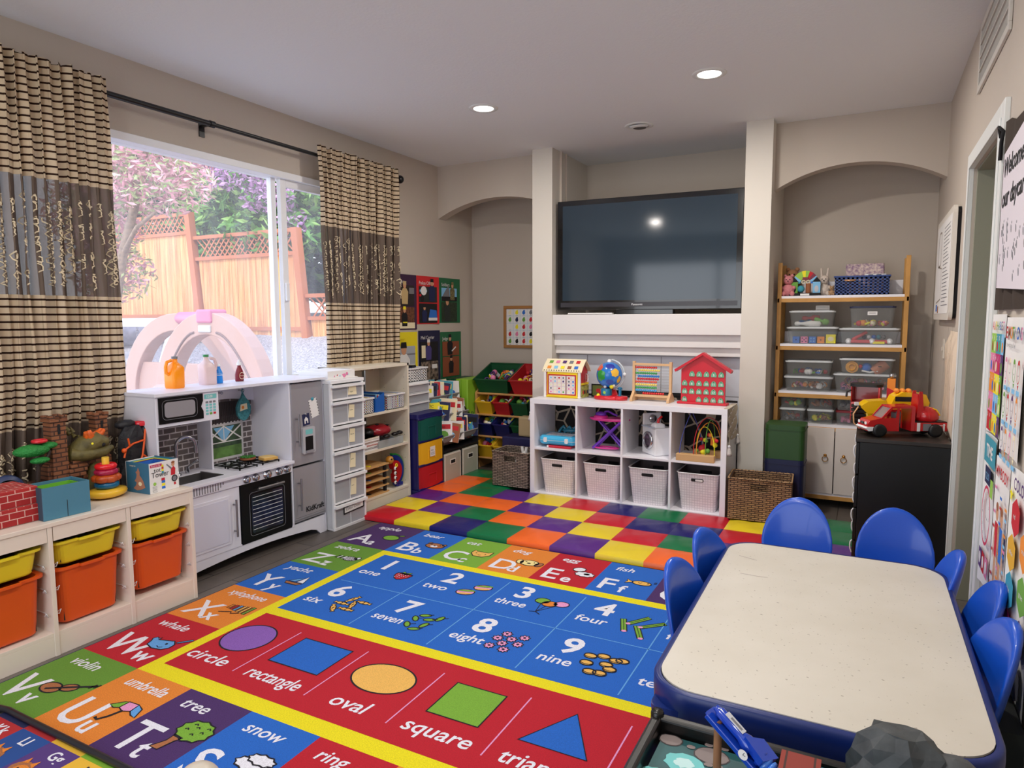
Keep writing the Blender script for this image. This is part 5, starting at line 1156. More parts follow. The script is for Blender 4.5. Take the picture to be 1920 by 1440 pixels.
g = G(); g.sph((.02,-.075,.222), .032, pl('face_yellow', (200,140,50)), 14, 9); g.sph((.045,-.085,.23), .008, INK, 8, 5); g.sph((.045,-.062,.23), .008, INK, 8, 5); g.torus((.048,-.03,.175), .012, .004, YEL, 12, 5, axis='x'); tag(obj('face', g, t2), 'yellow face')
# ================================================================ LEFT CORNER
pb = M('cabinet_navy', (22,22,92), .4); pg_ = M('drawer_green', (0,84,72), .45); py_ = M('drawer_yellow', (232,176,30), .45); pr_ = M('drawer_red', (186,26,40), .45)
t = thing('toy_drawer_cabinet', 'navy plastic cabinet with green, yellow and red drawers', 'drawer cabinet', (-3.235, 4.445, 0))
g = G(); g.prism(rrect(.36,.35,.02,4), 0, .035, pb); g.prism(rrect(.36,.35,.02,4), .60, .635, pb); g.box(-.17,.165,-.165,.165,.035,.60,pb)
for z in (.035,.225,.415,.595): g.box(.165,.183,-.172,.172,z-.008,z+.012,pb)
obj('body', g, t, bevel=.006)
for z, m, l in ((.043,pr_,'red drawer'),(.233,py_,'yellow drawer'),(.423,pg_,'green drawer')):
    g = G(); N = 12
    rings = [[(.166+.022*math.cos((k/N-.5)*PI*.8)*1.0+dx, -.160+.32*k/N, zz) for k in range(N+1)] for zz, dx in ((z,0),(z+.172,0))]
    g.loft(rings, m, smooth=True, cap=(False,False), closed=False)
    g.box(.150,.176,-.160,.160,z,z+.172,m); g.box(.180,.192,-.05,.05,z+.10,z+.108,m); g.box(.180,.190,-.055,-.048,z+.03,z+.108,m); g.box(.180,.190,.048,.055,z+.03,z+.108,m)
    tag(obj('drawer', g, t, bevel=.002), l)
g = G(); g.prism([(-.04,.285),(.03,.285),(.03,.365),(-.04,.365)], 0,.001,PAPER,FX(.1925,0,0)); g.text('toys', .02, INK, FX(.194,-.03,.33)); [g.box(.1925,.1942,-.03,.02,.30+.008*k,.302+.008*k,GRY) for k in range(3)]; obj('label_card', g, t)
t = thing('small_drawer_unit', 'small white unit of three clear drawers on top of the navy cabinet', 'drawer unit', (-3.29, 4.445, .636))
g = G(); g.box(-.125,.115,-.15,.15,.225,.24,WHITEP); g.box(-.125,.115,-.15,-.142,0,.24,WHITEP); g.box(-.125,.115,.142,.15,0,.24,WHITEP); g.box(-.125,-.12,-.15,.15,0,.24,WHITEP); [g.box(-.12,.115,-.142,.142,z,z+.004,WHITEP) for z in (0,.076,.152)]; obj('frame', g, t, bevel=.002)
for k in range(3):
    z = .006+.076*k; g = G(); g.box(.112,.117,-.140,.140,z,z+.060,clr); g.box(.112,.128,-.140,.140,z+.058,z+.068,WHITEP); g.box(-.11,.112,-.138,.138,z,z+.002,clr); g.box(-.09,.09,-.12,-.005,z+.003,z+.040,(GRY,NAV,CRM)[k]); g.box(-.09,.09,.01,.12,z+.003,z+.035,(CRM,GRY,PNK)[k]); obj('drawer', g, t)
lbasket('tall white slotted basket on top of the small drawer unit', 'slotted_basket', (-3.29, 4.435, .877), .31, .20, .11, WHITEP, group='white slotted baskets', rows=4)
g = G(); g.box(-.06,.06,-.09,.02,.0,.012,NAV); g.box(-.05,.07,-.10,-.02,.0122,.02,BLACK); solo('notebook_stack', g, 'dark notebooks lying across the tall white basket', 'notebook', loc=(-3.28, 4.46, .988), rz=.3)
# sling book rack
t = thing('book_rack', 'black framed sling rack full of picture books, left corner', 'book rack', (-3.26, 4.90, 0))
side = [(-.19,0),(.20,0),(.20,.30),(.20,.36),(-.06,.80),(-.19,.80)]
for y in (-.29,.275):
    g = G(); g.prism([(p[0],p[1]) for p in side], 0, .015, M('rack_black', (22,22,26), .5), Matrix(((1,0,0,0),(0,0,1,y),(0,1,0,0),(0,0,0,1)))); obj('side_panel', g, t)
g = G(); g.box(-.19,.20,-.275,.275,.27,.285,MATS['rack_black']); g.box(-.19,.20,-.275,.275,.0,.012,MATS['rack_black']); g.box(-.19,-.18,-.275,.275,0,.8,MATS['rack_black']); g.box(.185,.2,-.005,.01,.012,.27,MATS['rack_black']); obj('frame', g, t)
slm = M('sling_grey', (150,150,150), .8)
for k, (x, z) in enumerate(((.17,.34),(.075,.50),(-.02,.65))):
    g = G(); g.loft([[(x+.03,y,z+.06),(x+.02,y,z+.02),(x-.01,y,z-.02),(x-.05,y,z+.0),(x-.06,y,z+.08)] for y in [-.275+.055*j for j in range(11)]], slm, closed=False, cap=(False,False)); g.cyl((x+.03,-.275,z+.06),(x+.03,.275,z+.06),.007,slm,n=8); obj('sling', g, t)
rr = random.Random(21); bc = [RED,NAV,CRM,PAPER,PAPER,CRM,TEAL,PAPER,BRN,NAV,TEAL,PAPER,BRN,PAPER]
colw = {0:'red',1:'navy',2:'cream',3:'white',4:'white',5:'cream',6:'teal',7:'white',8:'brown',9:'navy',10:'teal',11:'white',12:'brown',13:'white'}
tiers = ('bottom', 'middle', 'top'); cnt = 0
for k, (x, z) in enumerate(((.17,.34),(.075,.50),(-.02,.65))):
    for j in range(12):
        y = -.245+.043*j; ci = (j*5+k*3+2) % 14; m = bc[ci]; w, h = rr.uniform(.13,.17), rr.uniform(.15,.20)
        o = thing('picture_book', '%s-covered picture book in the %s sling, %s from the near end' % (colw[ci], tiers[k], ('1st','2nd','3rd','4th','5th','6th','7th','8th','9th','10th','11th','12th')[j]), 'book', (-3.26+x-.03+.022*((j % 3)-1), 4.90+y*.88, z+.005), group='picture books in the sling rack')
        o.rotation_euler = (rr.uniform(-.25,.05), -.34+.06*(j % 3), rr.uniform(-1.0,-.45) if (j+k) % 4 else rr.uniform(-.2,.1))
        g = G(); g.box(-.005,.005,-w/2,w/2,0,h,m); g.box(.0052,.0060,-w*.4,w*.4,h*.62,h*.85,rr.choice([PAPER,YEL,INK,RED])); g.prism(ell(w*.28,h*.2,10,0,h*.34), 0,.0008,rr.choice([GRN,BLU,ORG,PNK,SKY,NAV]),FX(.0052,0,0)); g.text(rr.choice(['ABC','Bears','Zoo','Cars','Farm','Moon','Ocean','Cats','Dinos']), .035, INK, FX(.0064,-w*.36,h*.67), width=w*.7); obj('cover', g, o)
        g = G(); g.box(-.004,.004,-w/2+.003,w/2+.0012,.001,h+.0012,PAPER); obj('pages', g, o)
canv = M('canvas_beige', (178,176,160), .85); canb = M('canvas_border', (228,226,216), .8)
for y, lb in ((4.755,'beige fabric storage box at the near side under the book rack'),(5.04,'beige fabric storage box at the far side under the book rack')):
    t = thing('fabric_storage_box', lb, 'storage box', (-3.24, y, .013), group='fabric boxes under the book rack')
    g = G(); g.box(-.17,.185,-.128,.128,0,.245,canv); obj('body', g, t, bevel=.006)
    g = G(); F = FX(.1856,0,0); [g.prism(p, 0,.001,canb,F) for p in ([(-.124,.004),(.124,.004),(.124,.014),(-.124,.014)],[(-.124,.232),(.124,.232),(.124,.242),(-.124,.242)],[(-.124,.014),(-.114,.014),(-.114,.232),(-.124,.232)],[(.114,.014),(.124,.014),(.124,.232),(.114,.232)])]; obj('border_tape', g, t)
    g = G(); g.prism(rrect(.085,.045,.006,3,0,.17), 0,.002,canb,FX(.1858,0,0)); g.prism(rrect(.065,.028,.004,3,0,.17), .002,.003,INK,FX(.1858,0,0)); obj('handle_slot', g, t)
# green folding mat
t = thing('folded_gym_mat', 'lime and dark green folded gym mat standing upright in the corner', 'gym mat', (-3.30, 5.36, 0))
lime = M('vinyl_lime', (140,190,50), .4); dgm = M('vinyl_dark_green', (0,74,44), .4)
for k in range(3):
    g = G(); g.box(-.125+.055*k,-.072+.055*k,-.14,.20,0,.83,(dgm,dgm,lime)[k]); tag(obj('panel', g, t, bevel=.008), ('dark green panel','dark green panel','lime panel')[k])
g = G(); g.box(.040,.115,-.142,.20,0,.83,lime); tag(obj('panel', g, t, bevel=.008), 'front lime panel')
g = G(); g.text('LEAP', .06, dgm, FY(.048,-.1435,.50) @ T(rz=0)); obj('lettering', g, t)
# toy bin organizer
pine = M('pine', (196,146,88), .5)
t = thing('toy_bin_organizer', 'pine toy organizer with rows of tilted plastic bins in the left alcove', 'toy organizer', (-2.80, 5.52, 0))
for x in (-.375,.36):
    g = G(); g.prism([(-.19,0),(.19,0),(.19,.88),(.06,.88),(-.19,.70)], 0,.018,pine,Matrix(((0,0,1,x),(1,0,0,0),(0,1,0,0),(0,0,0,1)))); obj('side_panel', g, t, bevel=.002)
for z in (.10,.30,.50,.695):
    g = G(); g.cyl((-.36,-.175,z),(.36,-.175,z),.010,pine); g.cyl((-.36,.12,z+.13),(.36,.12,z+.13),.010,pine); obj('rail', g, t)
binm = dict(g=M('bin_green', (10,78,44), .4), r=M('bin_red', (176,30,36), .4), y=M('bin_yellow', (226,178,40), .4), n=M('bin_navy', (20,26,92), .4))
toyc = [RED, YEL, GRN, BLU, PNK, PAPER, ORG, TEAL, PUR, CRM]
def tbin(x, z, w, m, label, seed, d=.30, h=.13):
    o = thing('toy_bin', label, 'toy bin', (-2.80+x, 5.38, z), group='tilted toy bins')
    o.rotation_euler = (.38, 0, 0)
    g = G(); a = .012
    for F, p in ((0,0),): pass
    vs = []
    for zz, k in ((0,.86),(h,1.0)): vs += [(-w/2*k,-.04*k,zz),(w/2*k,-.04*k,zz),(w/2*k,d*k-.04,zz),(-w/2*k,d*k-.04,zz)]
    g.add(vs, [(0,3,2,1),(0,1,5,4),(1,2,6,5),(2,3,7,6),(3,0,4,7)], m); 
    o2 = obj('body', g, o); s_ = o2.modifiers.new('s', 'SOLIDIFY'); s_.thickness = .004
    g = G(); g.box(-w/2-.008,w/2+.008,-.052,-.036,h-.008,h+.002,m); g.box(-w/2-.008,w/2+.008,d-.046,d-.03,h-.008,h+.002,m); g.box(-w/2-.008,-w/2+.004,-.052,d-.03,h-.008,h+.002,m); g.box(w/2-.004,w/2+.008,-.052,d-.03,h-.008,h+.002,m); obj('rim', g, o)
    rr = random.Random(seed)
    g = G()
    for _ in range(int(w*90)+8):
        q = Vector((rr.uniform(-w*.36,w*.36), rr.uniform(0,d*.7), rr.uniform(.05,h*.75))); m2 = rr.choice(toyc); c = rr.random(); s = rr.uniform(.015,.03)
        X = Matrix.Translation(q) @ Euler((rr.uniform(0,3),rr.uniform(0,3),rr.uniform(0,3))).to_matrix().to_4x4()
        if c < .4: g.sph(q, s, m2, 9, 6)
        elif c < .7: g.box(-s,s,-s*.6,s*.6,-s*.5,s*.5,m2,X)
        else: g.torus((0,0,0), s*1.1, s*.3, m2, 12, 5, X)
    tag(obj('contents', g, o), 'assorted small toys')
    tag(o.children[-1], None, None, None, 'stuff')
tbin(-.19, .715, .34, binm['g'], 'large green bin of toy eyewear and figures, top row', 1, .34, .14)
tbin(.17, .715, .34, binm['r'], 'large red bin with a ball and drum, top row beside the green one', 2, .34, .14)
tbin(-.27, .52, .16, binm['y'], 'small yellow bin at the left of the second row', 3)
tbin(-.09, .52, .16, binm['r'], 'small red bin overflowing with yellow and orange toys, second row', 4)
tbin(.09, .52, .16, binm['g'], 'small green bin with a square card, second row', 5)
tbin(-.27, .32, .16, binm['n'], 'small navy bin at the left of the third row', 6)
tbin(-.09, .32, .16, binm['n'], 'small navy bin with red and orange toys, third row', 7)
tbin(.09, .32, .16, binm['g'], 'small dark green bin at the right of the third row', 8)
tbin(-.27, .12, .16, binm['y'], 'small yellow bin with green toys, bottom row', 9)
tbin(-.06, .12, .22, binm['y'], 'wide yellow bin with white balls, bottom row behind the wicker basket', 10)
g = G(); g.box(-.14,.14,-.10,.10,0,.33,M('foam_navy', (20,24,74), .5)); solo('foam_block', g, 'navy foam block beside the left pillar', 'foam block', loc=(-2.60, 5.14, .046), bevel=.012)
g = G(); g.box(-.06,.07,-.05,.05,0,.17,M('foam_beige', (170,150,112), .6)); solo('foam_block', g, 'beige foam block standing on the navy one', 'foam block', loc=(-2.545, 5.13, .377), bevel=.015)
# wicker baskets
def wick(name, c1, c2, dk):
    return brickmat(name, c1, c2, dk, .045, .013, .003, 'xz', .7, 1.0, noisy=-.5)
wk1 = wick('wicker_x', (176,140,100), (146,110,76), (62,42,30)); 
wk2 = brickmat('wicker_y', (176,140,100), (146,110,76), (62,42,30), .045, .013, .003, 'yz', .7, 1.0, noisy=-.5)
wg1 = wick('wicker_grey_x', (164,146,130), (134,118,104), (58,48,42)); wg2 = brickmat('wicker_grey_y', (164,146,130), (134,118,104), (58,48,42), .045, .013, .003, 'yz', .7, 1.0, noisy=-.5)
def wicker(label, loc, w, d, h, ma, mb, rz=0):
    t = thing('wicker_basket', label, 'basket', loc, rz)
    g = G(); th = .012
    sl = .11/2
    g.box(-w/2,-sl,-d/2,-d/2+th,0,h,ma); g.box(sl,w/2,-d/2,-d/2+th,0,h,ma); g.box(-sl,sl,-d/2,-d/2+th,0,h-.075,ma); g.box(-sl,sl,-d/2,-d/2+th,h-.03,h,ma)
    g.box(-w/2,w/2,d/2-th,d/2,0,h,ma); g.box(-w/2,-w/2+th,-d/2+th,d/2-th,0,h,mb); g.box(w/2-th,w/2,-d/2+th,d/2-th,0,h,mb); g.box(-w/2,w/2,-d/2,d/2,0,.006,ma)
    obj('body', g, t, bevel=.003)
    g = G(); n = 60
    for k in range(2):
        pts = [(-w/2,-d/2,h),(w/2,-d/2,h),(w/2,d/2,h),(-w/2,d/2,h)]; P = []
        for i in range(4):
            a, b = Vector(pts[i]), Vector(pts[(i+1) % 4]); m_ = int((b-a).length/.012)
            for j in range(m_): ph_ = PI*len(P)/2+PI*k; P.append(a.lerp(b, j/m_)+Vector((0,.003*math.cos(ph_),.004*math.sin(ph_))))
        g.tube(P, .005, ma, 5, closed=True)
    obj('braided_rim', g, t)
    return t
wicker('brown wicker basket on the floor right of the white cube shelf', (-.595, 4.72, .046), .39, .27, .275, wk1, wk2, .06)
wicker('greyish wicker basket left of the white cube shelf', (-2.47, 4.80, .046), .32, .25, .275, wg1, wg2, .0)
g = G(); sf = M('plush_white', (230,228,224), .9, bump=.6, bscale=80); g.sph((0,0,.05), .06, sf, sz=.8); g.sph((.03,-.02,.11), .035, sf); g.cyl((.02,-.03,.13),(.01,-.03,.18),.012,sf); g.cyl((.045,-.03,.13),(.05,-.03,.175),.012,sf); g.box(-.06,.06,-.06,.06,0,.02,GRY)
solo('plush_rabbit', g, 'white plush rabbit poking out of the greyish wicker basket', 'plush toy', loc=(-2.43, 4.82, .175))
# ---------------------------------------------------------------- posters on the left wall
def poster(name, title, y0, y1, z0, z1, bgm, scene, label, tcol=PAPER, curl=.012):
    t = thing(name, label, 'poster', (WX+.002, y0, z0), group='job posters')
    w, h = y1-y0, z1-z0; g = G(); N = 10
    vs = [(curl*max(0,(i/N-.6))**2*4+.001, w*i/N, zz) for zz in (0, h) for i in range(N+1)]
    g.add(vs, [(i, i+1, N+2+i, N+1+i) for i in range(N)], bgm); g.text(title, .042, tcol, FX(.006, .03, h-.075), width=w*.8)
    obj('sheet', g, t)
    g = G(); scene(g, w, h); tag(obj('photo', g, t), 'printed photograph')
def rectp(g, x0, x1, y0, y1, m, k=0): g.prism([(x0,y0),(x1,y0),(x1,y1),(x0,y1)], .0045+.0004*k, .0048+.0004*k, m, FX(.001,0,0))
def bodyp(g, x, y, s, coat, k=3, skin=SKIN, hat=None):
    F = FX(.001,0,0); z = .0045+.0004*k
    g.prism([(x-.035*s,y),(x+.035*s,y),(x+.042*s,y+.09*s),(x+.02*s,y+.115*s),(x-.02*s,y+.115*s),(x-.042*s,y+.09*s)], z, z+.0003, coat, F); g.prism(ell(.019*s,.024*s,12,x,y+.135*s), z+.0003, z+.0006, skin, F)
    g.prism([(x-.021*s,y+.14*s),(x+.021*s,y+.14*s),(x+.018*s,y+.165*s),(x-.018*s,y+.165*s)], z+.0006, z+.0009, hat or INK, F)
def s_fire(g, w, h):
    rectp(g, .01,w-.02,.20,h-.09,M('ph_dark', (40,30,32), .7)); rectp(g,.02,.11,h-.18,h-.11,SKY,1); rectp(g,.03,.055,h-.17,h-.12,NAV,2); rectp(g,.07,.10,h-.17,h-.12,NAV,2); rectp(g,w-.10,w-.03,h-.16,h-.11,GRY,1); bodyp(g,w*.52,.215,1.15,M('ph_coat', (196,170,120), .7),4,hat=M('ph_coat', (196,170,120)))
    rectp(g,.01,w-.02,.01,.19,M('ph_brown', (110,66,44), .7, noise=.6, nscale=60)); rectp(g,.01,w-.02,.01,.06,CRM,1); bodyp(g,w*.5,.03,1.0,INK,4,hat=YEL); rectp(g,w*.42,w*.60,.055,.066,YEL,8)
def s_police(g, w, h):
    rectp(g,.03,w-.02,.19,h-.09,M('ph_dark2', (34,40,40), .7)); rectp(g,.04,.15,.28,h-.12,SKY,1); g.prism(ell(.045,.04,14,.10,.29), .0056,.0058,PAPER,FX(.001,0,0)); g.prism(ell(.03,.03,12,.075,.22), .0056,.0058,INK,FX(.001,0,0)); bodyp(g,w*.68,.20,1.2,NAV,4); rectp(g,.03,.06,.24,.26,RED,5)
    rectp(g,.03,w-.02,.01,.18,INK); g.prism([(w*.5,.04),(w-.03,.03),(w-.04,.12),(w*.58,.13)], .0055,.0058,BLU,FX(.001,0,0)); rectp(g,w*.5,w-.03,.03,.055,PAPER,4); bodyp(g,w*.32,.02,.9,NAV,4)
def s_sold(g, w, h):
    rectp(g,.03,w-.05,.20,h-.09,SKY); g.prism([(.04,.24),(w*.5,.22),(w*.45,.34),(.12,.32)], .0053,.0056,GRY,FX(.001,0,0)); rectp(g,.03,w-.05,.20,.24,INK,3); bodyp(g,w*.62,.21,1.0,M('ph_camo', (120,110,70), .7, noise=.6, nscale=80),5,hat=MATS['ph_camo'] if 'ph_camo' in MATS else GRN)
    rectp(g,.03,w-.05,.01,.19,M('ph_forest', (40,56,36), .7, noise=.5, nscale=60)); bodyp(g,w*.36,.0+.01,1.35,M('ph_uniform', (36,44,40), .7),4)
def s_doc(g, w, h): rectp(g,.02,w-.03,.02,h-.12,M('ph_clinic', (170,176,184), .7)); rectp(g,.02,w-.03,h*.55,h*.58,GRY,1); bodyp(g,w*.42,.02,2.0,PAPER,4,hat=INK); rectp(g,w*.6,w-.04,.03,.16,PAPER,2)
def s_mail(g, w, h): rectp(g,.02,w-.02,.02,h-.10,INK); rectp(g,.04,.10,h-.24,h-.13,CRM,1); bodyp(g,w*.45,h*.45,1.1,M('ph_bluecoat', (70,60,120), .7),4,hat=PAPER); rectp(g,.03,w-.03,.03,h*.42,M('ph_parcels', (120,104,90), .8, noise=.9, nscale=30),1); rectp(g,w*.6,w*.85,h*.28,h*.36,PAPER,3)
def s_judge(g, w, h): rectp(g,.03,w-.02,h*.52,h-.09,M('ph_wood', (140,74,44), .7)); bodyp(g,w*.45,h*.54,1.15,INK,4); g.prism([(w*.55,h*.6),(w*.75,h*.68),(w*.72,h*.7),(w*.52,h*.62)], .0066,.0069,PAPER,FX(.001,0,0)); rectp(g,.03,w-.02,.05,h*.50,MATS['ph_wood']); bodyp(g,w*.5,.08,1.0,INK,4)
pp = M('poster_plum', (56,26,60), .6); prd = M('poster_red', (206,40,44), .6); pgn = M('poster_green', (28,100,62), .6); pye = M('poster_yellow', (232,214,30), .6); pna = M('poster_navy', (24,26,62), .6)
poster('job_poster', 'Firefighter', 4.49, 4.832, 1.285, 1.748, pp, s_fire, 'plum Firefighter poster on the window wall')
poster('job_poster', 'Police Officer', 4.845, 5.18, 1.330, 1.748, prd, s_police, 'red Police Officer poster on the window wall')
poster('job_poster', 'Soldiers', 5.195, 5.535, 1.338, 1.747, pgn, s_sold, 'green Soldiers poster on the window wall')
poster('job_poster', 'Doctor', 4.50, 4.835, .83, 1.265, pye, s_doc, 'yellow Doctor poster below the Firefighter one', M('poster_ochre', (196,176,20), .6))
poster('job_poster', 'Mail Carrier', 4.86, 5.185, .80, 1.272, pna, s_mail, 'navy Mail Carrier poster above the book rack')
poster('job_poster', 'Judge', 5.20, 5.545, .79, 1.255, pgn, s_judge, 'green Judge poster in the alcove corner')
t = thing('framed_picture_chart', 'wood-framed chart of small animal pictures on the alcove wall', 'picture', (-2.86, 5.783, 1.095))
g = G(); oak = M('oak_frame', (170,118,62), .5); g.box(-.25,.25,-.018,0,0,.028,oak); g.box(-.25,.25,-.018,0,.372,.40,oak); g.box(-.25,-.222,-.018,0,.028,.372,oak); g.box(.222,.25,-.018,0,.028,.372,oak); obj('frame', g, t, bevel=.003)
g = G(); g.box(-.222,.222,-.006,-.001,.028,.372,PAPER); cc = [CRM,YEL,BLU,GRY,GRN,NAV,GRN,RED,PAPER,YEL,RED,PNK,RED,PNK,RED,INK,GRN,INK,RED,YEL,ORG]; k = 0
for r in range(5):
    for c in range(6):
        x, z = -.185+.074*c, .335-.068*r; m = cc[(r*4+c) % 21]; F = FY(x,-.0065,z)
        if m is not PAPER: g.prism(ell(.016,.019,10), 0,.0005,m,F); g.prism(ell(.009,.009,8,.004,.018), .0005,.001,m,F)
        g.box(x-.012,x+.012,-.0068,-.006,z-.030,z-.027,GRY)
for c in range(1,6): g.box(-.222+.074*c-.0008,-.222+.074*c+.0008,-.0066,-.006,.028,.372,SKY)
for r in range(1,5): g.box(-.222,.222,-.0066,-.006,.028+.0688*r,.0295+.0688*r,SKY)
obj('chart', g, t)

# ================================================================ WHITE CUBE SHELF
kx0, kx1, ky0, ky1 = -2.279, -.811, 4.647, 5.037
t = thing('cube_shelf', 'white eight-cube shelf in front of the fireplace', 'shelf', ((kx0+kx1)/2, (ky0+ky1)/2, 0))
g = G(); g.box(kx0,kx1,ky0,ky1,.727,.765,WHITE); g.box(kx0,kx1,ky0,ky1,0,.038,WHITE); g.box(kx0,kx0+.038,ky0,ky1,.038,.727,WHITE); g.box(kx1-.038,kx1,ky0,ky1,.038,.727,WHITE); tag(wobj('outer_frame', g, t, bevel=.0015), 'outer frame')
cw_ = (kx1-kx0-.076+.016)/4; cx_ = [kx0+.038+cw_*k for k in range(4)]; cwid = cw_-.016
for k in range(1,4): g = G(); g.box(cx_[k]-.016,cx_[k],ky0+.002,ky1,.038,.727,WHITE); wobj('divider', g, t, bevel=.001)
g = G(); [g.box(cx_[k],cx_[k]+cwid,ky0+.002,ky1,.374,.390,WHITE) for k in range(4)]; wobj('middle_shelf', g, t, bevel=.001)
# patterned screen seen behind the cubes
m = M('screen_fabric', (20,14,14), .8); nt = m.node_tree; x, y, z, tc = objxyz(nt); vo = nt.nodes.new('ShaderNodeTexVoronoi'); vo.feature = 'DISTANCE_TO_EDGE'; vo.inputs['Scale'].default_value = 8; nt.links.new(tc.outputs['Object'], vo.inputs['Vector'])
nt.links.new(mix(nt, mnode(nt, 'LESS_THAN', vo.outputs['Distance'], .045), lin((20,14,14)), lin((176,160,140))), nt.nodes['Principled BSDF'].inputs['Base Color'])
g = G(); g.box(-2.26,-.82,5.085,5.095,.0,.775,m); solo('fireplace_screen', g, 'dark panel with pale cracked-pattern lines behind the cube shelf', 'screen', bevel=.002)
# baskets in the lower cubes
kn = brickmat('knit_plastic', (232,224,226), (222,214,218), (202,193,198), .018, .018, .002, 'xz', .45, .5, offset=0); kn2 = brickmat('knit_plastic_side', (226,218,220), (214,206,210), (182,172,176), .018, .018, .0022, 'yz', .45, .8, offset=0)
bdark = M('basket_inside_dark', (96,84,84), .7)  # inner faces coloured darker than the outside
for k in range(4):
    t = thing('storage_basket', ('white woven-look plastic basket in the leftmost lower cube','white woven-look plastic basket in the second lower cube','white woven-look plastic basket in the third lower cube','white woven-look plastic basket in the rightmost lower cube with something in its handle hole')[k], 'basket', (cx_[k]+cwid/2+.012, ky0+.17, .0385), group='white baskets in the cube shelf')
    w0, w1, d0, d1, h = .235, .285, .25, .30, .265; g = G()
    def ring(w, d, z, r=.03): return [(p[0], p[1], z) for p in rrect(w, d, r, 4)]
    n = len(ring(w0, d0, 0)); R0, R1 = ring(w0,d0,.006), ring(w1,d1,h)
    g.prism([(p[0],p[1]) for p in rrect(w0,d0,.03,4)], 0,.006,kn)
    hs = .045
    g.add(R0+R1, [(i,(i+1) % n,n+(i+1) % n,n+i) for i in range(n)], kn, smooth=False)
    for i in range(len(g.f)): pass
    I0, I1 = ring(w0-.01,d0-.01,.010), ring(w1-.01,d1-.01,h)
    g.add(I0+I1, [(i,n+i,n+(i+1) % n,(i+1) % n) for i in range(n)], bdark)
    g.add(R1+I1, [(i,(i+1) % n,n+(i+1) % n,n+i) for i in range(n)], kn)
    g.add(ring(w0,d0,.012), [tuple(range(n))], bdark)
    obj('body', g, t)
    g = G(); g.tube([(p[0],p[1],h) for p in rrect(w1+.004,d1+.004,.032,4)], .004, WHITEP, 6, closed=True); obj('rim', g, t)
    yy = -(d0+(d1-d0)*(h-.045)/h)/2; tl = math.atan((d1-d0)/2/h)
    for s in (1,-1):
        F = Matrix.Translation((0,s*yy*(1.0 if s == 1 else .965),h-.045)) @ Euler((PI/2+(tl if s == 1 else -tl*1),0,0)).to_matrix().to_4x4()
        g = G(); g.prism(rrect(.085,.022,.006,3), -.0005,.0015,INK,F)
        if k == 3 and s == 1: g.prism(rrect(.05,.014,.004,3,.012,-.001), .0015,.0022,PAPER,F)
        tag(obj('handle_hole', g, t), 'dark handle slot')
# upper cubes
def cubeloc(k, dy=.17): return (cx_[k]+cwid/2, ky0+dy, .3905)
t = thing('doctor_kit_case', 'sky blue toy doctor case with white clasps lying in the first upper cube', 'toy case', (cubeloc(0)[0]-.005, ky0+.15, .412))
bl = M('case_blue', (60,180,226), .3, coat=.3)
g = G(); g.loft([[(p[0],p[1],z) for p in rrect(a,b,.03,4)] for a,b,z in ((.275,.19,0),(.295,.21,.012),(.295,.21,.030))], bl); g.loft([[(p[0],p[1],z) for p in rrect(a,b,.03,4)] for a,b,z in ((.295,.21,.033),(.295,.21,.052),(.27,.185,.066))], bl); obj('shell', g, t)
g = G(); g.prism(rrect(.297,.212,.03,4), .0295,.0335,M('case_clear', (190,214,226), .2)); obj('seam', g, t)
for x in (-.09,.085): g = G(); g.prism(rrect(.028,.038,.008,3), 0,.008,WHITEP,FY(x,-.105,.036)); obj('clasp', g, t)
g = G(); g.prism(rrect(.22,.12,.01,3), .066,.0672,M('case_sticker', (214,214,220), .5, noise=.3, nscale=60)); obj('sticker', g, t)
g = G(); g.box(-.10,.10,-.13,.05,0,.018,pl('tray_red', (200,30,50))); g.sph((-.09,-.13,.009),.009,PAPER); solo('red_toy_tray', g, 'flat red toy under the sky blue case', 'toy', loc=(cubeloc(0)[0]+.02, ky0+.16, .3905), bevel=.005)
g = G(); 
for a in range(4): g.tube([(-.09+.05*a,.0,.0),(-.07+.05*a,.01,.03),(-.05+.05*a,.0,.05),(-.03+.05*a,.01,.02)], .012, pl('teal_toy', (14,96,120)), 7)
g.sph((0,0,.02),.03,pl('teal_toy',(14,96,120)),sx=2,sz=.6); solo('teal_toy', g, 'dark teal toy lying on the sky blue case', 'toy', loc=(cubeloc(0)[0]+.03, ky0+.22, .482))
t = thing('toy_ironing_board', 'pink and purple toy ironing board with crossed legs in the second upper cube', 'toy', (cubeloc(1)[0]+.03, ky0+.16, .3905))
pkm = pl('hot_pink', (226,50,150)); vpm = pl('violet', (110,50,190))
g = G(); g.loft([[(p[0]*1.0,p[1],z) for p in ell(a,b,28)] for a,b,z in ((.14,.065,.222),(.16,.075,.232),(.155,.07,.242))], pkm); g.lathe([(.055,.242),(.05,.256),(.001,.258)], pkm, 20, T(-.07,0,0)); obj('board', g, t)
g = G(); g.sph((-.07,0,.266), .036, vpm, sx=1.25, sy=.8, sz=.55); g.tube([(-.04,0,.285),(-.01,0,.29),(.03,0,.27),(.06,0,.262)], .008, vpm, 7); tag(obj('iron', g, t), 'purple toy iron')
for s, y in ((1,-.035),(-1,.035)):
    g = G(); g.cyl((s*-.12,y,.0+.01),(s*.10,y,.222),.010,vpm,n=8); obj('leg', g, t)
    g = G(); g.cyl((s*-.10,y*.4,.0+.01),(s*.10,y*.4,.222),.008,vpm,n=8); obj('leg', g, t)
g = G(); g.torus((-.02,-.02,.016), .07, .007, pkm, 22, 6, X=T()@Matrix.Diagonal((1.4,.5,1,1))); tag(obj('foot_ring', g, t), 'pink foot rail')
t = thing('toy_washing_machine', 'white toy washer with round glass door in the third upper cube', 'toy appliance', (cubeloc(2)[0]+.045, ky0+.17, .3905), .80)
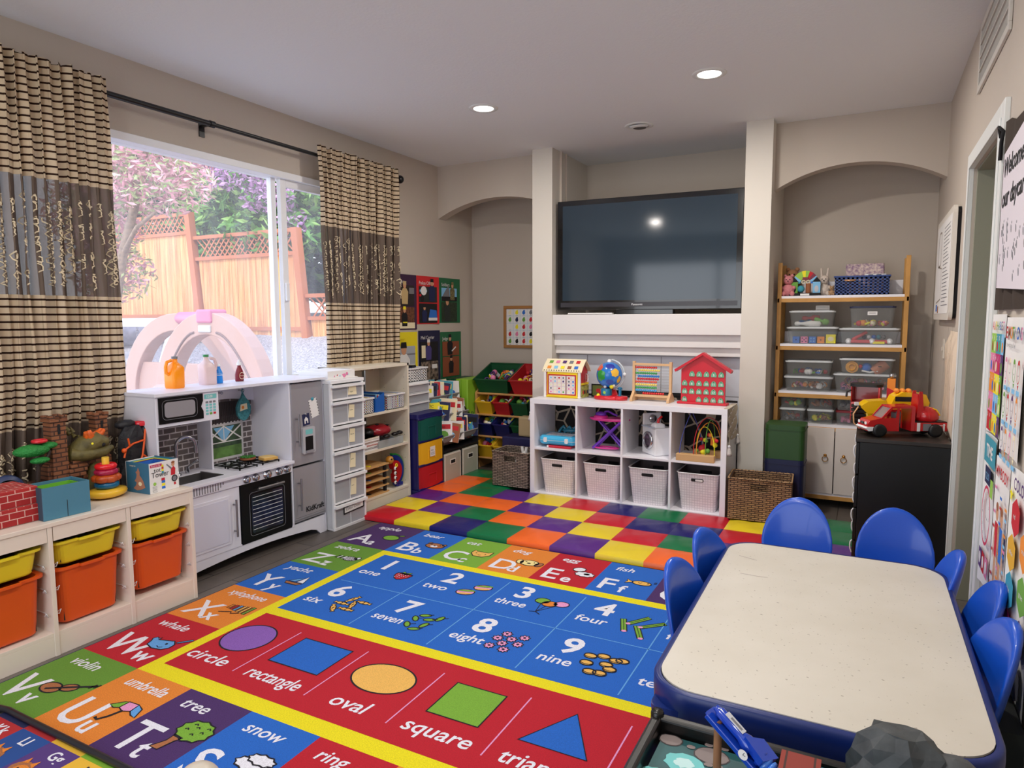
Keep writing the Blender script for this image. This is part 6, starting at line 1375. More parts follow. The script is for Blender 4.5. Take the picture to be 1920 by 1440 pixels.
g = G(); g.box(-.075,.075,-.09,.10,0,.20,WHITEP); g.box(-.075,.075,.085,.10,.20,.29,WHITEP); obj('body', g, t, bevel=.008)
g = G(); F = Matrix(((0,0,-1,-.076),(-1,0,0,0),(0,1,0,.105),(0,0,0,1))); g.lathe([(.065,0),(.065,.012),(.052,.020),(.048,.014)], CHROME, 28, F, cap=(False,False)); g.lathe([(.001,.006),(.05,.006)], M('washer_glass', (90,70,90), .1, noise=.7, nscale=30), 24, F, cap=(False,False)); obj('door', g, t)
g = G(); g.lathe([(.03,0),(.028,.012),(.001,.014)], CHROME, 20, FY(0,.0845,.248)); obj('dial', g, t)
g = G(); g.box(-.105,-.076,-.09,.06,.205,.21,M('tray_silver', (170,180,196), .3)); g.loft([[(p[0]-.02,p[1]-.03,z) for p in rrect(a,b,.015,3)] for a,b,z in ((.09,.07,.201),(.085,.065,.222),(.05,.04,.232))], WHITEP); tag(obj('lid_tray', g, t), 'silver flap and white soap box')
g = G(); g.cyl((-.02,-.03,.232),(-.015,-.03,.262),.010,pl('scarlet', (224,24,34))); g.cyl((-.015,-.03,.258),(.01,-.03,.278),.008,pl('scarlet', (224,24,34))); tag(obj('spray_nozzle', g, t), 'red nozzle')
t = thing('bead_maze', 'wooden bead maze with looping coloured wires in the last upper cube', 'toy', (cubeloc(3)[0], ky0+.17, .3905))
wdm = M('maze_wood', (206,164,112), .5)
g = G(); g.box(-.135,.125,-.165,-.115,0,.048,wdm); g.box(-.06,.15,.02,.07,0,.05,wdm); g.box(-.02,.06,-.115,.02,0,.03,wdm); obj('base', g, t, bevel=.004)
for k, (m, x0, x1, y0, y1, h) in enumerate(((RED,-.02,.14,-.14,.045,.30),(ORG,.0,.13,-.14,.045,.26),(GRN,.06,.09,-.14,.045,.28),(pl('wire_blue',(60,70,160)),-.115,.0,-.14,.045,.33),(YEL,-.04,.12,.045,-.13,.22))):
    g = G(); g.tube([(x0+(x1-x0)*(1-math.cos(PI*u))/2, y0+(y1-y0)*(1-math.cos(PI*u))/2, .04+h*.85*math.sin(PI*u)**.8 if k != 3 else .04+(h*min(1,2*u) if u < .5 else h*(2-2*u))*.9) for u in (j/24 for j in range(25))], .0028, m, 6); tag(obj('wire', g, t), None)
rr = random.Random(8)
g = G()
for _ in range(10): g.sph((rr.uniform(-.02,.13),rr.uniform(-.12,.04),rr.uniform(.06,.20)), rr.uniform(.010,.018), rr.choice([RED,YEL,BLU,GRN,ORG]), 10, 7)
g.cyl((.09,-.02,.10),(.09,-.02,.15),.02,ORG); g.sph((.02,-.05,.075),.026,RED); g.sph((.03,-.06,.055),.022,YEL); obj('beads', g, t)
# woven runner with tassels hanging at both ends
lin_ = M('linen', (206,194,174), .9, noise=.15, nscale=120, bump=.4, bscale=160)
t = thing('tassel_runner', 'cream linen runner with white tassels hanging down the end of the cube shelf', 'cloth', (kx1, ky0, .766))
g = G(); N = 12
vs = [(.004+.006*math.sin(j*1.3+i), .03+.32*i/6, -.001-.23*j/N) for j in range(N+1) for i in range(7)]; g.add(vs, [(j*7+i,j*7+i+1,(j+1)*7+i+1,(j+1)*7+i) for j in range(N) for i in range(6)], lin_, smooth=True); g.add([(-.03,.03,.001),(.004,.03,.001),(.004,.35,.001),(-.03,.35,.001)], [(0,1,2,3)], lin_); obj('cloth', g, t)
def tassel(t, x, y, z):
    g = G(); g.cyl((x,y,z),(x,y,z-.05),.002,lin_,n=5); g.sph((x,y,z-.055),.010,WHITEP,10,7); g.lathe([(.006,-.105),(.020,-.118),(.017,-.10),(.008,-.062)],M('tassel_white', (226,220,216), .9, bump=.8, bscale=200),12,T(x,y,z)); obj('tassel', g, t)
tassel(t, .012, .03, -.20); tassel(t, .012, .35, -.17)
t = thing('tassel_runner', 'white tassel end of the runner at the left side of the cube shelf', 'cloth', (kx0, ky0+.02, .766))
g = G(); g.add([(-.004,.0,0),(-.004,.05,0),(-.004,.05,-.10),(-.004,.0,-.10)], [(0,1,2,3)], lin_); obj('cloth', g, t); tassel(t, -.014, .02, -.06)
# ---------------------------------------------------------------- toys on top of the cube shelf
KZ = .766
t = thing('alphabet_barn', 'yellow and red wooden alphabet activity barn with a picture roof', 'toy barn', (-2.07, 4.87, KZ), -.04)
byl = M('barn_yellow', (246,214,30), .45); brd = M('barn_red', (190,36,40), .45); bwh = M('barn_white', (236,232,228), .45); bcr = M('barn_roof_cream', (240,226,190), .5)
W, D, H = .31, .17, .21
g = G(); g.box(-W/2,W/2,-D/2,D/2,0,.012,byl); g.box(-W/2+.012,W/2-.012,-D/2+.008,D/2-.008,.012,H,brd); g.box(-W/2+.03,W/2-.025,-D/2,-D/2+.008,.0,H,byl); g.prism([(-D/2+.008,H),(D/2-.008,H),(D/2-.03,H+.02),(0,H+.07),(-D/2+.03,H+.02)], -W/2+.015, W/2-.015, brd, Matrix(((0,0,1,0),(1,0,0,0),(0,1,0,0),(0,0,0,1)))); obj('body', g, t, bevel=.002)
g = G()
for x in (-W/2,W/2-.02): g.box(x,x+.02,-D/2-.003,-D/2+.015,0,H,bwh)
g.box(W/2-.012,W/2+.002,-D/2+.0,D/2,.0,.01,bwh); tag(obj('corner_trim', g, t, bevel=.002), 'white corner boards')
g = G(); e = .012
for s in (1,-1):
    Pp = [(s*(D/2+.004),H-.012),(s*(D/2-.03),H+.03),(0,H+.078)]
    for (a, b), (c, d) in zip(Pp, Pp[1:]):
        nx, nz = (b-d), (c-a); L = math.hypot(nx, nz); nx, nz = nx/L*.006*s, abs(nz/L*.006)
        vs = [(-W/2-e,a,b),(W/2+e,a,b),(W/2+e,c,d),(-W/2-e,c,d)]; g.add(vs+[(v[0],v[1]+nx*0,v[2]+.007) for v in vs], [(0,1,2,3),(4,7,6,5),(0,4,5,1),(1,5,6,2),(2,6,7,3),(3,7,4,0)], bcr)
roof = obj('roof', g, t)
g = G()
def roofpt(u, v): # u along x, v 0..1 up the front slope
    if v < .45: k = v/.45; return (u, -(D/2+.004)+.034*k, H-.004+.042*k)
    k = (v-.45)/.55; return (u, -(D/2-.03)+(D/2-.03)*k, H+.038+.048*k)
cols_ = [ORG,SKY,YEL,BRN,BLU,GRN,PNK,PUR,GRY,RED]
for j in range(5):
    for r, v in enumerate((.28,.72)):
        u = -.115+.057*j; a, b, c, d = roofpt(u-.016,v-.10), roofpt(u+.016,v-.10), roofpt(u+.016,v+.12), roofpt(u-.016,v+.12)
        g.add([(p[0],p[1]-.0012,p[2]+.0012) for p in (a,b,c,d)], [(0,1,2,3)], cols_[(j+5*r) % 10])
for j in range(15): a = roofpt(-.15+.021*j,.03); g.box(a[0]-.003,a[0]+.003,a[1]-.002,a[1]+.001,a[2]-.001,a[2]+.006,INK)
obj('roof_pictures', g, roof)
g = G(); g.box(-.118,.12,-D/2-.003,-D/2,.022,.18,brd); g.box(-.108,.110,-D/2-.005,-D/2-.003,.03,.170,M('barn_tray', (226,200,196), .5)); g.box(.036,.041,-D/2-.0058,-D/2-.005,.03,.17,INK)
rr = random.Random(3)
for r in range(5):
    for c in range(6):
        x = -.09+.0205*2*c*.86+(.012 if c > 3 else 0); z = .045+.0275*r; m = rr.choice([GRY,BLU,SKY,PNK,RED,GRN,PUR,CRM,CRM]); F = FY(x,-D/2-.0055,z)
        g.prism(rrect(.026,.023,.004,2), 0,.0008,PAPER,F); g.prism(ell(.008,.008,9), .0008,.0013,m,F)
tag(obj('letter_tiles', g, t), 'panel of sliding letter tiles')
g = G(); F = FX(W/2+.001,0,0); g.box(W/2-.012,W/2,-D/2+.015,D/2-.01,.10,.115,byl); g.box(W/2,W/2+.004,-D/2+.02,D/2-.02,.005,.095,M('barn_green', (180,180,90), .5, noise=.4, nscale=60))
for j in range(8): g.box(W/2+.004,W/2+.0048,-D/2+.02,-D/2+.024,.01+.011*j,.016+.011*j,INK); g.box(W/2+.004,W/2+.0048,D/2-.024,D/2-.02,.01+.011*j,.016+.011*j,INK)
for j in range(4): g.prism(ell(.010,.016,9,-.04+.027*j,.045), .0045,.0055,(RED,INK,BRN,NAV)[j],F)
tag(obj('side_panel', g, t), 'red side wall with farm pictures')
g = G(); X = T(W/2+.001,.02,.125,rz=-.9); g.box(.0,.062,-.002,.003,0,.062,brd,X); 
for q in ((0,.062,0,.007),(0,.062,.055,.062),(0,.007,.007,.055),(.055,.062,.007,.055)): g.box(q[0],q[1],-.004,.004,q[2],q[3],bwh,X)
for s in (0,1): g.ribbon([(.005,.005 if s == 0 else .057),(.057,.057 if s == 0 else .005)], .005, bwh, X @ Matrix(((1,0,0,0),(0,0,-1,-.0045),(0,1,0,0),(0,0,0,1))))
tag(obj('barn_door', g, t), 'open red door with white cross')
# globe
t = thing('toy_globe', 'talking toy globe with coloured continents on a red base', 'toy globe', (-1.72, 4.87, KZ))
gred = pl('base_red', (206,26,40)); gbl = pl('globe_blue', (34,116,200)); gtl = pl('globe_teal', (16,110,150))
g = G(); g.lathe([(.001,0),(.115,0),(.12,.010),(.115,.022),(.10,.030),(.001,.032)], gred, 28, sy=.75); g.lathe([(.001,0),(.055,0),(.056,.02),(.05,.028),(.001,.03)], gred, 20, T(.095,-.02,0)); g.sph((-.02,.03,.03), .085, gred, sy=.5, sz=.8, sx=.9); obj('base', g, t)
g = G(); g.lathe([(.042,.03),(.044,.075),(.036,.085)], gtl, 18, T(-.015,-.02,0)); g.prism(ell(.011,.011,12), 0,.001,LGN,FY(-.015,-.064,.055)); tag(obj('pedestal', g, t), 'teal pedestal with green button')
gl_ = G(); gl_.sph((0,0,0), .098, gbl, 28, 18)
g = G(); g.join(gl_, T(0,0,.184)); gb = obj('globe_ball', g, t)
g = G()
def patch(lat, lon, a, b, m, n=16, seed=0, k=1.006):
    rr = random.Random(seed); c = Vector((math.cos(lat)*math.cos(lon), math.cos(lat)*math.sin(lon), math.sin(lat))); e1 = Vector((-math.sin(lon), math.cos(lon), 0)); e2 = c.cross(e1)*-1
    e2 = e1.cross(c)*-1; ctr = c*.098*k+Vector((0,0,.184)); rings = [[],[]]
    for j in range(n):
        an = 2*PI*j/n; q = .75+.35*rr.random()
        for r_, L in ((.55, rings[0]), (1, rings[1])): L.append((c+e1*a*q*r_*math.cos(an)+e2*b*q*r_*math.sin(an)).normalized()*.098*k+Vector((0,0,.184)))
    vs = [ctr]+rings[0]+rings[1]; g.add(vs, [(0,1+j,1+(j+1) % n) for j in range(n)]+[(1+j,1+n+j,1+n+(j+1) % n,1+(j+1) % n) for j in range(n)], m, smooth=True)
patch(.0,-1.95,.45,.5,pl('land_green',(50,150,60)),seed=1); patch(.65,-2.4,.4,.35,pl('land_red',(220,90,60)),seed=2); patch(.25,-.75,.40,.35,pl('land_yellow',(240,190,70)),seed=3); patch(.8,-1.1,.4,.3,pl('land_navy',(50,60,160)),seed=4); patch(-.35,-.35,.2,.3,pl('land_yellow',(240,190,70)),seed=5); patch(-.5,-1.2,.3,.25,pl('sea_dark',(20,70,170)),seed=6)
tag(obj('continents', g, gb), 'coloured continents')
g = G(); g.tube([(.112*math.sin(a)+.0,.02,.184+.112*math.cos(a)) for a in (.1+(2.9-.1)*k/20 for k in range(21))], .007, M('arm_clear', (200,206,210), .2), 8); g.sph((.116,.01,.19), .014, WHITEP); g.lathe([(.016,0),(.014,.015),(.008,.02),(.001,.02)], WHITEP, 14, T(-.003,.005,.280)); tag(obj('meridian_arm', g, t), 'clear arc arm and white knobs')
g = G(); g.cyl((.095,-.03,.028),(.095,-.03,.09),.012,gtl,.011); g.lathe([(.016,.088),(.017,.094),(.001,.098)], gtl, 14, T(.095,-.03,0)); g.box(.075,.115,-.034,-.026,.080,.088,gtl); tag(obj('joystick', g, t), 'teal joystick')
g = G(); g.sph((.035,-.045,.10), .017, YEL, 10, 7); g.sph((.022,-.045,.108), .010, GRN, 8, 6); g.sph((.052,-.045,.108), .010, CRM, 8, 6); g.sph((-.015,-.05,.098), .012, WHITEP, 9, 6); g.sph((-.07,-.045,.03), .014, YEL, 9, 6); tag(obj('figures', g, t), 'tiny airplane and figures')
g = G(); g.box(-.06,.06,-.004,.004,0,.10,INK); g.prism(rrect(.10,.08,.004,2,0,.05), 0,.001,M('olive_board', (110,120,50), .6), FY(0,-.0045,0)); g.prism(ell(.022,.016,12,0,.05), .001,.002,RED,FY(0,-.0045,0)); solo('picture_block', g, 'small black-edged picture card behind the barn and globe', 'card', loc=(-1.84, 4.97, KZ))
# abacus
t = thing('abacus', 'wooden abacus with ten rows of coloured beads', 'abacus', (-1.39, 4.87, KZ), -.03)
wa = M('abacus_wood', (216,174,128), .5)
for x in (-.138,.138):
    g = G(); g.prism([(-.07,0),(.07,0),(.07,.02),(.012,.07),(.012,.292),(-.012,.292),(-.012,.07),(-.07,.02)], x-.009, x+.009, wa, Matrix(((0,0,1,0),(1,0,0,0),(0,1,0,0),(0,0,0,1)))); obj('upright', g, t, bevel=.002)
g = G(); g.box(-.13,.13,-.010,.010,.262,.279,wa); g.box(-.13,.13,-.010,.010,.03,.048,wa); g.box(-.13,.13,.05,.066,.004,.02,wa); tag(obj('crossbar', g, t, bevel=.001), 'top and bottom rails')
bm = [pl('bead_red',(214,50,50)), pl('bead_yellow',(240,216,100)), pl('bead_green',(60,160,80)), pl('bead_blue',(40,130,210)), pl('bead_crimson',(200,30,50)), pl('bead_coral',(226,90,70)), pl('bead_yellow',(0,0,0)), pl('bead_green',(0,0,0)), pl('bead_sky',(70,160,220)), pl('bead_scarlet',(216,40,40))]
offs = [0,.022,0,.018,.014,.0,0,0,0,.055]
for r in range(10):
    z = .248-.0212*r; g = G(); g.cyl((-.13,0,z),(.13,0,z),.0013,STEEL,n=5); wr = obj('wire', g, t)
    g = G()
    for b in range(10):
        x = -.120+.0165*b+offs[r]; g.sph((x,0,z), .0088, bm[r], 9, 6, sx=.97)
    obj('bead_row', g, wr)
# number house
t = thing('number_house', 'red wooden house board hung with small green numbered tags', 'toy house', (-1.02, 4.86, KZ), -.05)
hr = M('house_red', (200,24,44), .4)
g = G(); g.prism([(-.155,.015),(.155,.015),(.155,.245),(0,.352),(-.155,.245)], -.008,.008,hr,FY(0,0,0)); obj('board', g, t)
g = G()
for s in (1,-1): g.add([(0,-.03,.349),(s*.195,-.03,.226),(s*.195,.03,.226),(0,.03,.349),(0,-.03,.368),(s*.200,-.03,.243),(s*.200,.03,.243),(0,.03,.368)], [(0,1,2,3),(4,7,6,5),(0,4,5,1),(2,6,7,3),(1,5,6,2)], hr)
obj('roof', g, t); g = G(); g.box(-.175,.175,-.04,.04,0,.016,hr); obj('base', g, t, bevel=.004)
tg = M('tag_green', (110,176,140), .5); num = 1
for r in range(4):
    for c in range(6):
        if (r == 0 and c == 0) or (r == 3 and c == 1): continue
        x = -.128+.051*c; z = .207-.058*r-(0 if r else -.008); F = FY(x,-.0085,z)
        g = G(); g.prism([(-.018,-.019),(.018,-.019),(.020,-.006),(.012,.012),(0,.020),(-.012,.012),(-.020,-.006)], 0,.004,tg,F); num += 1; g.text(str(num), .021, PAPER, F @ T(0,-.012,.0043), bold=.03, align='CENTER', width=.024); g.prism(ell(.003,.003,6,0,.013), .004,.006,INK,F); obj('number_tag', g, t)
# ---------------------------------------------------------------- television
t = thing('television', 'large black flat television in the niche above the mantel', 'television', (-1.54, 5.16, 1.420), .052)
tvb = M('tv_bezel', (10,10,12), .12, coat=.5); tvs = M('tv_screen', (42,56,68), .08, spec=.6)
w, h = 1.43, .885
g = G(); g.box(-w/2,w/2,-.02,.05,.02,h,tvb); g.box(-w/2+.1,w/2-.1,.05,.09,.1,h-.1,tvb); obj('housing', g, t, bevel=.005)
g = G(); g.box(-w/2+.045,w/2-.045,-.0215,-.018,.095,h-.04,tvs); obj('screen', g, t)
g = G(); g.box(-w/2+.03,w/2-.03,-.0225,-.02,.045,.08,M('tv_strip', (38,34,40), .25)); g.text('Panasonic', .022, WHITEP, FY(-.10,-.0228,.055)); obj('brand_strip', g, t)
g = G(); g.box(-.22,.22,-.03,.06,-.012,.02,tvb); g.box(-.62,-.25,-.03,.02,-.012,-.002,PAPER); obj('foot', g, t)
# ================================================================ RIGHT ALCOVE RACK
wdk = M('rack_wood', (196,144,72), .5, noise=.12, nscale=8)
t = thing('wooden_rack', 'tall wood-framed rack with white shelves in the right alcove', 'rack', (-.18, 5.44, 0))
x0, x1, y0, y1 = -.42, .415, -.11, .19
for x in (x0, x1-.028):
    for y in (y0, y1-.028): g = G(); g.box(x,x+.028,y,y+.028,0,1.79 if x > 0 else 1.77,wdk); obj('post', g, t, bevel=.002)
for z in (1.525, 1.18, .835, .60, .10):
    g = G(); g.box(x0+.028,x1-.028,y0+.004,y1-.004,z-.012,z+.006,WHITE); s_ = obj('shelf', g, t)
    g = G(); g.box(x0+.028,x1-.028,y0,y0+.014,z-.04,z-.012,wdk); g.box(x0,x0+.014,y0,y1,z-.04,z-.012,wdk); g.box(x1-.014,x1,y0,y1,z-.04,z-.012,wdk); tag(obj('shelf_rail', g, t), 'wood rail under the shelf')
g = G(); g.box(x0+.03,x1-.03,y1-.012,y1-.006,.11,.60,WHITE); g.box(x0+.03,x1-.03,y1-.012,y1-.006,1.53,1.64,WHITE); g.box(x0+.03,x1-.03,y1-.012,y1-.006,1.19,1.27,WHITE); g.box(x0+.014,x0+.028,y0+.02,y1-.01,.11,.58,WHITE); g.box(x1-.028,x1-.014,y0+.02,y1-.01,.11,.58,WHITE); obj('back_board', g, t)
brass = M('brass', (176,130,70), .3, .9); dwh = M('cabinet_door_white', (218,208,200), .5)
for a, b, hx in ((x0+.03,-.005,-.06),(.001,x1-.03,.06)):
    g = G(); g.box(a,b,y0-.004,y0+.012,.105,.585,dwh); d = obj('cabinet_door', g, t, bevel=.002)
    g = G(); g.lathe([(.012,0),(.010,.006),(.001,.010)], brass, 12, FY(hx,y0-.004,.385)); g.torus((hx,y0-.012,.360), .019, .0028, brass, 18, 6, axis='y'); tag(obj('ring_pull', g, d), 'brass ring pull')
RX0 = -.18; RY0 = 5.44
def cbin(label, x, z, w, h, fill, lid=(228,232,234), d=.24, name='clear_storage_bin', tab=False, lidname='bin_lid_white'):
    t = thing(name, label, 'storage bin', (x, RY0+.03, z), group='clear storage bins on the rack')
    g = G(); cm = glassmat('clear_bin_wall', (236,238,238), .88, .1)
    A = rrect(w*.88, d*.88, .02, 3); B = rrect(w*.97, d*.97, .025, 3); n = len(A)
    g.add([(p[0],p[1],0) for p in A]+[(p[0],p[1],h-.014) for p in B], [(i,(i+1) % n,n+(i+1) % n,n+i) for i in range(n)]+[tuple(range(n-1,-1,-1))], cm); obj('body', g, t)
    g = G(); lm = M(lidname, lid, .35, alpha=.75 if lidname == 'bin_lid_white' else 1); g.prism(rrect(w,d,.025,3), h-.014,h-.004,lm); g.prism(rrect(w*.9,d*.88,.02,3), h-.004,h-.001,lm); obj('lid', g, t)
    if tab: g = G(); g.prism(rrect(.06,.026,.003,2,0,h*.66), 0,.001,PAPER,FY(0,-d*.49,0)); [g.box(-.02,.02,-d*.49-.0016,-d*.49-.001,h*.66-.004+.006*k,h*.66-.002+.006*k,GRY) for k in range(2)]; obj('label_card', g, t)
    g = G(); fill(g, w*.80, d*.78, h-.03); o = obj('contents', g, t); tag(o, 'toys seen through the clear wall')
    return t
def jumble(cols, seed, n=26, lvl=.6):
    def f(g, w, d, h):
        rr = random.Random(seed)
        for _ in range(n):
            s = rr.uniform(.013,.024); q = Vector((rr.uniform(-w/2+s,w/2-s), rr.uniform(-d/2+s,d/2-s), .008+s+rr.random()*max(.001,(h*lvl-2*s)))); m = rr.choice(cols); c = rr.random()
            X = Matrix.Translation(q) @ Euler((rr.uniform(0,3),rr.uniform(0,3),rr.uniform(0,3))).to_matrix().to_4x4()
            if c < .4: g.sph(q, s, m, 8, 5)
            elif c < .8: g.cyl((0,0,-s),(0,0,s),s*.5,m,n=7,X=X)
            else: g.torus((0,0,0), s*.9, s*.25, m, 10, 5, X)
    return f
def f_pins(g, w, d, h):
    for m, p0, p1 in ((PAPER,(-w*.48,-.07,.02),(w*.25,-.08,.018)),(GRN,(w*.05,-.075,.055),(w*.45,-.07,.025)),(RED,(-w*.3,-.02,.06),(w*.2,-.02,.06)),(BLU,(-w*.4,.02,.03),(w*.0,.03,.03))):
        a, b = Vector(p0), Vector(p1); Q = Matrix.Translation(a) @ (b-a).to_track_quat('Z','Y').to_matrix().to_4x4(); L = (b-a).length
        g.lathe([(.001,0),(.014,.006),(.016,.022),(.010,.045),(.012,.06),(.024,L*.62),(.020,L*.95),(.001,L)], m, 14, Q)
def f_dice(g, w, d, h):
    s = .046
    for k, (m, n) in enumerate(((BLU,1),(PNK,5),(BLU,4),(ORG,1))):
        x = -w*.47+.055*k; g.box(x,x+s,-.10,-.10+s,.004,.004+s,m); F = FY(x+s/2,-.1006,.004+s/2)
        for a, b in {1:[(0,0)],5:[(0,0),(-.012,-.012),(.012,.012),(-.012,.012),(.012,-.012)],4:[(-.010,-.010),(.010,.010),(-.010,.010),(.010,-.010)]}[n]: g.prism(ell(.005,.005,8,a,b), 0,.0006,NAV if m is not BLU or n == 1 else SKY,F)
    x = -w*.47+.055*4+.002; g.box(x,x+.062,-.10,-.04,.004,.066,YEL); g.prism(ell(.02,.016,12), 0,.0006,CRM,FY(x+.031,-.1006,.035)); g.box(-w*.4,w*.4,-.04,.09,.004,.04,GRY)
def f_tubes(g, w, d, h):
    tp = M('tube_pink', (206,70,80), .4); g.cyl((-w*.38,-.09,.02),(w*.38,-.09,.018),.012,tp); g.cyl((-w*.34,-.085,.03),(-w*.05,-.06,.085),.012,tp); g.box(w*.08,w*.32,-.105,-.095,.004,.02,YEL)
    for x in (-w*.42,w*.42,.02): g.sph((x,-.09,.022), .020, WHITEP, 12, 8)
    for k in range(5): g.sph((-.03+.03*k,-.05,.05), .016, (NAV,PAPER,BLU,TEAL,GRY)[k], 9, 6)
def f_face(g, w, d, h):
    g.cyl((-w*.33,-.10,.045),(-w*.33,-.04,.045),.042,M('ochre', (214,150,40), .5)); g.torus((-w*.33,-.103,.045), .022, .007, M('ochre'), 16, 6, axis='y'); g.sph((0,-.06,.04), .035, BLU, 12, 8); g.sph((-.04,-.08,.05), .014, RED); g.tube([(-.03,-.09,.02),(.02,-.095,.010),(.07,-.09,.02)], .007, PAPER, 6); g.cyl((w*.15,-.06,.01),(w*.42,-.05,.075),.04,M('peach', (190,120,90), .6)); g.box(w*.25,w*.33,-.105,-.10,.05,.056,INK)
cbin('clear bin of toy bowling pins, upper bin at the left of the second shelf', -.365, 1.311, .31, .115, f_pins)
cbin('clear bin of dice cubes, lower bin at the left of the second shelf', -.36, 1.187, .345, .122, f_dice)
cbin('tall clear bin with navy lid and label, right side of the second shelf', .02, 1.304, .29, .150, jumble([PNK,ORG,RED,CRM,YEL], 5, 40, .35), (30,34,70), lidname='bin_lid_navy', tab=True)
cbin('wide clear bin of pink tubes and white balls, right side of the second shelf', .005, 1.187, .38, .115, f_tubes)
cbin('clear bin of craft tools, upper left on the third shelf', -.375, .950, .32, .115, jumble([BLU,RED,PAPER,GRN,BLU], 6, 22, .45))
cbin('clear bin of orange and white pieces, lower left on the third shelf', -.375, .842, .33, .107, jumble([ORG,CRM,PNK,PAPER,BRN], 7, 34, .8))
cbin('clear bin with a round yellow toy face, upper right on the third shelf', -.0, .980, .35, .108, f_face)
cbin('wide clear bin of brown and purple pieces, lower right on the third shelf', -.012, .842, .395, .137, jumble([BRN,PUR,GRY,BRN,PNK], 8, 60, .9))
for k, (x, cols) in enumerate(((-.475,[RED,GRN,YEL,TEAL]),(-.285,[GRY,BRN,RED]),(-.095,[GRY,NAV,GRY]))):
    cbin(('clear bin of red and green bits, left of the top row behind the green seat','clear bin of reddish bits, middle of the top row above the doors','clear bin of grey bits, next to the red truck, top row above the doors')[k], x, .715, .18, .10, jumble(cols, 9+k, 24, .7))
for k, (x, cols) in enumerate(((-.475,[ORG,RED,GRY]),(-.285,[GRN,YEL,BRN]),(-.095,[PNK,GRY,PNK]))):
    cbin(('clear bin of orange bits, bottom row beside the green seat','clear bin with a yellow roll, bottom row above the doors','clear bin with dark red lid, beside the black dresser')[k], x, .607, .18, .105, jumble(cols, 19+k, 22, .7), (120,20,30) if k == 2 else (228,232,234), lidname='bin_lid_maroon' if k == 2 else 'bin_lid_white')
g = G(); g.box(-.045,.045,-.02,.02,0,.035,PAPER); [g.box(-.04,.04,-.0206,-.02,.008+.008*k,.010+.008*k,GRY) for k in range(3)]; solo('card_pack', g, 'small white card pack lying on the bowling-pin bin', 'card pack', loc=(-.30, RY0+.0, 1.4265))
t = lbasket('blue plastic basket with round holes on the top shelf of the rack', 'blue_basket', (-.055, RY0+.05, 1.5315), .34, .22, .135, M('basket_blue', (40,66,128), .45), rz=-PI/2, holes=12, rows=5)
t2 = thing('floral_pouch', 'flower-patterned fabric pouch sticking out of the blue basket', 'pouch', (-.04, RY0+.07, 1.55))
flo = M('floral', (214,196,186), .8, noise=.9, nscale=55, col2=(140,112,140)); g = G(); g.loft([[(p[0],p[1],z) for p in rrect(a,b,.015,3)] for a,b,z in ((.22,.07,0),(.25,.08,.08),(.245,.06,.19),(.24,.03,.205))], flo); obj('pouch', g, t2)
g = G(); g.lathe([(.001,0),(.05,.002),(.055,.008),(.05,.014),(.001,.014)], M('compact_gold', (196,150,110), .3, .4), 20, T(rx=.2)); solo('round_compact', g, 'round tan lidded compact lying in the blue basket', 'case', loc=(-.13, RY0-.02, 1.635))
g = G(); g.box(-.07,.06,-.03,.03,0,.02,WHITEP); g.box(-.05,-.02,-.032,-.03,.004,.016,INK); g.box(.0,.03,-.032,-.03,.004,.016,INK); solo('toy_remote', g, 'white and black gadget resting on the rim of the blue basket', 'toy', loc=(.03, RY0-.02, 1.655), rz=.1)
# dome activity toy: plain arch castle without characters
t = thing('dome_activity_toy', 'colourful dome-shaped activity toy with small towers at the left of the top shelf', 'toy', (-.42, RY0-.03, 1.5315))
g = G(); F = FY(0,.0,0); g.prism([(-.105,0),(.105,0),(.105,.02),(-.105,.02)], -.03,.03,INK,F); g.prism([(-.03,.003),(.03,.003),(.03,.016),(-.03,.016)], .0302,.031,PAPER,F)
obj('base', g, t)
g = G(); n = 10; cc2 = [TEAL,SKY,LGN,LGN,YEL,LGN,RED,M('dome_maroon',(120,20,50),.5),SKY,BLU]
for k in range(n):
    a, b = PI*k/n, PI*(k+1)/n; P = [(-.088*math.cos(a),.09+.092*math.sin(a)),(-.088*math.cos(b),.09+.092*math.sin(b)),(-.035*math.cos(b),.09+.035*math.sin(b)),(-.035*math.cos(a),.09+.035*math.sin(a))]; g.prism(P, -.008,.008,cc2[k],F)
tag(obj('dome', g, t), 'segmented rainbow dome')
g = G()
for x, m in ((-.075,GRN),(.075,SKY)): g.box(x-.025,x+.025,-.012,.012,.02,.10,m); g.prism([(x-.03,.10),(x+.03,.10),(x,.135)], -.012,.012,INK,F); g.prism(ell(.014,.024,12,x,.05), .0122,.0135,M('arch_grey',(190,190,196),.5) if x > 0 else INK,F)
g.sph((-.03,-.0,.05), .026, TEAL, 12, 8); g.cyl((.02,0,.02),(.02,0,.09),.018,BRN); obj('towers', g, t)
g = G(); g.torus((-.012,-.014,.10), .012, .003, CRM, 14, 5, axis='y'); g.torus((.018,-.014,.10), .012, .003, CRM, 14, 5, axis='y'); g.box(-.02,.02,-.016,-.010,.11,.135,M('dome_maroon')); tag(obj('centre_wheels', g, t), 'two small cream wheels')
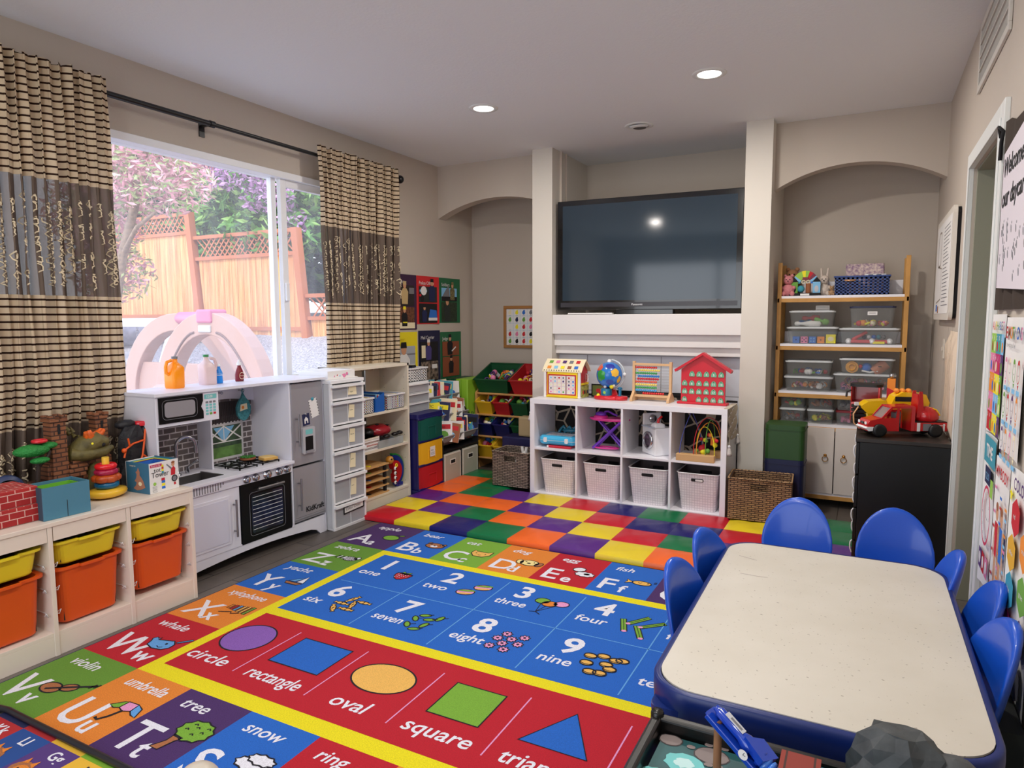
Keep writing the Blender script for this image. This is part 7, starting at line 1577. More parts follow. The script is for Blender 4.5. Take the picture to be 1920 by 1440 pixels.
def plush(label, loc, m, s=1, ears='r', rz=0):
    t = thing('plush_toy', label, 'plush toy', loc, rz); g = G(); g.sph((0,0,.045*s), .045*s, m); g.sph((0,-.01*s,.115*s), .034*s, m)
    for x in (-.03,.03): g.sph((x*s,-.035*s,.018*s), .018*s, m, 9, 6); g.sph((x*1.3*s,-.02*s,.06*s), .014*s, m, 9, 6)
    obj('body', g, t); g = G()
    for x in (-.018,.018): 
        if ears == 'r': g.sph((x*1.3*s,-.0,.148*s), .012*s, m, 9, 6)
        else: g.cyl((x*s,0,.14*s),(x*1.3*s,.005,.20*s),.010*s,m,.006*s,8)
    obj('ears', g, t); g = G(); g.sph((-.012*s,-.043*s,.12*s), .004*s, INK, 6, 4); g.sph((.012*s,-.043*s,.12*s), .004*s, INK, 6, 4); g.sph((0,-.046*s,.108*s), .005*s, INK, 6, 4); tag(obj('face', g, t), None)
plp = M('plush_pink', (206,130,136), .9, bump=.5, bscale=90); plb = M('plush_brown', (150,104,70), .9, bump=.5, bscale=90)
plush('pink plush toy slumped at the left end of the top shelf', (-.535, RY0-.03, 1.5315), plp, 1.0)
plush('brown plush toy leaning behind the pink one on the top shelf', (-.52, RY0+.08, 1.5315), plb, 1.35)
plush('cream plush rabbit with tall ears standing behind the dome toy', (-.30, RY0+.04, 1.5315), M('plush_cream', (210,196,184), .9, bump=.5, bscale=90), 1.0, 'l')
plush('small tan plush toy lying low between the dome toy and blue basket', (-.245, RY0-.02, 1.5315), M('plush_tan', (176,140,104), .9, bump=.5, bscale=90), .45)
# cube seats
for nm, lb, z, m, h in (('cube_stool','navy plastic cube stool under the green one',.046,M('seat_navy', (18,26,66), .5),.365),('cube_stool','dark green plastic cube stool stacked on the navy one',.412,M('seat_green', (36,74,28), .5),.235)):
    t = thing(nm, lb, 'cube stool', (-.475, 5.02, z), group='stacked cube stools')
    g = G(); g.prism(rrect(.255,.25,.035,5), 0, h, m); obj('body', g, t, bevel=.012, seg=3)
    g = G(); g.prism(rrect(.262,.257,.037,5), h-.035, h-.027, m); tag(obj('lip', g, t), None)
# ---------------------------------------------------------------- black dresser
blk = M('dresser_black', (13,12,12), .45, noise=.5, nscale=2)
t = thing('black_dresser', 'black dresser with white side handles standing end-on by the door', 'dresser', (.18, 4.25, 0))
g = G(); g.box(-.195,.205,-.345,.345,.0,.735,blk); tag(obj('carcass', g, t, bevel=.002), 'black carcass'); g = G(); g.box(-.215,.207,-.352,.352,.735,.755,M('dresser_top', (44,38,34), .4, noise=.3, nscale=12)); obj('top', g, t, bevel=.002)
for z in (.04,.215,.39,.565):
    g = G(); g.box(-.212,-.196,-.338,.338,z,z+.165,blk); d = obj('drawer', g, t, bevel=.002)
    for y in (-.20,.20): g = G(); g.tube([(-.212,y,z+.06),(-.220,y,z+.08),(-.222,y,z+.10),(-.220,y,z+.12),(-.212,y,z+.13)], .004, WHITEP, 7); tag(obj('handle', g, d), 'white handle')
# trucks
tr = pl('truck_red', (190,22,28)); tk = M('truck_black', (18,18,20), .5); tyl = pl('truck_yellow', (244,196,24)); tgl = M('truck_glass', (150,140,150), .08, trans=.0, alpha=.45)
def wheel(par, x, y, r=.034, w=.026, rim=GRY):
    g = G(); Q = Matrix.Translation((x,y,r)) @ Euler((PI/2,0,0)).to_matrix().to_4x4()
    g.lathe([(r*.55,-w/2),(r*.95,-w/2),(r,-w/4),(r,w/4),(r*.95,w/2),(r*.55,w/2)], tk, 20, Q); o = tag(obj('wheel', g, par), None)
    g = G(); g.lathe([(.001,-w*.42),(r*.3,-w*.5),(r*.58,-w*.35),(r*.58,w*.35),(r*.3,w*.5),(.001,w*.42)], rim, 10, Q, smooth=False); obj('hub', g, o)
PX = Matrix(((1,0,0,0),(0,0,1,0),(0,1,0,0),(0,0,0,1)))
t = thing('toy_fire_van', 'red toy rescue van with white bumper and crane bed in front on the black dresser', 'toy truck', (.180, 4.09, .756), .42)
g = G()   # nose points to -x
g.prism([(-.205,.035),(-.205,.062),(-.19,.085),(-.13,.098),(-.125,.098),(-.06,.098),(-.06,.03),(-.205,.03)], -.055,.055,tr,PX)
g.prism([(-.06,.03),(-.06,.098),(-.045,.155),(.035,.160),(.035,.03)], -.055,-.05,tr,PX) if False else None
g.box(.015,.035,-.055,.055,.03,.158,tr); g.prism([(-.085,.158),(.03,.162),(.03,.150),(-.085,.147)], -.053,.053,tr,PX)
for y in (-.055,.048): g.prism([(-.135,.097),(-.085,.158),(-.075,.152),(-.122,.097)], y,y+.007,tr,PX)
for y in (-.055,.049): g.prism([(-.06,.097),(-.055,.15),(-.045,.15),(-.045,.03),(-.06,.03)], y,y+.006,tr,PX)
g.box(.035,.20,-.055,.055,.030,.075,tr); g.box(.035,.20,-.052,.052,.075,.080,tk)
tag(obj('body', g, t, bevel=.003), 'red cab and bed')
g = G(); g.prism([(-.130,.098),(-.084,.150),(-.082,.147),(-.126,.096)], -.048,.048,tgl,PX); obj('windscreen', g, t)
g = G(); g.prism([(-.215,.045),(-.205,.052),(-.135,.052),(-.13,.034),(-.20,.030)], -.060,.060,WHITEP,PX); tag(obj('bumper', g, t, bevel=.003), 'white bumper')
g = G(); F = Matrix(((0,0,-1,-.2055),(-1,0,0,0),(0,1,0,0),(0,0,0,1))); [g.prism(ell(.012,.008,12,x,.070), 0,.002,PAPER,F) for x in (-.038,.038)]; g.prism(rrect(.04,.012,.003,2,0,.068), 0,.0015,INK,F); g.torus((-.2075,0,.070), .007, .0012, CHROME, 14, 5, axis='x'); tag(obj('headlights', g, t), 'headlights, black grille and round silver badge')
g = G(); g.box(-.10,-.04,-.05,.05,.03,.07,tk); g.box(-.045,-.03,-.035,.035,.05,.12,GRY); g.sph((-.035,-.02,.12), .014, GRY, 8, 6); tag(obj('seats', g, t), 'grey seats behind the open door')
for x in (-.145,.135):
    for y in (-.058,.058): wheel(t, x, y)
g = G(); g.box(.045,.060,-.0575,-.054,.03,.074,WHITEP); g.box(.075,.115,-.0575,-.054,.033,.07,GRY); g.text('Feuerwehr', .014, PAPER, FY(.125,-.0575,.058), width=.06); g.box(.175,.183,-.0575,-.054,.032,.070,WHITEP); tag(obj('side_markings', g, t), 'white stripes and lettering')
g = G(); g.lathe([(.05,.08),(.062,.095),(.055,.125),(.03,.15),(.001,.155)], tr, 22, T(.115,0,0)); tag(obj('turntable', g, t), 'round red turntable')
g = G(); g.box(.055,.075,-.03,.03,.10,.22,tr); g.prism([(.05,.10),(.09,.10),(.075,.235),(.06,.235)], -.035,-.029,tr,PX); g.prism([(.05,.10),(.09,.10),(.075,.235),(.06,.235)], .029,.035,tr,PX); g.tube([(.12,-.02,.15),(.15,-.03,.14),(.17,-.03,.11)], .004, tyl, 6); tag(obj('crane_arm', g, t), 'upright red ladder mount')
t = thing('toy_dump_truck', 'yellow toy digger truck with orange lights behind the red van', 'toy truck', (.15, 4.27, .756), .25)
g = G(); g.prism([(-.19,.13),(-.15,.16),(-.06,.168),(-.05,.13),(-.06,.10),(-.15,.09)], -.05,.05,tyl,PX); g.box(-.16,-.05,-.045,.045,.03,.10,tyl); g.prism([(-.05,.12),(-.02,.19),(.02,.215),(.13,.205),(.15,.16),(.14,.12)], -.055,.055,tyl,PX); g.text('Cat', .001, INK, FY(0,0,0)) if False else None
tag(obj('body', g, t, bevel=.01), 'yellow body')
g = G(); g.box(-.02,.10,-.058,.058,.165,.190,tk); obj('window_band', g, t); g = G(); [g.sph((.0+.03*k,-.0,.218), .014, ORG, 10, 6, sy=2) for k in range(3)]; tag(obj('light_bar', g, t), 'orange roof lights')
g = G(); [g.box(-.215,-.16,-.045,.045,.03+.022*k,.045+.022*k,tk) for k in range(5)]; g.box(-.21,-.19,-.02,.0,.13,.15,WHITEP); tag(obj('rubber_steps', g, t), 'black ribbed bumper'); g = G(); g.tube([(-.20,-.05,.13),(-.225,-.055,.09),(-.22,-.05,.04),(-.19,-.05,.01)], .004, M('hose_tan', (220,170,120), .5), 6); obj('hose', g, t)
for x in (-.10,.10):
    for y in (-.05,.05): wheel(t, x, y, .03)
t = thing('toy_tractor_truck', 'dark red toy truck cab with black roof at the back left of the dresser', 'toy truck', (.08, 4.44, .756), -.1)
g = G(); g.box(-.15,-.0,-.06,.06,.02,.13,tr); g.box(-.15,-.144,-.06,.06,.13,.22,tr); g.box(-.01,.0,-.06,.06,.13,.22,tr); g.box(-.145,-.01,.05,.06,.13,.22,tr); g.box(0,.17,-.05,.05,.03,.10,tr); tag(obj('cab', g, t, bevel=.006), 'red cab')
g = G(); g.prism(rrect(.17,.13,.04,5,-.075,0), .22,.236,tk); obj('roof', g, t, bevel=.005); g = G(); g.tube([(-.15,-.06,.20),(-.17,-.07,.19),(-.172,-.07,.16)], .006, tk, 6); obj('mirror', g, t)
g = G(); g.box(.03,.07,-.02,.02,.10,.27,ORG); g.sph((.05,0,.285), .014, CHROME); g.prism([(.03,.22),(.15,.16),(.15,.12),(.03,.16)], -.03,.03,RED,PX); tag(obj('lift_arm', g, t), 'orange lifting arm')
for x in (-.11,.11):
    for y in (-.058,.058): wheel(t, x, y, .036)
# ================================================================ RIGHT WALL
t = thing('notice_board', 'thick white framed notice board on the wall above the dresser', 'notice board', (RX, 4.72, 1.36))
g = G(); nbm = M('board_frame', (222,216,206), .45); w, h = .94, .60
g.prism(rrect(w,h,.04,5,0,h/2), .018,.036,nbm,FXN(0,0,0)); g.prism(rrect(w*.97,h*.97,.03,5,0,h/2), .0,.018,INK,FXN(0,0,0)); obj('frame', g, t, bevel=.004)
g = G(); F = FXN(-.0365,0,0); g.prism(rrect(w-.11,h-.07,.02,4,0,h/2), 0,.001,PAPER,F)
g.ribbon(rrect(.18,.20,.05,4,-.20,.42), .012, M('glass_line', (150,142,134), .5), FXN(-.038,0,0), closed=True); g.ribbon([(-.30,.10),(-.05,.12),(-.05,.30),(-.28,.32)], .010, MATS['glass_line'], FXN(-.038,0,0))
rr = random.Random(2)
for k in range(22): z = .08+.021*k; g.prism([(.02,z),(.02+rr.uniform(.2,.36),z),(.02+rr.uniform(.2,.36),z+.005),(.02,z+.005)], .001,.0014,GRY,F)
g.prism([(-.30,.05),(-.22,.05),(-.22,.09),(-.30,.09)], .001,.0015,BLU,F); g.prism([(-.20,.04),(-.14,.04),(-.14,.08),(-.20,.08)], .001,.0015,BRN,F)
obj('sheet', g, t)
t = thing('quilted_wall_pad', 'cream quilted pad with fine brown branch lines hanging beside the door', 'wall pad', (RX, 4.22, .74))
pdm = M('pad_cream', (224,206,184), .8, bump=.2, bscale=20); g = G(); N = 8
vs = []; 
for j in range(N+1):
    for i in range(N+1):
        u, v = i/N, j/N; e = min(1, 8*min(u,1-u))*min(1, 8*min(v,1-v)); vs.append((-.004-.022*e-.004*math.sin(9*v+3*u)*e, .235-.47*u, .56*v))
g.add(vs, [(j*(N+1)+i,j*(N+1)+i+1,(j+1)*(N+1)+i+1,(j+1)*(N+1)+i) for j in range(N) for i in range(N)], pdm, smooth=True); obj('pad', g, t)
g = G(); brl = M('branch_line', (110,80,60), .8)
for k in range(7):
    x = -.19+.065*k; z = .05+.07*(k % 3); g.ribbon([(x+.02*math.sin(5*a), z+a) for a in (j*.03 for j in range(9))], .005, brl, FXN(-.0335,0,0)); g.ribbon([(x+.01, z+.10+a*.9) if False else (x+a*.35, z+.22+a) for a in (j*.03 for j in range(7))], .005, brl, FXN(-.0335,0,0))
obj('branch_lines', g, t)
g = G(); g.box(-.008,0,-.035,.035,0,.115,M('switch_plate', (214,206,194), .4)); g.box(-.014,-.008,-.008,.008,.045,.07,M('switch_plate')); solo('light_switch', g, 'beige light switch plate between the notice board and the dresser', 'light switch', loc=(RX, 4.78, 1.13), bevel=.002)
# posters nearer the camera
def rposter(name, label, y0, y1, z0, z1, tilt=0):
    t = thing(name, label, 'poster', (RX-.002, y0, z0), group='learning posters on the right wall')
    w, h = y0-y1, z1-z0; g = G(); N = 6
    vs = [(-.001-.010*(abs(i/N-.5)*2)**3, -w*i/N, h*j) for j in (0,1) for i in range(N+1)]; g.add(vs, [(i+1,i,N+1+i,N+2+i) for i in range(N)], PAPER); obj('sheet', g, t); return t, w, h
F_ = FXN(-.0125,0,0)
t, w, h = rposter('alphabet_poster', 'rainbow alphabet poster beside the door casing', 2.945, 2.675, .97, 1.385)
g = G(); P5 = [[LGN,TEAL,SKY],[PNK,M('print_magenta',(190,40,110),.7),PUR],[ORG,YEL,GRN],[PNK,SKY,LGN],[RED,YEL,PUR]]
for k, ch in enumerate('ALPHABET'): g.text(ch, .040, (RED,ORG,YEL,GRN,TEAL,BLU,PUR,PNK)[k], F_ @ T(.02+.029*k,h-.052,.0006), bold=.02)
L = 'ABCDEFGHIJKLMNOPQRSTUVWXYZ'; q = 0
for r in range(5):
    for c in range(5):
        x, z = .012+.049*c, h-.065-.068*(r+1)+.0; m = P5[r][min(2, c//2)]; g.prism([(x,z),(x+.0485,z),(x+.0485,z+.0675),(x,z+.0675)], 0,.0004,m,F_)
        g.text(L[q], .020, PAPER, F_ @ T(x+.003,z+.046,.0007), bold=.03); g.prism(ell(.013,.018,9,x+.026,z+.024), .0005,.0009,(BRN,CRM,RED,GRN,ORG,BLU)[(q*7) % 6],F_); q += 1
obj('print', g, t)
t, w, h = rposter('emotions_poster', 'white EMOTIONS poster with rows of small faces', 2.665, 2.36, .95, 1.375)
g = G()
for k, ch in enumerate('EMOTIONS'): g.text(ch, .052, (RED,BRN,ORG,GRN,TEAL,BLU,PUR,PNK)[k], F_ @ T(.012+.034*k,h-.065,.0006), bold=.02)
g.text('how do you feel', .022, GRY, F_ @ T(.03,h-.092,.0006), width=.2)
for r in range(3):
    for c in range(4):
        x, z = .045+.068*c, h-.16-.11*r; m = (PNK,ORG,PUR,RED,GRN,CRM)[(r*4+c*5) % 6]; g.ribbon(ell(.020,.033,18,x,z), .004, m, F_ @ T(0,0,.0008), closed=True); g.prism(ell(.012,.008,8,x,z+.028), .0005,.001,m,F_); g.prism([(x-.008,z-.038),(x+.008,z-.038),(x,z-.050)], 0,.0008,m,F_); g.prism([(x-.022,z-.068),(x+.022,z-.068),(x+.022,z-.054),(x-.022,z-.054)], 0,.0006,SKY,F_); g.ribbon([(x-.008,z-.008),(x,z-.012),(x+.008,z-.008)], .0015, INK, F_ @ T(0,0,.0012))
obj('print', g, t)
t, w, h = rposter('time_poster', 'white poster with a large pink clock face below the alphabet poster', 2.94, 2.70, .42, .965)
g = G(); g.prism([(.005,h-.10),(w-.005,h-.10),(w-.005,h-.005),(.005,h-.005)], 0,.0004,TEAL,F_); g.text('TIME', .06, PAPER, F_ @ T(.05,h-.075,.0008), bold=.03); g.prism([(.05,h-.17),(.16,h-.17),(.16,h-.11),(.05,h-.11)], 0,.0006,NAV,F_); g.text('12:30', .035, SKY, F_ @ T(.06,h-.155,.001)); g.prism([(.17,h-.20),(.22,h-.20),(.22,h-.14),(.17,h-.14)], 0,.0006,LGN,F_)
g.ribbon(ell(.085,.10,32,.115,.265), .011, M('clock_pink',(206,50,90),.7), F_ @ T(0,0,.0008), closed=True)
for k in range(12): a = PI*k/6; g.text(str(12 if k == 0 else k), .016, INK, F_ @ T(.115+.066*math.sin(a)-.005,.265+.08*math.cos(a)-.006,.001))
g.ribbon([(.115,.265),(.115,.325)], .003, INK, F_ @ T(0,0,.001)); g.ribbon([(.115,.265),(.15,.255)], .003, INK, F_ @ T(0,0,.001))
for x, m in ((.02,PUR),(.085,RED),(.15,PNK)): g.prism([(x,.06),(x+.055,.06),(x+.055,.13),(x,.13)], 0,.0006,m,F_); g.prism(ell(.018,.022,10,x+.027,.095), .0006,.001,PAPER,F_)
obj('print', g, t)
t, w, h = rposter('body_poster', 'white MY BODY poster with two children and labels', 2.69, 2.44, .36, .925)
g = G(); g.text('MY BODY', .05, RED, F_ @ T(.02,h-.06,.0006), bold=.02, width=.21)
for x, m in ((.085,RED),(.165,BLU)): g.prism([(x-.02,.25),(x+.02,.25),(x+.024,.36),(x-.024,.36)], 0,.0006,m,F_); g.prism(ell(.02,.026,12,x,.39), 0,.0006,SKIN,F_); g.prism(ell(.021,.014,12,x,.412), .0006,.001,BRN,F_); g.prism([(x-.018,.12),(x-.004,.12),(x-.002,.25),(x-.016,.25)], 0,.0006,SKIN,F_); g.prism([(x+.018,.12),(x+.004,.12),(x+.002,.25),(x+.016,.25)], 0,.0006,SKIN,F_); g.prism([(x-.05,.24),(x-.042,.23),(x-.02,.35),(x-.028,.355)], 0,.0006,SKIN,F_); g.prism([(x+.05,.24),(x+.042,.23),(x+.02,.35),(x+.028,.355)], 0,.0006,SKIN,F_)
rr = random.Random(9)
for k in range(26): x = rr.choice([.015,.115,.205]); z = .06+.016*k; g.prism([(x,z),(x+.032,z),(x+.032,z+.009),(x,z+.009)], 0,.0004,(PNK,SKY,RED,ORG,BLU)[k % 5],F_)
obj('print', g, t)
t, w, h = rposter('shapes_poster', 'white poster with coloured hexagon shapes, nearest the viewer', 2.43, 2.08, .30, .94)
g = G()
for k, (x, z, m, s) in enumerate(((.11,.51,RED,'red'),(.08,.40,M('hex_yellow',(224,170,40),.6),'yellow'),(.085,.29,M('hex_teal',(50,150,180),.6),'blue'),(.08,.18,M('hex_magenta',(206,40,120),.6),'pink'),(.075,.075,NAV,'black'),(.25,.45,ORG,'orange'),(.25,.33,GRN,'green'),(.25,.21,PUR,'purple'),(.24,.09,GRY,'grey'))):
    g.prism([(x+.062*math.cos(PI*j/3+PI/6),z+.056*math.sin(PI*j/3+PI/6)) for j in range(6)], 0,.0005,m,F_); g.text(s, .022, PAPER, F_ @ T(x-.03,z-.006,.0009), width=.06)
g.text('COLORS', .05, PUR, F_ @ T(.06,h-.055,.0006), bold=.02); g.prism([(.03+(.024 if j % 2 == 0 else .010)*math.cos(PI*j/5+.3),.56+(.024 if j % 2 == 0 else .010)*math.sin(PI*j/5+.3)) for j in range(10)], 0,.0006,YEL,F_)
obj('print', g, t)
t = thing('welcome_sign', 'white welcome to our daycare sheet with small footprints on dark tulle', 'sign', (RX-.003, 2.94, 1.40))
g = G(); tul = glassmat('dark_tulle', (70,58,50), .25, .9); N = 20
vs = [(-.008-.008*math.sin(i*1.7), -.9*i/N, z+.02*math.sin(i)*(z > .3)) for z in (0,.62) for i in range(N+1)]; g.add(vs, [(i+1,i,N+1+i,N+2+i) for i in range(N)], tul, smooth=True); tag(obj('tulle_backing', g, t), 'dark tulle backing')
g = G(); F = FXN(-.019,0,0) @ T(rz=-.0); g.prism([(.085,.075),(.85,.04),(.85,.60),(.085,.52)], 0,.001,M('sign_lilac_white',(222,214,222),.7),F)
g.text('Welcome to', .085, INK, F @ T(.10,.44,.002), bold=.02, shear=.1); g.text('our daycare', .085, INK, F @ T(.10,.34,.002), bold=.02, shear=.1)
rr = random.Random(12)
for k in range(36): x, z = .11+.7*rr.random(), .09+.20*rr.random(); g.prism(ell(.006,.014,8,x,z,.4), .001,.0016,GRY,F); g.prism(ell(.004,.005,6,x+.007,z+.018), .001,.0016,GRY,F)
obj('sheet', g, t)
g = G(); g.tube([(-.02,.02,.60),(-.03,-.005,.63),(-.02,-.03,.61),(-.02,.0,.58),(-.02,.01,.52)], .006, INK, 6); tag(obj('bow', g, t), 'black ribbon bow')
g = G(); rr = random.Random(14); g.box(-.06,-.002,-.35,.35,0,.34,M('play_rack_dark', (30,36,32), .7))
for k in range(18): g.sph((-.06,rr.uniform(-.32,.32),rr.uniform(.03,.33)), rr.uniform(.015,.03), rr.choice([GRN,YEL,TEAL,PAPER,DGN]), 8, 5, sx=.3)
solo('dark_wall_organizer', g, 'low dark organizer with green and yellow bits on the wall behind the right-hand chairs', 'organizer', loc=(RX-.016, 2.35, .0))

# ================================================================ CHILDREN'S TABLE AND CHAIRS
tb = M('table_blue', (14,38,106), .35); tt = M('table_top_white', (206,202,190), .45); nt = tt.node_tree
tc = nt.nodes.new('ShaderNodeTexCoord'); n1 = nt.nodes.new('ShaderNodeTexNoise'); n1.inputs['Scale'].default_value = 90; n1.inputs['Detail'].default_value = 2; nt.links.new(tc.outputs['Object'], n1.inputs['Vector'])
n2 = nt.nodes.new('ShaderNodeTexNoise'); n2.inputs['Scale'].default_value = 5; n2.inputs['Detail'].default_value = 4; nt.links.new(tc.outputs['Object'], n2.inputs['Vector'])
sp = mnode(nt, 'GREATER_THAN', n1.outputs['Fac'], .70)
c1 = mix(nt, n2.outputs['Fac'], lin((214,210,200)), lin((196,190,176)))
nt.links.new(mix(nt, mnode(nt, 'MULTIPLY', sp, .6), c1, lin((120,112,100))), nt.nodes['Principled BSDF'].inputs['Base Color'])
TX, TY, TW, TL, TZ = -.085, 2.135, .735, 1.215, .50
t = thing('childrens_table', 'rectangular white-topped children\'s table with thick blue rounded rim', 'table', (TX, TY, 0), .01)
g = G(); g.prism(rrect(TW-.035,TL-.035,.105,8), TZ-.004,TZ+.0005,tt)
for P in ([(-.30,.42),(-.25,.40),(-.235,.395)],[(-.27,.24),(-.22,.236),(-.18,.238)],[(-.10,.25),(-.09,.248)]): g.ribbon([(a,b,TZ+.0008) for a,b in P], .0018, M('pen_mark',(120,100,110),.8))
obj('tabletop', g, t)
g = G(); rings = []
for z, e in ((TZ-.002,-.035),(TZ+.0,-.012),(TZ-.006,-.002),(TZ-.03,.0),(TZ-.075,-.004),(TZ-.085,-.02),(TZ-.085,-.06)): rings.append([(p[0],p[1],z) for p in rrect(TW+e,TL+e,.115+e/2,10)])
g.loft(rings, tb, cap=(False,False)); g.prism(rrect(TW-.07,TL-.07,.08,6), TZ-.03,TZ-.006,tb); obj('rim', g, t)
for sx in (-1,1):
    for sy in (-1,1):
        g = G(); g.loft([[(sx*(TW/2-.07)+p[0],sy*(TL/2-.06)+p[1],z) for p in rrect(a,a,.02,4)] for z, a in ((TZ-.05,.11),(.30,.09),(0.009,.075))], tb); obj('leg', g, t)
cb_ = M('chair_blue', (22,82,196), .3, coat=.2)
def chair():
    t = thing('child_chair', 'x', 'chair', (0,0,.009))
    # faces +y: back at -y
    g = G(); rings = []
    for z, k in ((.262,.9),(.268,1),(.284,1),(.290,.94)): rings.append([(p[0]*k,p[1]*k+.02,z) for p in rrect(.26,.28,.07,6)])
    g.loft(rings, cb_); obj('seat', g, t)
    g = G(); N = 20; R = []
    def sec(z, w, th, yc, bow): return [(w/2*math.cos(a)*(abs(math.cos(a))**-.25 if abs(math.cos(a)) > .05 else 1)*.93, yc+th/2*math.sin(a)+bow*(math.cos(a)**2), z) for a in (2*PI*k/28 for k in range(28))]
    for z, w in [(.20,.20),(.27,.25),(.35,.29)]+[(z, .305*math.sqrt(1-((z-.42)/.195)**2)) for z in (.42,.46,.50,.53,.555,.575,.59,.602,.610,.6145)]:
        R.append(sec(z, w, .034 if z < .59 else .034*math.sqrt(max(.05,1-((z-.59)/.026)**2)), -.115-.085*((z-.2)/.4), .034*(w/.305)**2))
    g.loft(R, cb_); obj('backrest', g, t)
    for sx in (-1,1):
        g = G(); g.tube([(sx*.11,.12,.27),(sx*.135,.15,0)], .02, cb_, 10, rr=[.026,.018]); obj('leg', g, t)
        g = G(); g.tube([(sx*.10,-.09,.27),(sx*.13,-.15,0)], .02, cb_, 10, rr=[.028,.018]); obj('leg', g, t)
    return t
c0 = chair(); c0.scale = (1,1,.955); GC = 'blue chairs around the children\'s table'
spots = [(-.245,2.945,PI-.06,'blue chair at the far end of the table, in front of the wicker basket'),
 (.135,2.945,PI+.04,'blue chair at the far end of the table, in front of the black dresser'),
 (-.330,2.465,-PI/2-.26,'blue chair on the rug side of the table, farther from the viewer'),
 (-.338,2.11,-PI/2-.20,'blue chair on the rug side of the table, nearer the viewer'),
 (.105,2.645,PI/2+.05,'blue chair mostly hidden at the far corner by the door casing'),
 (.178,2.375,PI/2+.06,'blue chair on the wall side beside the clock and body posters'),
 (.165,2.06,PI/2+.16,'blue chair on the wall side nearest the viewer')]
for i, (x, y, a, lb) in enumerate(spots):
    if i == 0: c0.location = (x,y,.009); c0.rotation_euler = (0,0,a); tag(c0, lb, None, GC)
    else: dup(c0, (x,y,.009), a, lb, GC)

# ================================================================ TRAIN TABLE, FOREGROUND
rl = M('train_table_black', (14,13,12), .3)
t = thing('train_table', 'black-railed play table with a printed sea board in the lower right corner', 'play table', (.0, 1.10, 0))
tx0, tx1, ty0, ty1, tz = -.385, .375, -.30, .335, .49
g = G(); sea = M('sea_print', (20,84,88), .5, noise=.25, nscale=9); g.box(tx0+.02,tx1-.02,ty0+.02,ty1-.02,tz-.045,tz-.030,sea)
def zb(x, y, a, b, m, k=0, rag=.15, n=18, seed=0):
    rr = random.Random(seed); g.poly([(x+a*(1+rag*rr.uniform(-1,1))*math.cos(2*PI*j/n), y+b*(1+rag*rr.uniform(-1,1))*math.sin(2*PI*j/n), tz-.0295+.0004*k) for j in range(n)], m)
lily = M('lily_aqua', (110,196,196), .6); lily2 = M('lily_pale', (190,226,226), .6); lb3 = M('lily_blue', (40,150,180), .6); rok = M('print_rock', (130,118,116), .6); rok2 = M('print_rock_dark', (60,52,54), .6)
for k, (x, y, a, m) in enumerate(((-.30,.235,.040,lily),(-.345,.17,.034,lily),(-.215,.215,.030,lb3),(-.13,.24,.030,lb3),(-.33,.02,.04,lily),(-.22,.08,.035,lb3),(.05,.20,.04,lily),(.2,.25,.04,lb3))): zb(x,y,a,a*.8,m,0,.12,20,k); zb(x,y,a*.55,a*.42,lily2,1,.3,18,k+9)
for k, (x, y, a) in enumerate(((-.255,.285,.034),(-.345,.30,.024))): zb(x,y,a+.003,a*.75+.003,rok2,0,.05,14,k); zb(x,y,a,a*.75,rok,1,.05,14,k)
for dx, dy in ((-.045,.01),(.0,-.032),(.02,-.03),(-.012,.034),(.02,.035)): zb(-.255+dx,.285+dy,.010,.007,rok,2,.1,8,3)
obj('printed_board', g, t)
for nm, q in (('rail',(tx0-.012,tx0+.012,ty0,ty1)),('rail',(tx1-.012,tx1+.012,ty0,ty1)),('rail',(tx0,tx1,ty1-.012,ty1+.012)),('rail',(tx0,tx1,ty0-.012,ty0+.012))):
    g = G(); g.box(q[0],q[1],q[2],q[3],tz-.07,tz,rl); obj('rail', g, t, bevel=.007, seg=3)
for x in (tx0,tx1):
    for y in (ty0,ty1): g = G(); g.lathe([(.015,0),(.015,tz+.004),(.012,tz+.010),(.001,tz+.012)], rl, 16, T(x,y,0)); obj('leg', g, t)
# toys on it
bz = tz-.029
t = thing('blue_toy_crane', 'translucent blue plastic toy drill ship with clock face propped up on the train table', 'toy', (-.135, 1.28, bz+.070), rot=(0,0,0))
cbm = M('crane_blue', (22,64,176), .15, coat=.5); cbl = M('crane_blue_light', (60,120,210), .15, coat=.5)
A, B = Vector((-.105,.055,.069)), Vector((.052,-.008,-.03))
d = (B-A); Qx = Matrix.Translation(A) @ d.to_track_quat('X','Z').to_matrix().to_4x4() @ Matrix.Scale(.56,4); Lb = .385
g = G(); g.prism([(-.01,-.03),(.02,-.045),(Lb,-.05),(Lb,.045),(.02,.03),(-.01,.02)], -.03,-.022,cbm,Qx); g.box(0,Lb,-.05,-.044,-.03,-.01,cbm,Qx); obj('deck', g, t, bevel=.002)
g = G(); Y = Matrix(((0,0,1,0),(1,0,0,0),(0,1,0,0),(0,0,0,1)))
g.lathe([(.012,.0),(.014,.015),(.020,.02),(.020,.12),(.028,.14),(.028,.17)], cbm, 18, Qx @ Y); g.lathe([(.030,.20),(.032,.21),(.024,.215)], cbm, 18, Qx @ Y)
for k in range(8): g.lathe([(.022,.22+.018*k),(.030,.224+.018*k),(.030,.234+.018*k),(.022,.238+.018*k)], cbl, 18, Qx @ Y, cap=(False,False))
g.lathe([(.021,.16),(.021,.37)], cbm, 16, Qx @ Y); obj('barrel', g, t)
g = G(); g.prism([(.13,-.02),(.22,-.035),(.24,.035),(.17,.045)], .0,.03,cbm,Qx); g.prism([(.04,-.012),(.12,-.012),(.12,.012),(.04,.012)], .0205,.0225,M('silver_sticker',(200,204,210),.3),Qx); g.prism([(.06,-.006),(.11,-.006),(.11,.004),(.06,.004)], .0226,.023,GRY,Qx); tag(obj('housing', g, t, bevel=.003), 'housing with silver sticker')
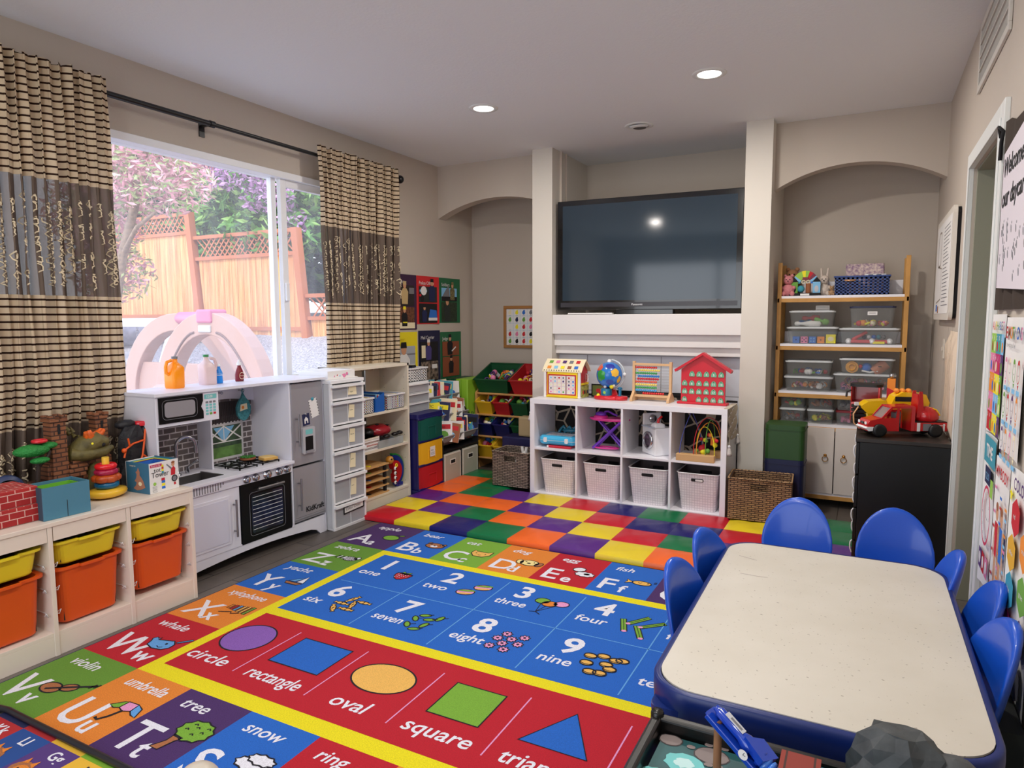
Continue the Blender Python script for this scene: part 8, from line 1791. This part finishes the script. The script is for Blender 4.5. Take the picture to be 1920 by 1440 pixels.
g = G(); F = Qx @ Matrix(((1,0,0,.165),(0,0,-1,-.051),(0,1,0,-.005),(0,0,0,1))); g.prism(ell(.018,.018,20), 0,.001,PAPER,F); g.ribbon([(0,0),(.0,.012)], .002, INK, F @ T(0,0,.0014)); g.ribbon([(0,0),(.009,.004)], .002, INK, F @ T(0,0,.0014)); tag(obj('clock_face', g, t), 'small white clock face')
g = G(); g.cyl((-.098,.045,-.07),(-.098,.045,.048),.008,M('dowel',(150,104,70),.6)); tag(obj('support_post', g, t), 'brown round wooden post')
t = thing('toy_brick_house', 'toy building with red brick and teal walls under the blue crane', 'toy building', (-.055, 1.24, bz))
g = G(); rb = brickmat('toy_red_brick', (140,44,30), (110,34,26), (60,30,24), .05, .022, .002, 'xz', .6, .4); g.box(-.06,.01,-.02,.10,0,.085,rb); tag(obj('brick_wall', g, t), 'red brick wall'); g = G(); g.box(.01,.12,-.02,.10,0,.07,M('teal_block',(30,150,180),.4)); tag(obj('teal_wall', g, t), 'teal wall')
g = G(); g.box(-.05,-.0,-.03,-.02,.02,.04,M('dowel')); obj('beam', g, t)
g = G(); [g.box(-.05+.017*k,-.038+.017*k,-.02,.03,.012+.002*(k % 2),.020+.002*(k % 2),wdm if k % 2 else BRN) for k in range(5)]; g.box(-.05,.035,-.015,.025,0,.012,M('slate',(70,76,90),.6)); solo('toy_wooden_bridge', g, 'small wooden slatted toy piece on a slate base on the train table', 'toy', loc=(-.155, 1.25, bz))
t = thing('toy_mountain', 'grey moulded plastic mountain tunnel rising at the bottom edge', 'toy mountain', (.10, 1.345, bz))
mm = M('mountain_grey', (66,70,72), .6, noise=.35, nscale=18, bump=.5, bscale=25)
g = G(); rr = random.Random(31); rings = []
for z, r in ((0,1.0),(.045,.95),(.09,.80),(.125,.62),(.155,.50),(.176,.34)): rings.append([((.125*r*(1+.16*rr.uniform(-1,1)))*math.cos(2*PI*k/14)-.02*z/.18, (.085*r*(1+.16*rr.uniform(-1,1)))*math.sin(2*PI*k/14), z+rr.uniform(-.004,.004)) for k in range(14)])
rings = [[tuple(c*(1 if q == 2 else 1+.10*math.sin(k*2.9+j*1.7)) for q, c in enumerate(p)) for k, p in enumerate(rg)] for j, rg in enumerate(rings)]
g.loft(rings, mm, smooth=False); g.sph((.065,.0,.10), .05, mm, 9, 6, sx=1.1); obj('rock', g, t)
g = G(); F = FY(-.0,-.082,0); g.prism([(-.03,0),(.03,0),(.03,.05),(.015,.075),(-.015,.075),(-.03,.05)], -.02,.006,INK,F); g.prism([(-.018,.045),(.018,.045),(.018,.058),(-.018,.058)], .006,.008,GRY,F); tag(obj('tunnel_mouth', g, t), 'dark tunnel opening'); g = G(); g.sph((-.105,-.02,.03), .045, M('moss_green',(40,90,50),.8,bump=.6,bscale=60), 10, 6, sx=.8); tag(obj('moss', g, t), 'green moulded moss')
t = thing('cream_toy_figure', 'cream rounded plastic toy top poking in at the bottom edge in front of the rug', 'toy', (-1.455, 1.06, 0))
cmx = M('cream_toy', (206,196,180), .3, coat=.4)
g = G(); g.lathe([(.001,0),(.07,0),(.075,.02),(.06,.12),(.045,.17)], cmx, 24); obj('stand', g, t); g = G(); g.sph((0,0,.205), .055, cmx, 24, 14, sx=1.05); obj('head', g, t); g = G(); g.sph((-.055,-.01,.20), .016, cmx, 12, 8); g.sph((.055,.0,.20), .016, cmx, 12, 8); obj('ear', g, t)
